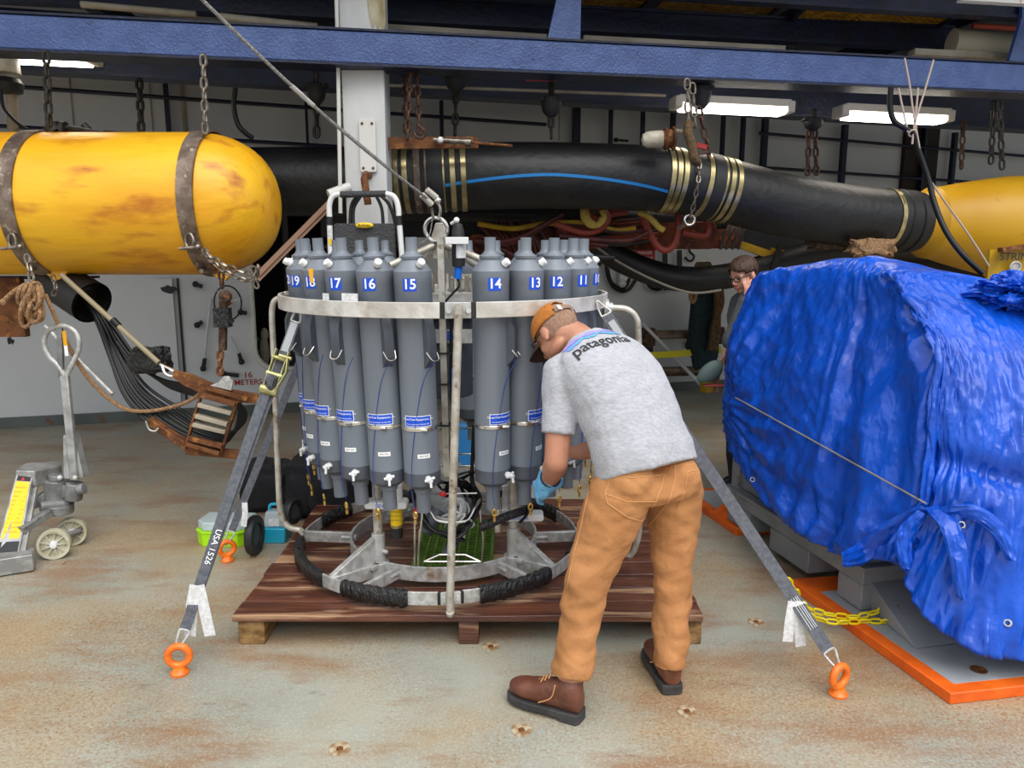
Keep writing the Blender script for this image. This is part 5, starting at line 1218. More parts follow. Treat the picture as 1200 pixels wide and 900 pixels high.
def head(mb, c_, f, u, l, s=1.0):
    c_ = V(c_); pt = lambda x, y, z: c_+(l*x+f*y+u*z)*s
    mb.sph(pt(0, -.012, .025), (.076*s, .095*s, .088*s), 24, 16, X=l, Y=f, Z=u)
    mb.sph(pt(0, .028, -.028), (.062*s, .062*s, .078*s), 20, 14, X=l, Y=f, Z=u)
    mb.sph(pt(0, .055, -.088), (.030*s, .026*s, .022*s), 14, 10, X=l, Y=f, Z=u)          # chin
    for sg in (-1, 1):
        mb.sph(pt(sg*.038, .052, -.028), (.024*s, .022*s, .026*s), 12, 8, X=l, Y=f, Z=u)    # cheeks
        mb.sph(pt(sg*.03, .074, .012), (.026*s, .012*s, .009*s), 12, 8, X=l, Y=f, Z=u)      # brow
        mb.sph(pt(sg*.079, -.006, -.012), (.010*s, .019*s, .031*s), 12, 10, X=l, Y=f, Z=u)  # ears
        mb.sph(pt(sg*.082, -.006, -.034), (.008*s, .011*s, .012*s), 8, 6, X=l, Y=f, Z=u)
        mb.sph(pt(sg*.045, .005, -.07), (.022*s, .045*s, .022*s), 12, 8, X=l, Y=f, Z=u)     # jaw
    mb.tube([pt(0, .082, .008), pt(0, .098, -.018), pt(0, .106, -.033)], [.007*s, .009*s, .011*s], 10)  # nose
    mb.sph(pt(0, .097, -.035), (.015*s, .012*s, .009*s), 10, 8, X=l, Y=f, Z=u)
    mb.sph(pt(0, .082, -.060), (.022*s, .010*s, .010*s), 12, 8, X=l, Y=f, Z=u)
def hand(mb, wr_, d_, n, side=1, curl=.4, s=1.0, spread=.12):
    """palm and five unequal fingers; d_ along the hand, n out of the back of the hand, thumb on side*b"""
    d_ = V(d_).normalized(); n = V(n); n = (n-d_*n.dot(d_)).normalized(); b_ = d_.cross(n)*side; wr_ = V(wr_)
    mb.sph(wr_+d_*.045*s, (.050*s, .040*s, .015*s), 16, 10, X=d_, Y=b_, Z=n)
    mb.box(wr_+d_*.05*s, (.075*s, .070*s, .022*s), d_, b_, n)
    mb.tube([wr_-d_*.03*s, wr_+d_*.03*s], [.026*s, .03*s], 12, sx=1)
    for i, (o_, L_) in enumerate(((.029, .070), (.010, .080), (-.010, .074), (-.028, .058))):
        p = wr_+d_*.088*s+b_*o_*s; dd = (d_+b_*(o_*spread/.03)).normalized(); pts = [p-dd*.012*s]; seg = L_*s/3; a = 0
        for k in range(3):
            a += curl*(.7+.3*k); q = (dd*math.cos(a)-n*math.sin(a)); pts.append(pts[-1]+q*seg*(1.25 if k == 0 else 1))
        capchain(mb, pts, [.0095*s, .0092*s, .0085*s, .0072*s], 10)
    t0 = wr_+d_*.02*s+b_*.025*s; t1 = t0+(d_*.6+b_*.8-n*.25).normalized()*.035*s; t2 = t1+(d_*.85+b_*.35-n*.35).normalized()*.03*s; t3 = t2+(d_*.95+b_*.0-n*.4).normalized()*.025*s
    capchain(mb, [t0, t1, t2, t3], [.014*s, .0115*s, .0105*s, .0085*s], 10)

# ---- the man bending over the bottles
man = thing('person', 'man in tan cap, grey t-shirt and tan trousers bending to a bottle spout', 'person', G(700, 830))
mr_, mfw = V((.83, .55, 0)).normalized(), V((-.55, .83, 0)).normalized()
sh = [(P(760, 552, 2.735), .212, .145), (P(752, 525, 2.75), .208, .140), (P(744, 500, 2.775), .200, .135), (P(731, 470, 2.82), .205, .138), (P(716, 443, 2.875), .215, .140), (P(703, 423, 2.92), .205, .125), (P(694, 410, 2.955), .150, .10), (P(686, 402, 2.98), .085, .078)]
secs = []
for i, (c_, a, b_) in enumerate(sh):
    t_ = (sh[min(i+1, len(sh)-1)][0]-sh[max(i-1, 0)][0]).normalized()
    if i == 0: t_ = V((-.25, .35, .9)).normalized()
    Y = mr_.cross(t_).normalized(); secs.append((c_, mr_, Y, a, b_))
shL, elL, wrL = P(660, 440, 2.86), P(652, 541, 2.77), P(644, 563, 2.95)
shR, elR, wrR = P(735, 428, 3.06), P(722, 521, 3.00), P(668, 532, 3.13)
HC = P(652, 391, 3.0); hf, hu, hl = ortho((-.50, .42, -.74), (-.40, .55, .70))
# continuous body under the clothes
mb = MB()
loft(mb, [(c_, X, Y, a*(.72 if i < 2 else .86), b_*(.72 if i < 2 else .84)) for i, (c_, X, Y, a, b_) in enumerate(secs)])
head(mb, HC, hf, hu, hl)
capchain(mb, [P(690, 408, 2.96), P(676, 396, 2.985), HC+hu*-.02-hf*.03], [.068, .062, .062], 18)
capchain(mb, [shL, shL.lerp(elL, .45), elL, elL.lerp(wrL, .35), wrL], [.058, .054, .046, .047, .030])
capchain(mb, [shR, shR.lerp(elR, .45), elR, elR.lerp(wrR, .35), wrR], [.055, .050, .042, .044, .028])
LL = [(P(727, 578, 2.68), .118), (P(708, 628, 2.65), .108), (P(690, 672, 2.61), .086), (P(680, 728, 2.57), .078), (P(670, 784, 2.52), .074)]
RL = [(P(790, 575, 2.80), .112), (P(789, 628, 2.80), .094), (P(788, 680, 2.77), .076), (P(787, 735, 2.73), .070), (P(786, 772, 2.69), .064)]
capchain(mb, [q for q, _ in LL], [r_*.8 for _, r_ in LL]); capchain(mb, [q for q, _ in RL], [r_*.8 for _, r_ in RL])
hand(mb, wrL, (wrL-elL)+V((-.12, .0, -.06)), (-.2, -.6, .8), 1, .5, .82); hand(mb, wrR, (wrR-elR), (0, -.5, .8), -1, .5, .82)
skin_o = remesh(mb, 'body', 'skin', .0065, 3, man)
# hair: cropped, follows the skull
mb = MB(); pt = lambda x, y, z, s=1: HC+(hl*x+hf*y+hu*z)*s
mb.sph(pt(0, -.016, .020), (.0785, .0945, .089), 28, 18, X=hl, Y=hf, Z=hu)
mb.v = [q for q in mb.v]; o = mb.build('cropped_hair', 'hairshort', man)
bm = bmesh.new(); bm.from_mesh(o.data); off = wl(o)
bm.verts.ensure_lookup_table(); kill = [f_ for f_ in bm.faces if ((f_.calc_center_median()+off-HC).dot(hf) > .01 or (f_.calc_center_median()+off-HC).dot(hu) < -.035)]
bmesh.ops.delete(bm, geom=kill, context='FACES'); bm.to_mesh(o.data); bm.free()
# shirt
mb = MB(); loft(mb, secs)
sl0, sl1 = shL, shL.lerp(elL, .68)
capchain(mb, [P(690, 425, 2.93), shL, sl0.lerp(sl1, .5)], [.085, .082, .070]); mb.tube([sl0.lerp(sl1, .5), sl1], [.071, .067], 20)
capchain(mb, [P(712, 425, 2.98), shR], [.085, .078]); mb.tube([shR, shR.lerp(elR, .6)], [.076, .068], 20)
def wr_shirt(p, n):
    a = p-P(740, 500, 2.78); q = V((p.x*3+p.z*5, p.y*4, p.z*7-p.x*4))
    return -.012*max(0, .25-abs(noise.noise(V((p.x*3.2+p.z*3, p.y*3.2, p.z*4.5-p.x*3)))))+.006*noise.noise(q)+.0045*noise.noise(V((p.x*4-p.z*9, p.y*9, p.x*12+p.z*3)))+.003*noise.noise(p*26)
shirt = remesh(mb, 'tshirt', 'shirt', .0075, 3, man, wr_shirt)
ST = bvh(shirt)
mb = MB(); hem = []
# printed mark across the shoulders: a ridge line over the word
uo = P(703, 409, 2.8); uu = V((.80, .50, .05)).normalized(); vv = V((-.30, .38, .60)); vv = (vv-uu*vv.dot(uu)).normalized(); dd_ = uu.cross(vv).normalized()
dd_ = dd_ if dd_.dot(V((0, 1, -.3))) > 0 else -dd_
mt_o = ST.find_nearest(P(698, 414, 2.86)); base_p = mt_o[0]; nrm_ = mt_o[1] if mt_o[1].z > 0 else -mt_o[1]
uu = (mr_-nrm_*mr_.dot(nrm_)).normalized(); vv = nrm_.cross(uu).normalized()
def densify(poly, nx=24):
    # vertical strips of a polygon given as top/bottom profile lists
    pts = []; fs = []
    for i, (x, yb, yt) in enumerate(poly): pts += [(x, yb), (x, yt)]
    for i in range(len(poly)-1): fs.append((2*i, 2*i+2, 2*i+3, 2*i+1))
    return pts, fs
def prof_(f, x0, x1, n=30): return [(x0+(x1-x0)*i/n,)+f(x0+(x1-x0)*i/n) for i in range(n+1)]
def mtn(x):
    y = .012; 
    for cx_, h in ((-.085, .010), (-.045, .022), (-.015, .014), (.03, .026), (.06, .012), (.1, .018)): y = max(y, .010+h-abs(x-cx_)*.55)
    return y
orig = base_p+nrm_*.25
for (fn_, mtname, lf) in ((lambda x: (mtn(x), .060-.14*max(0, abs(x)-.08)), 'logoviolet', .0022), (lambda x: (mtn(x), mtn(x)+.012), 'logoblue', .0030), (lambda x: (.044, .050), 'logopink', .0030)):
    p2, f2 = densify(prof_(fn_, -.115, .125, 60)); mb = MB(); drape(mb, ST, p2, f2, orig, uu, vv, -nrm_, lf); mb.build('shirt_print', mtname, shirt)
t2, tf = text2d('patagonia', .066, .014)
mb = MB(); drape(mb, ST, [(a+.004, b_-.018) for a, b_ in t2], tf, orig, uu, vv, -nrm_, .0028); mb.build('shirt_print', 'marker', shirt)
# hem and seam lines of the shirt as small raised edges
# trousers
mb = MB(); hc_ = P(758, 560, 2.745)
loft(mb, [(P(757, 582, 2.735), mr_, mfw, .175, .125), (P(758, 570, 2.74), mr_, mfw, .195, .145), (P(760, 550, 2.745), mr_, V((-.5, .8, .25)).normalized(), .190, .135), (P(756, 533, 2.76), mr_, V((-.5, .75, .4)).normalized(), .178, .118)])
capchain(mb, [P(742, 568, 2.66)+V((-.02, 0, 0)), LL[0][0]], [.105, .112]); capchain(mb, [P(790, 560, 2.75), RL[0][0]], [.10, .108])
capchain(mb, [q for q, _ in LL[:-1]], [r_ for _, r_ in LL[:-1]], 20); mb.tube([LL[-2][0], LL[-1][0], P(669, 793, 2.515)], [LL[-2][1], LL[-1][1]+.004, .074], 22)
capchain(mb, [q for q, _ in RL[:-1]], [r_ for _, r_ in RL[:-1]], 20); mb.tube([RL[-2][0], RL[-1][0], P(786, 781, 2.685)], [RL[-2][1], RL[-1][1]+.003, .064], 22)
def wr_pants(p, n):
    low = max(0, min(1, (.62-p.z)/.3)); 
    w1 = noise.noise(V((p.x*5, p.y*5, p.z*14+p.x*6))); w2 = noise.noise(V((p.x*9+p.z*5, p.y*9, p.z*26)))
    w3 = noise.noise(V((p.x*12+p.z*9, p.y*12-p.z*6, p.z*15)))
    return .007*w1*(.6+.6*low)+.005*w2*(.4+low)+.006*w3*(.6+low)-.016*max(0, .22-abs(noise.noise(V((p.x*5+p.z*7, p.y*6-p.z*3, p.z*6)))))-.007*abs(noise.noise(V((p.x*8-p.z*12, p.y*8+p.z*7, p.z*9))))
pants = remesh(mb, 'trousers', 'pants', .0075, 3, man, wr_pants)
PT = bvh(pants)
def onP(px, py, tree, lift=.002):
    d_ = ray(px, py).normalized(); h = tree.ray_cast(V((0, 0, HH)), d_); return (h[0]-d_*lift) if h[0] else None
def seam(pts, r_, mt, name, tree, parent, n=10):
    c_ = []
    for (x0, y0), (x1, y1) in zip(pts, pts[1:]):
        for k in range(n): c_.append((x0+(x1-x0)*k/n, y0+(y1-y0)*k/n))
    c_.append(pts[-1]); q = [onP(x, y, tree, r_*.3) for x, y in c_]; q = [v for v in q if v]
    if len(q) > 2: mb = MB(); mb.tube(q, r_, 6); mb.build(name, mt, parent)
# back pockets, centre seam, yoke, belt loops
seam([(715, 556), (742, 560), (778, 556), (776, 568), (768, 590), (752, 611), (735, 606), (712, 590), (709, 578), (714, 565)], .0022, 'stitch', 'back_pocket_seam', PT, pants)
seam([(710, 579), (735, 588), (770, 588)], .002, 'stitch', 'back_pocket_seam', PT, pants)
seam([(806, 553), (820, 550)], .002, 'stitch', 'back_pocket_seam', PT, pants); seam([(806, 553), (803, 575), (793, 597)], .002, 'stitch', 'back_pocket_seam', PT, pants)
seam([(790, 532), (791, 560), (785, 585), (770, 605), (756, 620)], .0022, 'stitch', 'centre_seam', PT, pants)
seam([(712, 547), (750, 552), (789, 547), (820, 537)], .002, 'stitch', 'yoke_seam', PT, pants)
seam([(690, 575), (680, 620), (672, 650), (664, 690)], .002, 'stitch', 'side_seam', PT, pants)
for px, py in ((787, 533), (817, 528)):
    a = onP(px, py-2, PT, .006); c_ = onP(px+.5, py+14, PT, .006)
    if a and c_: mb = MB(); mb.ribbon([a, c_], .012, .004, (0, -1, 0)); mb.build('belt_loop', 'pants', pants)
# cap
mb = MB(); NA, NE = 48, 14; R_ = (.0865, .106, .100); cc_ = V((0, -.010, .022)); vs = []
for j in range(NE+1):
    el = R(90*j/NE)
    for i in range(NA):
        az = 2*PI*i/NA; x, y, z = R_[0]*math.cos(az)*math.cos(el), R_[1]*math.sin(az)*math.cos(el), R_[2]*math.sin(el)
        vs.append(pt(x+cc_.x, y+cc_.y, z+cc_.z))
fs = []
for j in range(NE):
    for i in range(NA):
        az = math.degrees(2*PI*(i+.5)/NA); el = 90*(j+.5)/NE; da = abs(((az-270+180) % 360)-180)
        if j < NE and not ((da/42)**2+((el-4)/42)**2 < 1): fs.append((j*NA+i, j*NA+(i+1) % NA, (j+1)*NA+(i+1) % NA, (j+1)*NA+i))
mb.add(vs, fs); cap = mb.build('cap_crown', 'cap', man); q = cap.modifiers.new('t', 'SOLIDIFY'); q.thickness = .003
mb = MB(); f = lambda u, v_: pt((u-.5)*.155, cc_.y+math.sqrt(max(0, 1-((u-.5)*1.75)**2))*R_[1]*.96+v_*.075*math.sqrt(max(.02, 1-(2*u-1)**4)), cc_.z-.002-.10*(u-.5)**2*4*.25-v_*.018)
mb.add(*grid2d(f, 20, 8)); brim = mb.build('cap_brim', 'brim', cap); q = brim.modifiers.new('t', 'SOLIDIFY'); q.thickness = .004
mb = MB(); mb.ribbon([pt(math.sin(R(a))*R_[0]*1.01, cc_.y-math.cos(R(a))*R_[1]*1.01, cc_.z+.012) for a in range(-40, 41, 8)], .018, .002, -hf); mb.build('cap_strap', 'mesh_tan', cap)
q = pt(math.sin(R(24))*R_[0]*1.04, cc_.y-math.cos(R(24))*R_[1]*1.04, cc_.z+.012)
mb = MB(); q = pt(-math.sin(R(-28))*R_[0]*1.04, cc_.y-math.cos(R(28))*R_[1]*1.04, cc_.z+.012); mb.box(q, (.02, .004, .02), hl, hf, hu); mb.build('cap_label', 'lwhite', cap)
mb = MB(); mb.sph(pt(0, cc_.y, cc_.z+R_[2]), .006, 10, 6); mb.build('cap_button', 'cap', cap)
# glasses temple
mb = MB(); mb.tube([pt(.082, .0, .006), pt(.078, .075, .004), pt(.03, .098, .0), pt(-.03, .098, 0), pt(-.078, .075, .004)], .003, 6); mb.build('glasses', 'black', man)
# gloves
for (wr_, el, n_, side, nm, bias) in ((wrL, elL, (-.25, -.75, .6), 1, 'blue glove', V((-.14, .0, -.07))), (wrR, elR, (0, -.5, .8), -1, 'blue glove', V((0, 0, 0)))):
    mb = MB(); d_ = ((wr_-el)+bias).normalized()
    if side == 1:
        hand(mb, wr_+d_*.0, d_, n_, side, .42, 1.12, .2); mb.sph(wr_+d_*.045, (.062, .056, .040), 16, 10, X=d_, Y=V(n_).cross(d_).normalized(), Z=V(n_).normalized())
        mb.tube([wr_-d_*.03, wr_+d_*.03], [.050, .044], 16)
    else: hand(mb, wr_, d_, n_, side, .4, 1.08)
    remesh(mb, 'glove', 'glove', .0045, 3, man, lambda p, n: .0015*noise.noise(p*60))
mb = MB(); q = wrL-(wrL-elL).normalized()*.035; mb.torus(q, .038, .004, (wrL-elL), 24, 6); mb.build('bracelet', 'black', man)
# boots
def boot(an, heel, dr, toe_len, name):
    an = V(an); heel = V(heel); dr = V(dr).normalized(); sd_ = V((dr.y, -dr.x, 0)); mb = MB()
    L_ = toe_len; c0 = heel+dr*.045
    capchain(mb, [V((an.x, an.y, .135))*.6+V((c0.x, c0.y, .135))*.4, c0+UP*.11, c0+UP*.085], [.046, .048, .048], 18)
    secs_ = []
    for t_, a, h in ((0.0, .030, .085), (.06, .038, .10), (.25, .041, .115), (.45, .044, .10), (.65, .050, .078), (.82, .049, .068), (.94, .040, .058), (1.0, .022, .048)):
        p = heel+dr*L_*t_; secs_.append((p+UP*(.03+h/2), sd_, UP, a, h/2))
    loft(mb, secs_, 22)
    o = remesh(mb, 'boot', 'boot', .006, 3, man, lambda p, n: .0018*noise.noise(p*28)); o['label'] = 'brown leather work boot'
    mb = MB(); poly = [(L_*t_-.006+.012*t_, a+.006) for t_, a in ((0, .018), (.03, .034), (.25, .040), (.45, .044), (.65, .052), (.85, .050), (.96, .036), (1.01, .012))]
    pl = [(x, y) for x, y in poly]+[(x, -y) for x, y in reversed(poly)]
    mb.prism(pl, heel+UP*.012, dr, sd_, .026 if dr.cross(sd_).z > 0 else -.026); mb.v = [q if q.z > 0 else q for q in mb.v]
    zs = min(q.z for q in mb.v); mb.v = [q+UP*(.012-zs) for q in mb.v]
    heelb = MB(); mb.prism([(x, y) for x, y in pl if x < L_*.34], heel, dr, sd_, .014 if dr.cross(sd_).z > 0 else -.014)
    zs = min(q.z for q in mb.v); mb.v = [q-UP*zs for q in mb.v]
    mb.build('sole', 'sole', o, .003)
    for k in range(5):
        p = heel+dr*L_*(.42+.055*k)+UP*(.145-.012*k); 
        if k < 4: mb = MB(); mb.tube(crv([p-sd_*.022-UP*.006, p+UP*.004, p+sd_*.022-UP*.006], 4), .0028, 6); mb.build('lace', 'stitch', o)
    mb = MB(); mb.tube(crv([heel+dr*L_*.52+sd_*.044+UP*.05, heel+dr*L_*.34+sd_*.047+UP*.085, heel+dr*L_*.28+sd_*.05+UP*.14], 5), .0025, 6); mb.tube(crv([heel+dr*L_*.52-sd_*.046+UP*.05, heel+dr*L_*.34-sd_*.047+UP*.085, heel+dr*L_*.28-sd_*.05+UP*.14], 5), .0025, 6); mb.build('stitching', 'stitch', o)
    return o
boot(LL[-1][0], G(681, 845, 0), (-.86, .50, 0), .285, 'boot')
boot(RL[-1][0], G(788, 814, 0), (-.10, 1, 0), .285, 'boot')

# ---- the woman at the back, cheek on her hand
wom = thing('person', 'woman with short brown hair and glasses resting her cheek on her hand', 'person', V((1.62, 5.12, 0)))
WC = P(871, 322, 5.1); wf, wu, wleft = ortho((-.82, -.52, -.34), (-.22, -.05, .97))
wpt = lambda x, y, z: WC+(wleft*x+wf*y+wu*z)
mb = MB(); head(mb, WC, wf, wu, wleft, .98)
nb = P(884, 352, 5.18); capchain(mb, [wpt(0, -.03, -.06), nb], [.052, .052], 16)
wfr = V((-.9, -.43, 0)).normalized(); wrt = V((wfr.y, -wfr.x, 0))      # her right-left axis
tor = [(V((1.61, 5.16, .92)), .17, .115), (V((1.61, 5.17, 1.05)), .15, .10), (V((1.61, 5.18, 1.2)), .165, .115), (V((1.63, 5.19, 1.32)), .17, .10), (V((1.66, 5.19, 1.39)), .11, .075)]
loft(mb, [(c_, wrt, wfr, a*.92, b_*.92) for c_, a, b_ in tor])
shW = V((1.55, 5.03, 1.335)); shW2 = V((1.77, 5.34, 1.335)); elW = P(856, 400, 4.93); wrW = P(877, 349, 4.99)
capchain(mb, [shW, elW, wrW], [.048, .040, .027]); capchain(mb, [shW2, V((1.62, 5.42, 1.08)), V((1.50, 5.3, .97))], [.046, .038, .028])
for hx in (-.09, .09):
    h0 = V((1.61, 5.16, .90))+wrt*hx; capchain(mb, [h0, h0+V((-.02, 0, -.42)), V((1.56+hx*.3, 5.12+hx*.9, .09))], [.085, .058, .042])
fdir = (wpt(.03, .06, -.03)-wrW)
hand(mb, wrW, V((-.10, -.02, 1)), V((.15, -.95, .1)), 1, .16, .80, .18)
hand(mb, V((1.50, 5.3, .97)), (-.2, -.3, -.9), (.3, -.9, 0), -1, .5, .9)
wb = remesh(mb, 'body', 'skinpale', .0055, 2, wom)
mb = MB(); loft(mb, [(c_, wrt, wfr, a*1.06, b_*1.1) for c_, a, b_ in tor])
capchain(mb, [shW, elW], [.064, .056]); mb.tube([elW, elW.lerp(wrW, .93)], [.056, .040], 18)
capchain(mb, [shW2, V((1.62, 5.42, 1.08)), V((1.52, 5.33, .99))], [.06, .048, .040])
sw = remesh(mb, 'sweater', 'sweater', .008, 3, wom, lambda p, n: .004*noise.noise(V((p.x*8, p.y*8, p.z*26))))
mb = MB(); h_ = V((1.61, 5.16, .92)); loft(mb, [(h_+UP*.03, wrt, wfr, .172, .12), (h_-UP*.1, wrt, wfr, .185, .13), (h_-UP*.2, wrt, wfr, .15, .11)])
for hx in (-.09, .09):
    h0 = V((1.61, 5.16, .88))+wrt*hx; capchain(mb, [h0, h0+V((-.02, 0, -.40))], [.095, .072]); mb.tube([h0+V((-.02, 0, -.40)), V((1.56+hx*.3, 5.12+hx*.9, .06))], [.072, .062], 18)
remesh(mb, 'trousers', 'navy', .009, 3, wom, lambda p, n: .006*noise.noise(V((p.x*6, p.y*6, p.z*16))))
for hx in (-.09, .09):
    mb = MB(); c_ = V((1.60+hx*.3-.05, 5.12+hx*.9-.02, .05)); mb.sph(c_, (.14, .05, .05), 20, 10, X=wfr, Y=wrt); mb.box(c_-UP*.035, (.25, .085, .03), wfr, wrt, UP); mb.v = [V((q.x, q.y, max(q.z, 0))) for q in mb.v]; mb.build('shoe', 'black', wom)
# hair, face details
mb = MB(); mb.sph(wpt(0, -.012, .032), (.087, .108, .093), 40, 26, X=wleft, Y=wf, Z=wu); o = mb.build('hair', 'hair', wom); off = wl(o)
bm = bmesh.new(); bm.from_mesh(o.data); kill = []
for f_ in bm.faces:
    q = f_.calc_center_median()+off-WC; y, z, x = q.dot(wf), q.dot(wu), q.dot(wleft)
    if (y > .048 and z < .070-.35*abs(x+.02)) or (y > -.022 and z < .018) or z < -.055: kill.append(f_)
bmesh.ops.delete(bm, geom=kill, context='FACES'); bm.verts.ensure_lookup_table()
for v_ in bm.verts:
    q = v_.co+off; v_.co += (v_.co+off-WC).normalized()*.004*noise.noise(V((q.x*60, q.y*60, q.z*12)))
bm.to_mesh(o.data); bm.free(); q = o.modifiers.new('t', 'SOLIDIFY'); q.thickness = .008; q.offset = -1
for sg in (-1, 1):
    mb = MB(); mb.sph(wpt(sg*.030, .080, .0), (.012, .006, .005), 12, 8, X=wleft, Y=wf, Z=wu); mb.build('eye', 'eye', wom)
    mb = MB(); mb.tube([wpt(sg*.015, .089, .020), wpt(sg*.032, .086, .024), wpt(sg*.048, .076, .019)], .0025, 6); mb.build('eyebrow', 'hair', wom)
mb = MB(); mb.sph(wpt(0, .088, -.063), (.021, .007, .007), 14, 8, X=wleft, Y=wf, Z=wu); mb.build('lips', 'lips', wom)
gl = MB()
for sg in (-1, 1):
    pts = [wpt(sg*.031+.023*math.copysign(abs(math.cos(a))**.6, math.cos(a)), .098-.25*abs(sg*.031+.023*math.cos(a))**1.0*.4, .000+.016*math.copysign(abs(math.sin(a))**.6, math.sin(a))) for a in [2*PI*k/24 for k in range(24)]]
    gl.tube(pts, .0028, 6, True); gl.tube([wpt(sg*.054, .092, .008), wpt(sg*.080, .0, .006)], .0028, 6)
gl.tube([wpt(-.008, .098, .006), wpt(.008, .098, .006)], .0025, 6); gl.build('glasses', 'black', wom)
mb = MB(); c_ = P(832, 437, 4.95); mb.sph(c_, (.075, .045, .085), 24, 14); mb.v = [V((q.x, q.y, c_.z-.06 if q.z < c_.z-.06 else q.z)) for q in mb.v]; mb.v = [q+V(((q.z-c_.z)*.45, 0, 0)) for q in mb.v]
hat = thing('cap', 'grey green cap held low beside the woman', 'cap', c_-UP*.07); mb.build('crown', 'teal', hat)
mb = MB(); q = c_+V((.0, -.01, -.07)); mb.sph(q+V((.03, 0, -.01)), (.08, .05, .010), 18, 8); mb.build('brim', mat('dull red brim', '#8a3a38', .8), hat)

# ================================================================== PALLET JACK (left edge)
pj = thing('pallet_jack', 'grey pallet jack with cream wheels standing at the left edge', 'pallet jack', G(40, 640))
YJ = 4.05
def J(px, py, Y=YJ): return P(px, py, Y)
# two wheels
for k, (px, py, Y, rr) in enumerate(((62, 623, 3.93, .082), (83, 611, 4.12, .080))):
    c_ = J(px, py, Y); c_.z = rr; ax = V((.35, -1, .0)).normalized()
    mb = MB(); mb.lathe([(rr*.80, -.024), (rr*.97, -.026), (rr, -.02), (rr, .02), (rr*.97, .026), (rr*.80, .024), (rr*.80, -.024)], c_, ax, 36, caps=False); w_ = mb.build('wheel_tyre', 'wheel', pj)
    mb = MB(); mb.lathe([(0, -.006), (rr*.84, -.006), (rr*.84, .006), (0, .006)], c_, ax, 30, caps=False); x, y, z = frame(ax)
    for i in range(9):
        a = 2*PI*i/9; d_ = x*math.cos(a)+y*math.sin(a); mb.beam(c_+d_*rr*.25, c_+d_*rr*.83, .007, .040, up=ax)
    mb.build('wheel_spokes', 'wheel', w_)
    mb = MB(); mb.lathe([(0, .032), (rr*.2, .03), (rr*.28, .01), (rr*.28, -.01), (rr*.2, -.03), (0, -.032)], c_, ax, 18, caps=False); mb.build('wheel_hub', 'wplastic', w_)
mb = MB(); mb.cyl(V((J(62, 600).x, 3.95, .082)), V((J(85, 600).x, 4.15, .082)), .016); mb.build('axle', 'jack', pj)
# pump block
b0 = J(66, 590, 4.1)
mb = MB(); mb.cyl(J(66, 590, 4.1), J(66, 562, 4.1), .062, n=20); mb.cyl(J(66, 562, 4.1), J(66, 556, 4.1), .04, n=16); mb.cyl(J(86, 585, 4.08), J(88, 566, 4.08), .045, n=16); mb.box(J(77, 574, 4.1), (.12, .07, .07)); mb.cyl(J(92, 574, 4.06), J(99, 572, 4.06), .03, n=12); mb.build('hydraulic_pump', 'jack', pj, .004)
mb = MB(); mb.cyl(J(68, 600, 4.08), J(68, 590, 4.08), .08, n=20); mb.cyl(J(47, 594, 4.0), J(80, 590, 4.1), .03, n=12); mb.build('turntable', 'jack', pj, .004)
for px in (70, 88): mb = MB(); mb.sph(J(px, 560, 4.05), .016, 10, 8); mb.build('nut', 'galv_bright', pj)
# sloped fork head with yellow label
q = [G(2, 660), G(33, 655, .0), J(38, 563, 4.0), J(18, 559, 4.05)]
A0, B0_, C0_, D0_ = V((J(-8, 658, 3.75).x, 3.72, .02)), V((J(18, 655, 3.75).x, 3.75, .02)), J(39, 552, 4.02), J(20, 550, 4.02)
nn = (B0_-A0).cross(D0_-A0).normalized(); nn = nn if nn.y < 0 else -nn
mb = MB(); mb.add([A0, B0_, C0_, D0_, A0-nn*.06, B0_-nn*.06, C0_-nn*.06, D0_-nn*.06], [(0, 1, 2, 3), (7, 6, 5, 4), (0, 4, 5, 1), (1, 5, 6, 2), (2, 6, 7, 3), (3, 7, 4, 0)]); mb.build('front_plate', 'jackalu', pj, .005)
def fp(u, v_, l_=.002): return (A0.lerp(B0_, u)).lerp(D0_.lerp(C0_, u), v_)+nn*l_
mb = MB(); mb.add([fp(.10, .30), fp(.90, .30), fp(.92, .88), fp(.14, .88)], [(0, 1, 2, 3)]); lb = mb.build('yellow_label', 'yellow', pj)
mb = MB(); mb.add([fp(.14, .885), fp(.93, .885), fp(.95, .94), fp(.16, .94)], [(0, 1, 2, 3)]); mb.build('label_header', 'black', lb)
mb = MB(); mb.add([fp(.10, .12), fp(.92, .12), fp(.92, .27), fp(.10, .27)], [(0, 1, 2, 3)]); mb.build('dark_label', 'marker', lb)
uu_ = (B0_-A0).normalized(); vv_ = (D0_-A0).normalized()
mb = MB(); mb.add([fp(.40, .89, .004), fp(.62, .89, .004), fp(.51, .93, .004)], [(0, 1, 2)]); mb.build('warning_mark', 'red', lb)
mb = MB()
for k in range(11): mb.add([fp(.18, .36+k*.045, .003), fp(.80+.06*((k*7) % 3-1), .36+k*.045, .003), fp(.80+.06*((k*7) % 3-1), .372+k*.045, .003), fp(.18, .372+k*.045, .003)], [(0, 1, 2, 3)])
mb.build('label_lines', 'ytape', lb)
mb = MB(); mb.torus(fp(.22, .03, .004), .03, .012, nn, 18, 6); mb.build('eyelet', 'black', pj)
mb = MB(); mb.add([J(18, 551, 4.0), J(40, 552, 4.0), J(72, 545, 4.2), J(66, 541, 4.3), J(30, 542, 4.25)]+[v+V((0, 0, -.09)) for v in (J(18, 551, 4.0), J(40, 552, 4.0), J(72, 545, 4.2), J(66, 541, 4.3), J(30, 542, 4.25))], [(4, 3, 2, 1, 0), (5, 6, 7, 8, 9), (0, 1, 6, 5), (1, 2, 7, 6), (2, 3, 8, 7), (3, 4, 9, 8), (4, 0, 5, 9)]); mb.build('head_casting', 'jackalu', pj, .008)
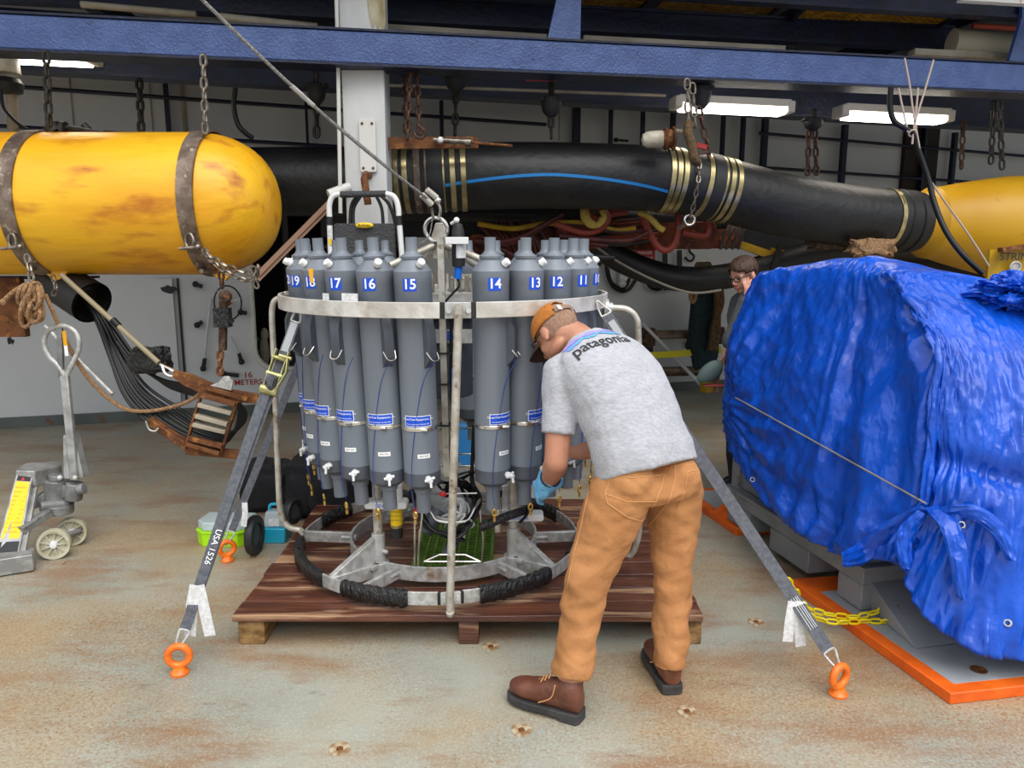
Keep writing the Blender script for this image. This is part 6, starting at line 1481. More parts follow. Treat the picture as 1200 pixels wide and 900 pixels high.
mb = MB(); mb.beam(J(37, 556, 4.06), J(20, 650, 3.80), .02, .09, up=(1, 0, 0)); mb.build('side_plate', 'jackalu', pj, .003)
mb = MB(); mb.beam(J(24, 622, 3.85), J(58, 600, 4.0), .05, .04); mb.beam(J(30, 596, 4.02), J(55, 580, 4.08), .05, .05); mb.build('link_arm', 'jack', pj, .004)
mb = MB(); mb.beam(V((J(-30, 640, 3.75).x, 3.66, .05)), V((J(31, 640, 3.75).x, 3.80, .05)), .11, .09); mb.build('fork_toe', 'jackalu', pj, .006)
# handle: shaft and loop grip
mb = MB(); mb.beam(J(88, 562, 4.06), J(76, 440, 4.12), .045, .03, up=(0, 1, 0)); mb.build('handle_shaft', 'jackalu', pj, .006)
mb = MB(); a, c_ = J(74, 562, 4.06), J(98, 560, 4.06); t_ = J(80, 510, 4.1); mb.add([a, c_, t_+V((.03, 0, 0)), t_-V((.03, 0, 0))]+[v+V((0, .06, 0)) for v in (a, c_, t_+V((.03, 0, 0)), t_-V((.03, 0, 0)))], [(0, 1, 2, 3), (7, 6, 5, 4), (0, 4, 5, 1), (1, 5, 6, 2), (2, 6, 7, 3), (3, 7, 4, 0)]); mb.build('handle_yoke', 'jackalu', pj, .004)
mb = MB(); mb.tube(crv([J(x, y, 4.12) for x, y in ((76, 442), (70, 430), (58, 418), (52, 404), (54, 391), (63, 384), (74, 382), (85, 386), (92, 396), (92, 410), (86, 424), (78, 440))], 6), .0135, 12); mb.build('grip_loop', 'galv', pj)
mb = MB(); mb.beam(J(72, 442, 4.12), J(70, 384, 4.12), .028, .02, up=(0, 1, 0)); mb.build('release_lever', 'jack', pj, .002)
mb = MB(); mb.beam(J(77, 405, 4.10), J(75, 388, 4.10), .02, .004, up=(0, 1, 0)); mb.build('grip_sticker', 'ytape', pj); mb = MB(); mb.beam(J(78.5, 417, 4.10), J(77, 405, 4.10), .018, .004, up=(0, 1, 0)); mb.build('grip_sticker', 'lwhite', pj)

# ================================================================== TACKLE BOXES
tb = thing('tackle_box', 'lime green box with milky clear lid on the deck beside the pallet', 'box', G(257, 640))
a0, a1 = G(225, 637), G(250, 646); 
c_ = wl(tb); X = V((.97, -.05, 0)).normalized(); Yv = V((.05, .97, 0)).normalized()
def tboxpoly(L1_, D1, ch): return [(-L1_/2, -D1/2+ch), (-L1_/2+ch, -D1/2), (L1_/2-ch, -D1/2), (L1_/2, -D1/2+ch), (L1_/2, D1/2), (-L1_/2, D1/2)]
cb = G(257, 641)+V((.01, .10, 0))
mb = MB(); mb.prism(tboxpoly(.30, .20, .05), cb, X, Yv, .075); mb.build('tray', 'green', tb, .004)
mb = MB(); mb.prism(tboxpoly(.31, .21, .05), cb+UP*.075, X, Yv, .012); mb.build('rim', 'green', tb, .002)
mb = MB(); mb.prism(tboxpoly(.29, .19, .05), cb+UP*.088, X, Yv, .05); mb.build('lid', 'clear', tb, .008)
mb = MB(); p = cb+UP*.138; mb.tube(crv([p-X*.03-Yv*.03, p-X*.03-Yv*.03+UP*.025, p+X*.03-Yv*.03+UP*.025, p+X*.03-Yv*.03], 4), .005, 8); mb.build('handle', 'green', tb)
for k in range(3): mb = MB(); mb.box(cb+X*(-.07+k*.07)+UP*.05+UP*.03, (.05, .12, .03)); mb.build('compartment', 'wplastic', tb)
tb2 = thing('tackle_box', 'aqua blue tackle box with clear lid standing by the rosette hoop', 'box', G(322, 637))
cb = G(322, 637)+V((0, .06, 0)); 
mb = MB(); mb.box(cb+UP*.045, (.115, .12, .09), taper=1.15); mb.build('base', 'aqua', tb2, .006)
mb = MB(); mb.box(cb+UP*.135, (.13, .10, .09), taper=.8); mb.build('lid', 'clear', tb2, .01)
mb = MB(); p = cb+UP*.175; mb.tube(crv([p-X*.04, p-X*.03+UP*.035, p+X*.03+UP*.035, p+X*.04], 4), .009, 8); mb.build('handle', 'aqua', tb2)
mb = MB(); mb.box(cb+UP*.12-Yv*.045, (.06, .01, .04)); mb.build('contents', 'paper', tb2)
# dark cart wheels near the hoop
for (px, py, Y, rr, tilt, lab) in ((298, 622, 3.99, .108, .9, 'black rubber wheel edge-on just left of the aqua box'), (343, 597, 4.08, .072, .5, 'dark grey caster wheel behind the hoop beside the black bags')):
    c_ = P(px, py, Y); c_.z = rr if tilt > .6 else .14+rr; ax = V((1, -.02 if tilt > .6 else -.35, 0)).normalized(); r_ = thing('cart_wheel', lab, 'wheel', c_-UP*rr)
    mb = MB(); mb.lathe([(rr*.62, -.02), (rr*.95, -.022), (rr, -.014), (rr, .014), (rr*.95, .022), (rr*.62, .02), (rr*.62, -.02)], c_, ax, 30, caps=False); mb.build('tyre', 'black', r_)
    mb = MB(); mb.lathe([(0, -.012), (rr*.6, -.01), (rr*.64, 0), (rr*.6, .01), (0, .012)], c_, ax, 24, caps=False); mb.build('hub', 'ladderbeam', r_)

# ================================================================== HAND CART, WIRE ROPE, LIFTING GEAR
hc2 = thing('folding_hand_cart', 'white framed folding hand cart with grey platform hung before the column', 'hand cart', P(428, 330, 4.62))
YC = 4.62
mb = MB(); mb.tube(crv([P(388, 320, YC), P(387, 284, YC), P(386, 252, YC), P(386, 240, YC), P(390, 230, YC), P(399, 227, YC)], 6), .0165, 12); mb.tube(crv([P(452, 227, YC), P(461, 230, YC), P(466, 240, YC), P(468, 262, YC), P(471, 300, YC), P(472, 330, YC)], 6), .0165, 12); mb.build('frame_tube', 'wplastic', hc2)
mb = MB(); mb.cyl(P(399, 228, YC), P(452, 227, YC), .019, n=14); mb.build('handle_grip', 'rubbermat', hc2)
for a, c_ in (((386, 254), (386, 264)), ((467, 253), (468, 264))): mb = MB(); mb.cyl(P(*a, YC), P(*c_, YC), .0185, n=12); mb.build('tube_clip', 'black', hc2)
mb = MB(); c_ = P(428, 292, YC+.03); mb.rbox(c_, (.365, .03, .30), .02); mb.build('platform', 'rubbermat', hc2, .004)
mb = MB(); c_ = P(427, 264, YC-.005); mb.sph(c_, (.054, .010, .017), 24, 8); ol = mb.build('oval_badge', 'yellow', hc2); mb = MB(); text_on(mb, 'RuXXac' if False else 'RuXxac', .022, c_+V((0, -.010, 0)), (1, 0, 0), (0, 0, 1), .001, .01); mb.build('badge_text', 'marker', hc2)
mb = MB(); mb.beam(P(386, 268, YC-.018), P(388, 280, YC-.018), .018, .003, up=(0, 1, 0)); mb.build('tube_sticker', 'paper', hc2); mb = MB(); mb.beam(P(386.5, 280, YC-.018), P(388, 287, YC-.018), .020, .003, up=(0, 1, 0)); mb.build('tube_sticker', 'yellow', hc2)
for pts in (((421, 227), (412, 240), (410, 262)), ((424, 228), (415, 243), (414, 262)), ((440, 228), (447, 243), (449, 262)), ((446, 229), (456, 240), (463, 262), (466, 290))):
    tubething('bungee_cord', [P(x, y, YC+.06) for x, y in pts], .010, 'black', {412: 'black bungee cord left of all over the cart handle', 415: 'black bungee cord second from left over the cart handle', 447: 'black bungee cord third from left over the cart handle', 456: 'black bungee cord right of all over the cart handle'}[pts[1][0]], 'cord', 8, smooth=6)
# wire rope from the top left to the lifting ring
mb = MB(); Aw, Bw = P(225, -12, 2.6), P(500, 232, 3.36); pts = [Aw.lerp(Bw, k/24)+V((0, 0, -.03*math.sin(PI*k/24))) for k in range(25)]; mb.tube(pts, .0062, 8); wr2 = tag(mb.build('wire_rope', 'wire'), 'steel wire rope running from top left down to the rosette lifting ring', 'rope')
mb = MB()
for t_ in (.40, .44): q = pts[int(24*t_)]; mb.cyl(q-(Bw-Aw).normalized()*.03, q+(Bw-Aw).normalized()*.03, .0085, n=8)
mb.build('splice', 'galv', wr2)
mb = MB(); mb.tube([pts[11], pts[17]+V((0, 0, .006)), P(488, 224, 3.38)], .004, 6); mb.build('rope_tail', 'wire', wr2)
sw_ = thing('swivel', 'steel swivel and shackle at the end of the wire rope above the rosette', 'shackle', P(512, 256, 3.42))
mb = MB(); mb.cyl(P(494, 228, 3.37), P(506, 240, 3.40), .014, n=12); mb.cyl(P(500, 222, 3.38), P(512, 232, 3.41), .013, n=12); mb.build('thimble', 'tubealu', sw_, .002)
mb = MB(); mb.sph(P(513, 235, 3.41), .016, 12, 8); mb.tube(crv([P(513, 236, 3.41), P(516, 246, 3.42), P(514, 255, 3.43), P(508, 254, 3.43), P(506, 244, 3.41)], 5), .0065, 8); mb.build('shackle_bow', 'chrome', sw_)
mb = MB(); mb.tube(crv([P(507, 246, 3.41), P(506, 262, 3.42), P(502, 278, 3.43), P(492, 286, 3.43)], 5), .003, 6); mb.build('safety_wire', 'wire', sw_)

# ================================================================== ROPE COIL, CABLE BUNDLE, STEEL BRACKET AT LEFT
rc_ = thing('rope_coil', 'tan rope hank hanging from the shackle under the yellow float', 'rope', P(36, 385, 4.05))
Yr = 4.05
for k, (x, w_, y0, y1) in enumerate(((28, 9, 334, 358), (34, 9, 333, 356), (40, 8, 331, 362), (44, 7, 332, 354), (30, 8, 350, 383), (40, 9, 352, 378), (46, 6, 350, 376), (36, 10, 340, 372))):
    mb = MB(); pts = [P(x+w_*math.sin(2*PI*i/14)*(.55+.45*(1-math.cos(2*PI*i/14))/2), y0+(y1-y0)*(1-math.cos(2*PI*i/14))/2, Yr-.03*(k % 3)+.015*math.sin(i)) for i in range(14)]
    mb.tube(crv(pts, 4, True), .0105, 8, True); mb.build('loop', 'rope', rc_)
mb = MB(); mb.tube(crv([P(38, 332, Yr), P(22, 338, Yr), P(10, 347, Yr), P(3, 354, Yr)], 6), .0125, 8); mb.sph(P(4, 354, Yr), .018, 10, 8); mb.build('rope_end', 'rope', rc_)
tubething('long_line', [P(53, 345, 4.1), P(62, 365, 4.1), P(80, 405, 4.15), P(105, 445, 4.2), P(140, 476, 4.25), P(170, 482, 4.25), P(205, 476, 4.2), P(228, 466, 4.15), P(242, 452, 4.15)], .011, 'rope', 'thin tan line swooping from the rope hank to the rusty bracket', 'rope', 8, smooth=8)
chain('shackle_chain', 'bright chain from the left float band down to the rope hank', [P(31, 298, 4.1), P(38, 331, 4.06)], .062, .038, .0065, 'shinychain')
chain('shackle_chain', 'short chain hanging right of the rope hank', [P(62, 322, 4.2), P(66, 340, 4.2), P(58, 352, 4.2)], .05, .032, .005, 'shinychain')
cpts = [P(238, 292, 4.06), P(248, 302, 4.02), P(262, 310, 4.0), P(280, 318, 4.0), P(297, 320, 4.0), P(306, 308, 4.02)]
chain('slack_chain', 'slack bright chain hanging from the right float band, upper strand', crv(cpts, 5), .058, .036, .006, 'shinychain', group='slack chain at the float')
cpts = [P(240, 296, 4.04), P(255, 312, 4.0), P(275, 324, 3.98), P(292, 329, 3.98), P(303, 318, 4.0), P(300, 305, 4.0)]
chain('slack_chain', 'slack bright chain hanging from the right float band, lower strand', crv(cpts, 5), .052, .034, .006, 'shinychain', group='slack chain at the float', roll=.6)
chain('slack_chain', 'short bright chain end dangling at the nose of the yellow float', [P(297, 312, 3.98), P(299, 330, 3.98), P(303, 342, 3.98)], .05, .034, .006, 'shinychain')
# twin brown webbing slings to the cart
for k, (y0, y1, lab) in enumerate(((322, 238, 'upper'), (328, 244, 'lower'))):
    mb = MB(); mb.ribbon([P(302, y0, 4.35), P(385, y1, 4.75)], .028, .006, (0, -1, 0)); tag(mb.build('web_sling', mat('brown webbing', '#7d5f4c', .8) if k == 0 else bpy.data.materials['brown webbing']), 'brown webbing sling from float chain to column cleat, %s of two' % lab, 'sling')
# black duct with cables pouring out
dk = thing('cable_duct', 'black rubber sleeve under the float from which black cables fan out', 'duct', P(90, 345, 4.5))
mb = MB(); a, c_ = P(60, 325, 4.6), P(108, 355, 4.45); mb.tube([a, c_], [.12, .125], 24, caps=False); mb.tube([c_, a], [.112, .108], 24, caps=False); mb.build('sleeve', 'hoseblk', dk)
mb = MB(); mb.bb(P(-30, 322, 4.9)+V((0, 0, -.02)), P(75, 332, 4.5)+V((0, .2, .03))); mb.build('tow_beam', 'black', dk)
mb = MB(); mb.box(P(5, 360, 4.7), (.25, .05, .36)); mb.build('rusty_plate', 'rust', dk)
cb_ = thing('cable_bundle', 'bundle of many black cables falling from the sleeve and looping through the bracket', 'cable', P(200, 510, 4.2))
for k in range(16):
    r_ = random.Random(k+40); j = (k-8)/8; o1 = r_.uniform(-1, 1)
    pts = [P(98+6*j, 350+5*j, 4.5), P(117+5*j, 375+2*o1, 4.45+.05*o1), P(138+9*j, 420+4*o1, 4.38), P(160+13*j, 460-6*j+3*o1, 4.3), P(195+14*j, 490-12*j+3*o1, 4.25), P(230+8*j, 510-12*j+3*o1, 4.22), P(262+4*j, 514-8*j, 4.2), P(280+4*j, 500-3*j, 4.2), P(284+4*j, 480+3*j, 4.2), P(274+3*j, 464+5*j, 4.22)]
    mb = MB(); mb.tube(crv(pts, 8), .0095, 7); mb.build('cable', 'cable', cb_)
for k in range(7):
    r_ = random.Random(k+80); j = (k-3)/3; o1 = r_.uniform(-1, 1)
    pts = [P(104+3*j, 352+3*j, 4.5), P(130+5*j, 385+3*o1, 4.42), P(160+5*j, 425+3*o1, 4.35), P(190+4*j, 447+4*j, 4.28), P(215, 455+4*j+o1, 4.22), P(240, 462+4*j, 4.2)]
    mb = MB(); mb.tube(crv(pts, 8), .0085, 7); mb.build('cable', 'cable', cb_)
blob('taped_joint', 'black taped cable joint beside the tan rod', 'joint', P(177, 436, 4.25), (.11, .06, .07), 'tape', 4, .25, 5)
rod = thing('tension_rod', 'tan painted rod sloping from the float to the rusty bracket', 'rod', P(130, 380, 4.3))
mb = MB(); mb.cyl(P(72, 322, 4.3), P(186, 425, 4.15), .0145, n=10); mb.build('shaft', mat('tan rod paint', '#8f8468', .5), rod); mb = MB(); mb.cyl(P(132, 375, 4.22), P(139, 382, 4.21), .02, n=10); mb.build('tape_ring', 'cable', rod)
mb = MB(); mb.cyl(P(188, 427, 4.15), P(208, 436, 4.12), .009, n=8); mb.tube(crv([P(190, 428, 4.14), P(194, 438, 4.12), P(203, 441, 4.12), P(210, 436, 4.12)], 4), .008, 8); mb.build('hook', 'chrome', rod)
mb = MB(); mb.cyl(P(53, 382, 4.35), P(132, 462, 4.28), .0125, n=10); tag(mb.build('thin_pipe', 'galv'), 'thin grey pipe sloping down behind the pallet jack handle', 'pipe')
# rusty bracket: spreader plate with three slotted frames
bk = thing('rusty_bracket', 'rusty steel spreader plate with slotted cage hanging at left', 'bracket', P(250, 520, 4.1))
Yb = 4.1
mb = MB(); poly = [(203, 434), (222, 438), (262, 455), (302, 462), (307, 468), (300, 473), (258, 471), (215, 452), (202, 442)]
q = [P(x, y, Yb) for x, y in poly]; n = len(q); mb.add(q+[v+V((0, .02, 0)) for v in q], [tuple(range(n)), tuple(range(2*n-1, n-1, -1))]+[(i, (i+1) % n, n+(i+1) % n, n+i) for i in range(n)]); mb.build('spreader_plate', 'rust', bk, .003)
mb = MB(); mb.beam(P(235, 452, Yb-.03), P(290, 468, Yb-.03), .02, .02); mb.build('edge_bar', 'rust', bk)
mb = MB(); q = [P(246, 452, Yb-.02), P(271, 458, Yb-.02), P(273, 447, Yb-.02), P(268, 441, Yb-.02), P(262, 441, Yb-.02), P(256, 448, Yb-.02)]; n = len(q); mb.add(q+[v+V((0, .012, 0)) for v in q], [tuple(range(n)), tuple(range(2*n-1, n-1, -1))]+[(i, (i+1) % n, n+(i+1) % n, n+i) for i in range(n)]); mb.build('pad_eye', 'galv', bk, .002)
for (a, c_) in (((236, 462), (217, 526)), ((278, 471), (259, 532))):
    mb = MB(); mb.beam(P(*a, Yb-.04), P(*c_, Yb-.04), .012, .03, up=(0, 1, 0)); mb.build('cage_side', 'rust', bk)
for k, (x0, y0, x1, y1) in enumerate(((237, 463, 276, 474), (233, 474, 272, 484), (230, 487, 267, 497), (227, 497, 265, 506), (222, 513, 261, 523), (220, 520, 258, 531))):
    mb = MB(); mb.beam(P(x0, y0, Yb-.06), P(x1, y1, Yb-.06), .04, .022); mb.build('cage_bar', 'rust' if k in (0, 4, 5) else 'cream', bk, .002)
mb = MB(); mb.beam(P(218, 527, Yb), P(286, 533, Yb), .03, .05); mb.beam(P(175, 492, Yb+.05), P(222, 524, Yb+.02), .05, .04); mb.build('lower_plate', 'rust', bk, .004)
tubething('shackle_hook', [P(171, 493, Yb), P(175, 503, Yb), P(182, 505, Yb), P(186, 501, Yb)], .006, 'chrome', 'bright shackle bow below the cable bundle', 'shackle', 8, smooth=5)
# chain of links and hooks the bracket hangs from
chain('hanging_chain', 'rusty chain carrying the slotted bracket below the float', [P(259, 318, 4.1), P(261, 345, 4.1)], .06, .04, .008, 'rustchain')
mb = MB(); mb.lathe([(0, .03), (.03, .02), (.03, -.02), (0, -.03)], P(264, 347, 4.08), (0, 1, 0), 14, caps=False); mb.beam(P(262, 352, 4.1), P(261, 410, 4.1), .035, .035, up=(0, 1, 0)); tag(mb.build('load_link', 'rustchain'), 'brown rusty rod in the lifting line of the bracket', 'link')
mb = MB(); mb.box(P(261, 372, 4.08), (.08, .06, .10)); mb.beam(P(262, 368, 4.07), P(273, 378, 4.07), .02, .02); tag(mb.build('tape_knot', 'tape'), 'black taped knot on the rusty lifting rod', 'tape')
chain('hanging_chain', 'small orange-brown links and shackle just above the bracket', [P(258, 412, 4.1), P(258, 432, 4.08), P(257, 446, 4.08)], .06, .045, .009, 'rust')

# ================================================================== THINGS ON THE BULKHEAD, LEFT
vw = thing('valve_wheel', 'thin black handwheel on the bulkhead behind the rusty rod', 'wheel', W(269, 358, .1))
mb = MB(); c_ = W(267, 355, .12); mb.torus(c_, .165, .008, WN, 40, 6, sx=.75); mb.build('rim', 'black', vw)
for a in (15, 135, 250):
    mb = MB(); d_ = WD*math.cos(R(a))*.75+UP*math.sin(R(a)); mb.beam(c_, c_+d_*.165, .02, .012); mb.build('spoke', 'white', vw)
mb = MB(); mb.cyl(c_-WN*.1, c_+WN*.02, .03); mb.build('hub', 'rust', vw)
tn = (('16', .085, 290, 440), ('METERS', .085, 290, 449.5))
mb = MB(); text_on(mb, '16', .085, W(290.5, 439.5, .002), WD, UP, .004, .01); tag(mb.build('depth_mark', 'redprint'), 'small red stencilled number 16 on the bulkhead', 'lettering')
mb = MB(); text_on(mb, 'METERS', .078, W(291, 448, .002), WD, UP, .004, .01); tag(mb.build('depth_mark', 'redprint'), 'small red stencilled word METERS on the bulkhead', 'lettering')
dn = 0
for (px, py, dx, dy, lab) in ((229, 333, 8, 3, 'upper left of the handwheel'), (231, 381, 6, -4, 'lower left of the handwheel'), (282, 366, 7, 1, 'right of the handwheel'), (238, 432, 2, -12, 'below and left of the handwheel'), (283, 424, -3, -10, 'above the red letters'), (262, 438, 18, 2, 'curving above the rusty plate')):
    mb = MB(); mb.tube([W(px, py, .05), W(px+dx, py+dy, .06)], .02, 8); mb.sph(W(px, py, .05), .03, 10, 8); tag(mb.build('door_dog', 'black'), 'black door clamp on the bulkhead, '+lab, 'clamp')
for (a, c_, lab) in (((247, 350), (238, 430), 'left'), ((270, 395), (282, 420), 'right')):
    tubething('tie_bar', [W(*a, .06), W(*c_, .05)], .012, 'white', 'pale thin rod on the hatch, %s of two' % lab, 'rod')
# chipped rust marks
for (px, py, w_, lab) in ((199, 339, .22, 'by the casing left of the handwheel'), (10, 385, .14, 'under the rusty plate at the far left'), (12, 400, .10, 'lowest at the far left')):
    mb = MB(); o_ = W(px, py, .076 if px > 190 and px < 215 else .002); r_ = random.Random(px); pl = [(w_*.5*math.cos(2*PI*i/14)*r_.uniform(.4, 1), .05*math.sin(2*PI*i/14)*r_.uniform(.3, 1)) for i in range(14)]
    mb.prism(pl, o_, WD, UP, -.004); tag(mb.build('paint_chip', 'marker'), 'dark chipped patch on the bulkhead '+lab, 'paint chip')
# lamp housing and pipe at the top left corner
lh = thing('lamp_housing', 'cream fitting with black skirt at the top left above the float', 'lamp', P(8, 130, 4.9))
mb = MB(); mb.lathe([(0, .1), (.06, .09), (.085, .05), (.09, -.04), (0, -.04)], P(4, 78, 4.9), n=20, caps=False); mb.build('dome', 'cream2', lh); mb = MB(); mb.lathe([(.08, .03), (.1, 0), (.09, -.05), (0, -.06)], P(6, 98, 4.9), n=20, caps=False); mb.build('skirt', 'black', lh)
mb = MB(); mb.cyl(P(14, 95, 4.95), P(15, 160, 4.95), .03, n=12); mb.build('post', 'cream', lh)
tubething('black_cable', [P(1, 105, 4.8), P(4, 125, 4.8), P(18, 142, 4.8), P(32, 152, 4.8)], .010, 'cable', 'thin black cable below the cream fitting at top left', 'cable', 6, smooth=5)
tubething('black_cable', [P(276, 103, 5.6), P(274, 125, 5.6), P(280, 148, 5.6), P(296, 162, 5.6)], .018, 'cable', 'black cable loop on the bulkhead above the nose of the float', 'cable', 8, smooth=6)
wr3 = thing('clamp_gear', 'rusty clamp gear lying on top of the yellow float', 'clamp', P(85, 158, 4.6))
mb = MB(); mb.cyl(P(73, 152, 4.55), P(78, 152, 4.55), .045, n=12); mb.cyl(P(78, 150, 4.55), P(122, 157, 4.5), .018, n=8); mb.cyl(P(98, 146, 4.6), P(104, 152, 4.6), .02, n=8); mb.cyl(P(60, 148, 4.55), P(66, 156, 4.55), .05, n=12); mb.build('body', 'darkchain', wr3)

# ================================================================== BACKGROUND GEAR BEHIND THE ROSETTE
gear = thing('tow_gear', 'dark seismic tow frame with orange-brown blocks slung under the black hose', 'machinery', P(700, 300, 6.4))
Yg = 6.4
mb = MB(); mb.beam(P(380, 262, Yg), P(800, 262, Yg), .25, .22); mb.build('top_beam', 'black', gear)
mb = MB(); mb.tube([P(470, 248, 6.1), P(850, 258, 6.2)], .07, 12); mb.build('black_pipe', 'hoseblk', gear)
rr_ = random.Random(3)
for k, (x, y, w_, h_) in enumerate(((585, 292, 70, 34), (625, 290, 50, 46), (660, 296, 40, 52), (700, 268, 60, 28), (770, 252, 60, 34), (800, 276, 70, 30), (745, 282, 60, 22), (835, 278, 60, 26), (560, 268, 50, 24), (520, 262, 40, 22), (645, 262, 60, 24), (690, 245, 30, 20))):
    c_ = P(x, y, Yg+rr_.uniform(-.2, .1)); s_ = Yg/900; mb = MB(); mb.rbox(c_, (w_*s_, .18, h_*s_), min(w_, h_)*s_*.25); 
    for i in range(4): mb.cyl(c_+V((w_*s_*(-.35+.23*i), -.12, h_*s_*rr_.uniform(-.3, .3))), c_+V((w_*s_*(-.35+.23*i), -.06, 0)), .02, n=8)
    mb.build('rusty_block', 'brownrust' if k not in (8, 9) else 'black', gear, .01)
for k, (x, y) in enumerate(((636, 258),)):
    mb = MB(); c_ = P(x, y, 6.2); mb.rbox(c_, (.14, .1, .10), .02); mb.build('yellow_block', 'cyellow', gear)
# hoses drooping in front of it
hs = [([(556, 282), (580, 284), (610, 278), (640, 262), (660, 250)], 'darkred'), ([(560, 276), (590, 286), (618, 276), (650, 256)], 'darkred'), ([(585, 290), (620, 310), (640, 318)], 'darkred'), ([(596, 300), (618, 322), (630, 330)], 'darkred'),
      ([(650, 262), (680, 272), (700, 270), (712, 258), (706, 246), (698, 242)], 'redhose'), ([(735, 248), (720, 250), (700, 256), (690, 248), (686, 240)], 'redhose'),
      ([(752, 253), (762, 275), (772, 290), (782, 293), (791, 284), (795, 262), (794, 242)], 'redhose'), ([(660, 262), (700, 268), (740, 272), (770, 262)], 'darkred'), ([(655, 276), (690, 280), (735, 282), (760, 272)], 'darkred'),
      ([(655, 268), (680, 282), (712, 288)], 'darkred'), ([(800, 272), (826, 276), (830, 262), (822, 252)], 'redhose'), ([(560, 262), (600, 268), (640, 262), (690, 262), (720, 270), (745, 268)], 'cyellow'), ([(640, 285), (665, 292), (690, 300), (720, 302)], 'black')]
for k, (pp, mt) in enumerate(hs):
    mb = MB(); mb.tube(crv([P(x, y, 5.75+.03*(k % 4)) for x, y in pp], 8), .026 if mt == 'redhose' else .02, 10); mb.build('service_hose', mt, gear)
for k in range(10):
    r_ = random.Random(k+9); mb = MB(); x0_ = 560+k*7; mb.tube(crv([P(x0_, 262+r_.uniform(-6, 6), 6.0), P(x0_+20, 285+r_.uniform(-8, 8), 5.95), P(x0_+30, 312+r_.uniform(-6, 8), 5.95)], 6), .014, 8); mb.build('service_hose', 'darkred', gear)
for k in range(9):
    r_ = random.Random(k+29); mb = MB(); y0_ = 256+k*3; mb.tube(crv([P(652, y0_, 6.0), P(690, y0_+8+r_.uniform(-5, 5), 5.95), P(730, y0_+4+r_.uniform(-6, 6), 5.95), P(770, y0_-2+r_.uniform(-6, 6), 6.0)], 6), .013, 8); mb.build('service_hose', ('darkred', 'black', 'redhose')[k % 3], gear)
yr = thing('yellow_rope', 'yellow and red rope loops hanging under the black hose', 'rope', P(695, 255, 5.7))
for pp in (((684, 243), (684, 255), (692, 264), (703, 262), (708, 254), (705, 246)), ((686, 245), (690, 258), (700, 264), (706, 256)), ((748, 248), (760, 254), (772, 266), (778, 270))):
    mb = MB(); mb.tube(crv([P(x, y, 5.65) for x, y in pp], 7), .022, 8); mb.build('strand', mat('straw yellow rope', '#b59a45', .8, bump=.6, bs=60) if pp[0][0] == 684 else bpy.data.materials['straw yellow rope'], yr)
tubething('steel_rod', [P(795, 268, 5.6), P(812, 256, 5.55), P(818, 246, 5.5)], .014, 'shinychain', 'steel rod and ring holding the red hose loop under the clamps', 'rod', 8)
mb = MB()
mb.torus(P(808, 258, 5.5), .035, .008, (0, 1, 0), 18, 6); tag(mb.build('steel_ring', 'chrome'), 'small bright steel ring under the chain on the hose', 'ring')
# lower black hose running along the bulkhead
mb = MB(); pts = crv([P(672, 262, 6.3), P(690, 278, 6.3), P(720, 300, 6.35), P(760, 318, 6.4), P(800, 327, 6.4), P(850, 324, 6.45), P(900, 312, 6.5), P(960, 296, 6.5), P(1060, 290, 6.5), P(1180, 300, 6.5)], 8); mb.tube(pts, .105, 24); lhz = tag(mb.build('lower_hose', 'hoseblk'), 'smaller black hose sagging under the big one toward the woman', 'hose')
tubething('steel_cable', [P(660, 262, 6.1), P(720, 304, 6.1), P(770, 330, 6.1), P(810, 343, 6.1), P(845, 340, 6.1)], .010, 'greyrope', 'thin grey line below the sagging black hose', 'line', 6, smooth=6)
for k, px in enumerate((850, 857, 864, 871)):
    mb = MB(); mb.tube(crv([P(px-6, 292, 6.2), P(px, 272, 6.15), P(px+6, 262, 6.2)], 5), .012, 8); tag(mb.build('hose_band', 'ladderbeam'), 'grey hose band above the woman\'s head, '+['leftmost', 'second from left', 'third from left', 'rightmost'][k]+' of four', 'band', 'grey bands above the woman\'s head')
# dark machinery with yellow plates behind the woman and tarpaulin
dm = thing('dark_machinery', 'dark machinery with yellow plates behind the tarpaulin top', 'machinery', P(950, 300, 6.9))
mb = MB(); mb.beam(P(820, 262, 6.9), P(1190, 318, 6.6), .3, .32); mb.build('dark_beam', 'black', dm)
for (pp) in (((868, 282), (910, 296), (908, 306), (868, 291)), ((912, 300), (960, 312), (960, 322), (905, 318)), ((905, 290), (975, 306), (975, 310), (905, 296))):
    q = [P(x, y, 6.45) for x, y in pp]; mb = MB(); mb.add(q+[v+V((0, .05, 0)) for v in q], [(0, 1, 2, 3), (7, 6, 5, 4), (0, 4, 5, 1), (1, 5, 6, 2), (2, 6, 7, 3), (3, 7, 4, 0)]); mb.build('yellow_plate', 'cyellow', dm)
mb = MB(); mb.beam(P(905, 316, 6.4), P(915, 286, 6.4), .04, .04); mb.build('strut', 'black', dm)
blob('rope_pile', 'pale brown rope pile behind the peak of the tarpaulin', 'rope', P(968, 292, 5.9), (.14, .08, .05), 'oldrope', 2, .4, 8)
blob('rope_pile', 'pale brown rope bundle on the hose right of the tarpaulin peak', 'rope', P(1020, 300, 5.7), (.16, .08, .06), 'rope', 6, .4, 8)

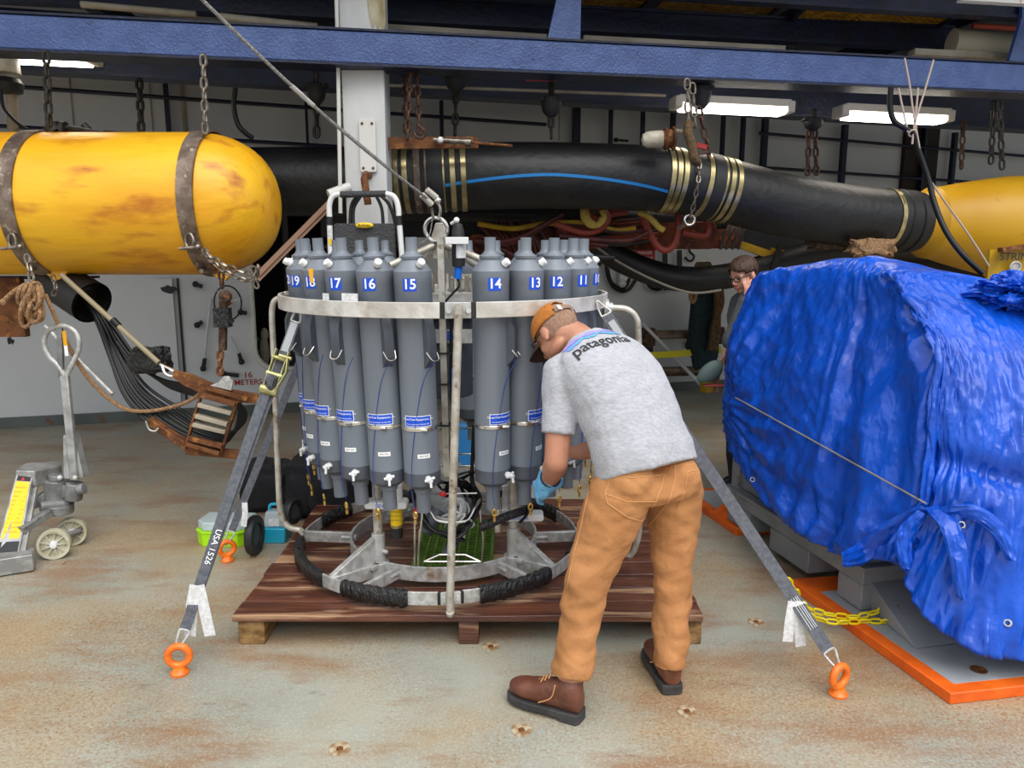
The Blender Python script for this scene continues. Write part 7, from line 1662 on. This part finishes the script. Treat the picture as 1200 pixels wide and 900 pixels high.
# ================================================================== BULKHEAD RIGHT: hooks, hoses, pipe rack
sg_ = thing('red_sign', 'small red sign on the bulkhead below the red hose loop', 'sign', W(755, 299, .02))
mb = MB(); a = W(755, 299, .01); mb.box(a, (.26, .02, .13), WD, WN, UP); mb.build('panel', 'redpaint', sg_); mb = MB(); text_on(mb, 'DANGER', .045, a+WN*.012+UP*.025, WD, UP, .002, .006); text_on(mb, 'HIGH PRESSURE', .03, a+WN*.012-UP*.03, WD, UP, .002, .004); mb.build('lettering', 'whitepaint', sg_)
sg2 = thing('red_sign', 'red sign under the blue beam left of the middle hoist', 'sign', P(636, 90, 5.35))
mb = MB(); a = P(636, 89, 5.35); mb.box(a, (.22, .01, .065)); mb.build('panel', 'redpaint', sg2); mb = MB(); text_on(mb, 'SWL 2000 LBS', .028, a+V((0, -.006, 0)), (1, 0, 0), (0, 0, 1), .001, .005); mb.build('lettering', 'whitepaint', sg2)
for (pp, lab) in ((((711, 303), (711, 318), (717, 334), (728, 341), (738, 338), (746, 326)), 'long black hose loop left on the right bulkhead'), (((712, 315), (716, 330), (726, 338), (734, 334), (737, 326)), 'inner black hose loop left on the right bulkhead'), (((757, 328), (762, 336), (769, 339), (775, 338)), 'short black hose curve in the middle of the right bulkhead'), (((793, 330), (786, 336), (778, 338)), 'short black hose curve right on the right bulkhead')):
    tubething('hose_loop', [W(x, y, .08) for x, y in pp], .022, 'cable', lab, 'hose', 8, smooth=6)
mb = MB(); mb.tube([W(698, 296, .05), W(698, 306, .05)], .014, 8); mb.sph(W(700, 308, .05), .05, 12, 8); tag(mb.build('wall_valve', 'rustchain'), 'round dark valve on the bulkhead right of the bottles', 'valve')
mb = MB(); mb.box(W(731, 318, .05), (.12, .08, .2), WD, WN, UP); mb.sph(W(729, 332, .08), .05, 12, 8); tag(mb.build('junction_box', 'white'), 'small white junction box with brass plug inside the hose loop', 'box')
for (x0_, x1_, y0_, y1_, lab) in ((779, 783, 293, 312, 'left'), (796, 801, 293, 315, 'right')):
    mb = MB(); mb.ribbon([W(x0_, y0_, .1), W(x0_+.5, y1_, .1), W(x0_+1, 338, .1)], .06, .01, WN); tag(mb.build('hanging_band', 'black'), 'black band hanging behind the sagging hose, %s of two' % lab, 'band')
chainhook(W(808, 300, .06), .05, 'black S hook on the bulkhead right of the hanging bands', 'black')
pr = thing('pipe_rack', 'stack of brown pipes held on brackets against the right bulkhead', 'rack', W(810, 440, .3))
for (y, r_, mt) in ((392, .045, 'rustpipe'), (394.5, .03, 'rustpipe'), (434, .04, 'rustpipe'), (438, .03, 'rustchain')):
    mb = MB(); mb.cyl(W(755 if y < 400 else 772, y, .35), W(835 if y < 400 else 828, y-1, .35 if y != 394.5 else .45), r_, n=14); mb.build('pipe', mt, pr)
for (x, y0_, y1_) in ((757, 385, 405), (840, 384, 402)):
    mb = MB(); mb.cyl(W(x, y0_, .38), W(x, y1_, .38), .10 if x < 800 else .09, n=16); mb.cyl(W(x, y0_+6, .38), W(x, y0_+8, .38), .12, n=16); mb.build('pipe_flange', 'rustchain', pr)
mb = MB(); mb.cyl(W(757, 405, .38), W(757, 425, .38), .08, n=14); mb.build('stub', 'black', pr)
mb = MB(); mb.cyl(W(752, 378, .5), W(828, 458, .45), .022, n=10); tag(mb.build('leaning_pole', 'white'), 'white pole leaning across the pipe rack', 'pole')
mb = MB(); mb.ribbon([W(748, 417, .6), W(790, 415, .6), W(845, 410, .6)], .07, .01, WN+UP*.2); mb.ribbon([W(822, 412, .62), W(822, 434, .62)], .065, .01, WN); tag(mb.build('yellow_strap', mat('yellow webbing', '#cfc61c', .7)), 'yellow webbing strap round the pipe rack', 'strap')
mb = MB(); mb.cyl(W(828, 459, .5), W(828, 447, .5), .075, n=16); tag(mb.build('yellow_bollard', 'cyellow'), 'stubby yellow bollard below the yellow strap', 'bollard')
mb = MB(); mb.cyl(W(838, 459, .45), W(838, 440, .45), .05, n=14); tag(mb.build('brown_post', 'rustpipe'), 'stubby brown post beside the yellow bollard', 'post')
blob('net_bag', 'long dark teal net hanging beside the pipe rack', 'net', W(823, 428, .6), (.16, .11, .46), mat('dark teal net', '#15262b', .9, c2='#25393d', sc=50, bump=.8, bs=40), 3, .2, 6)
rp_ = thing('rope_hank', 'brown rope hank and tail hanging left of the woman', 'rope', W(835, 420, .75))
for k in range(9):
    r_ = random.Random(k+3); x = 826+r_.uniform(-12, 14); mb = MB()
    pts = [W(x+5*math.sin(2*PI*i/10), 322+8*math.cos(2*PI*i/10)+r_.uniform(-6, 8), .75+.1*r_.random()) for i in range(10)]; mb.tube(crv(pts, 4, True), .03, 8, True); mb.build('loop', 'oldrope', rp_)
mb = MB(); mb.tube(crv([W(812, 338, .75), W(809, 347, .75), W(812, 354, .75), W(815, 347, .75), W(813, 338, .75)], 5), .022, 8); mb.build('tail_loop', 'rope', rp_)
for k in range(5): mb = MB(); r_ = random.Random(k+60); mb.tube(crv([W(838+2*k, 330, .8), W(842+r_.uniform(-4, 4), 355, .8), W(836+r_.uniform(-4, 4)+k, 385, .8), W(832+k*1.5, 410, .78)], 6), .033, 8); mb.build('hanging_strand', 'oldrope', rp_)
mb = MB(); mb.tube([W(822, 334, .85), W(857, 330, .9)], .02, 8); mb.build('toggle', 'rope', rp_)
mb = MB(); mb.cyl(W(808, 404, .02), W(808, 404, .06), .05, n=14); tag(mb.build('bulkhead_port', 'rustchain'), 'small dark port on the bulkhead under the upper pipes', 'port')
mb = MB(); mb.sph(W(485, 252, .8), .1, 16, 10); tag(mb.build('green_buoy', mat('lime buoy', '#9cc24a', .5)), 'small lime green float between the hose clamps and the cart', 'buoy')

# ================================================================== HANGING LINES AT THE RIGHT
hl_ = thing('hanging_lines', 'pale pink lines looped over the front beam at right', 'rope', P(1072, 150, 4.9))
for pp in (((1060, 68), (1066, 100), (1071, 138), (1074, 150)), ((1094, 70), (1084, 105), (1074, 138), (1071, 152)), ((1053, 103), (1058, 128), (1064, 155)), ((1076, 103), (1074, 125), (1071, 150)), ((1073, 148), (1076, 165), (1082, 195), (1092, 214), (1110, 240), (1135, 275), (1159, 312))):
    mb = MB(); mb.tube(crv([P(x, y, 4.92) for x, y in pp], 6), .006, 7); mb.build('line', mat('pink white line', '#b9a79a', .7) if pp[0][0] == 1060 else bpy.data.materials['pink white line'], hl_)
mb = MB(); mb.torus(P(1069, 156, 4.92), .02, .006, (0, 1, .6), 16, 6); mb.tube([P(1070, 157, 4.92), P(1069, 169, 4.92)], .006, 6); mb.build('knot', bpy.data.materials['pink white line'], hl_)
tubething('drop_cable', [P(1044, 102, 4.95), P(1043, 125, 4.95), P(1048, 142, 4.94), P(1060, 150, 4.93), P(1070, 157, 4.93), P(1076, 175, 4.93), P(1088, 210, 4.9), P(1095, 238, 4.85), P(1108, 270, 4.75), P(1128, 298, 4.65), P(1152, 321, 4.6)], .017, 'cable', 'thick black cable dropping from the front beam at right past the yellow float', 'cable', 10, smooth=8)
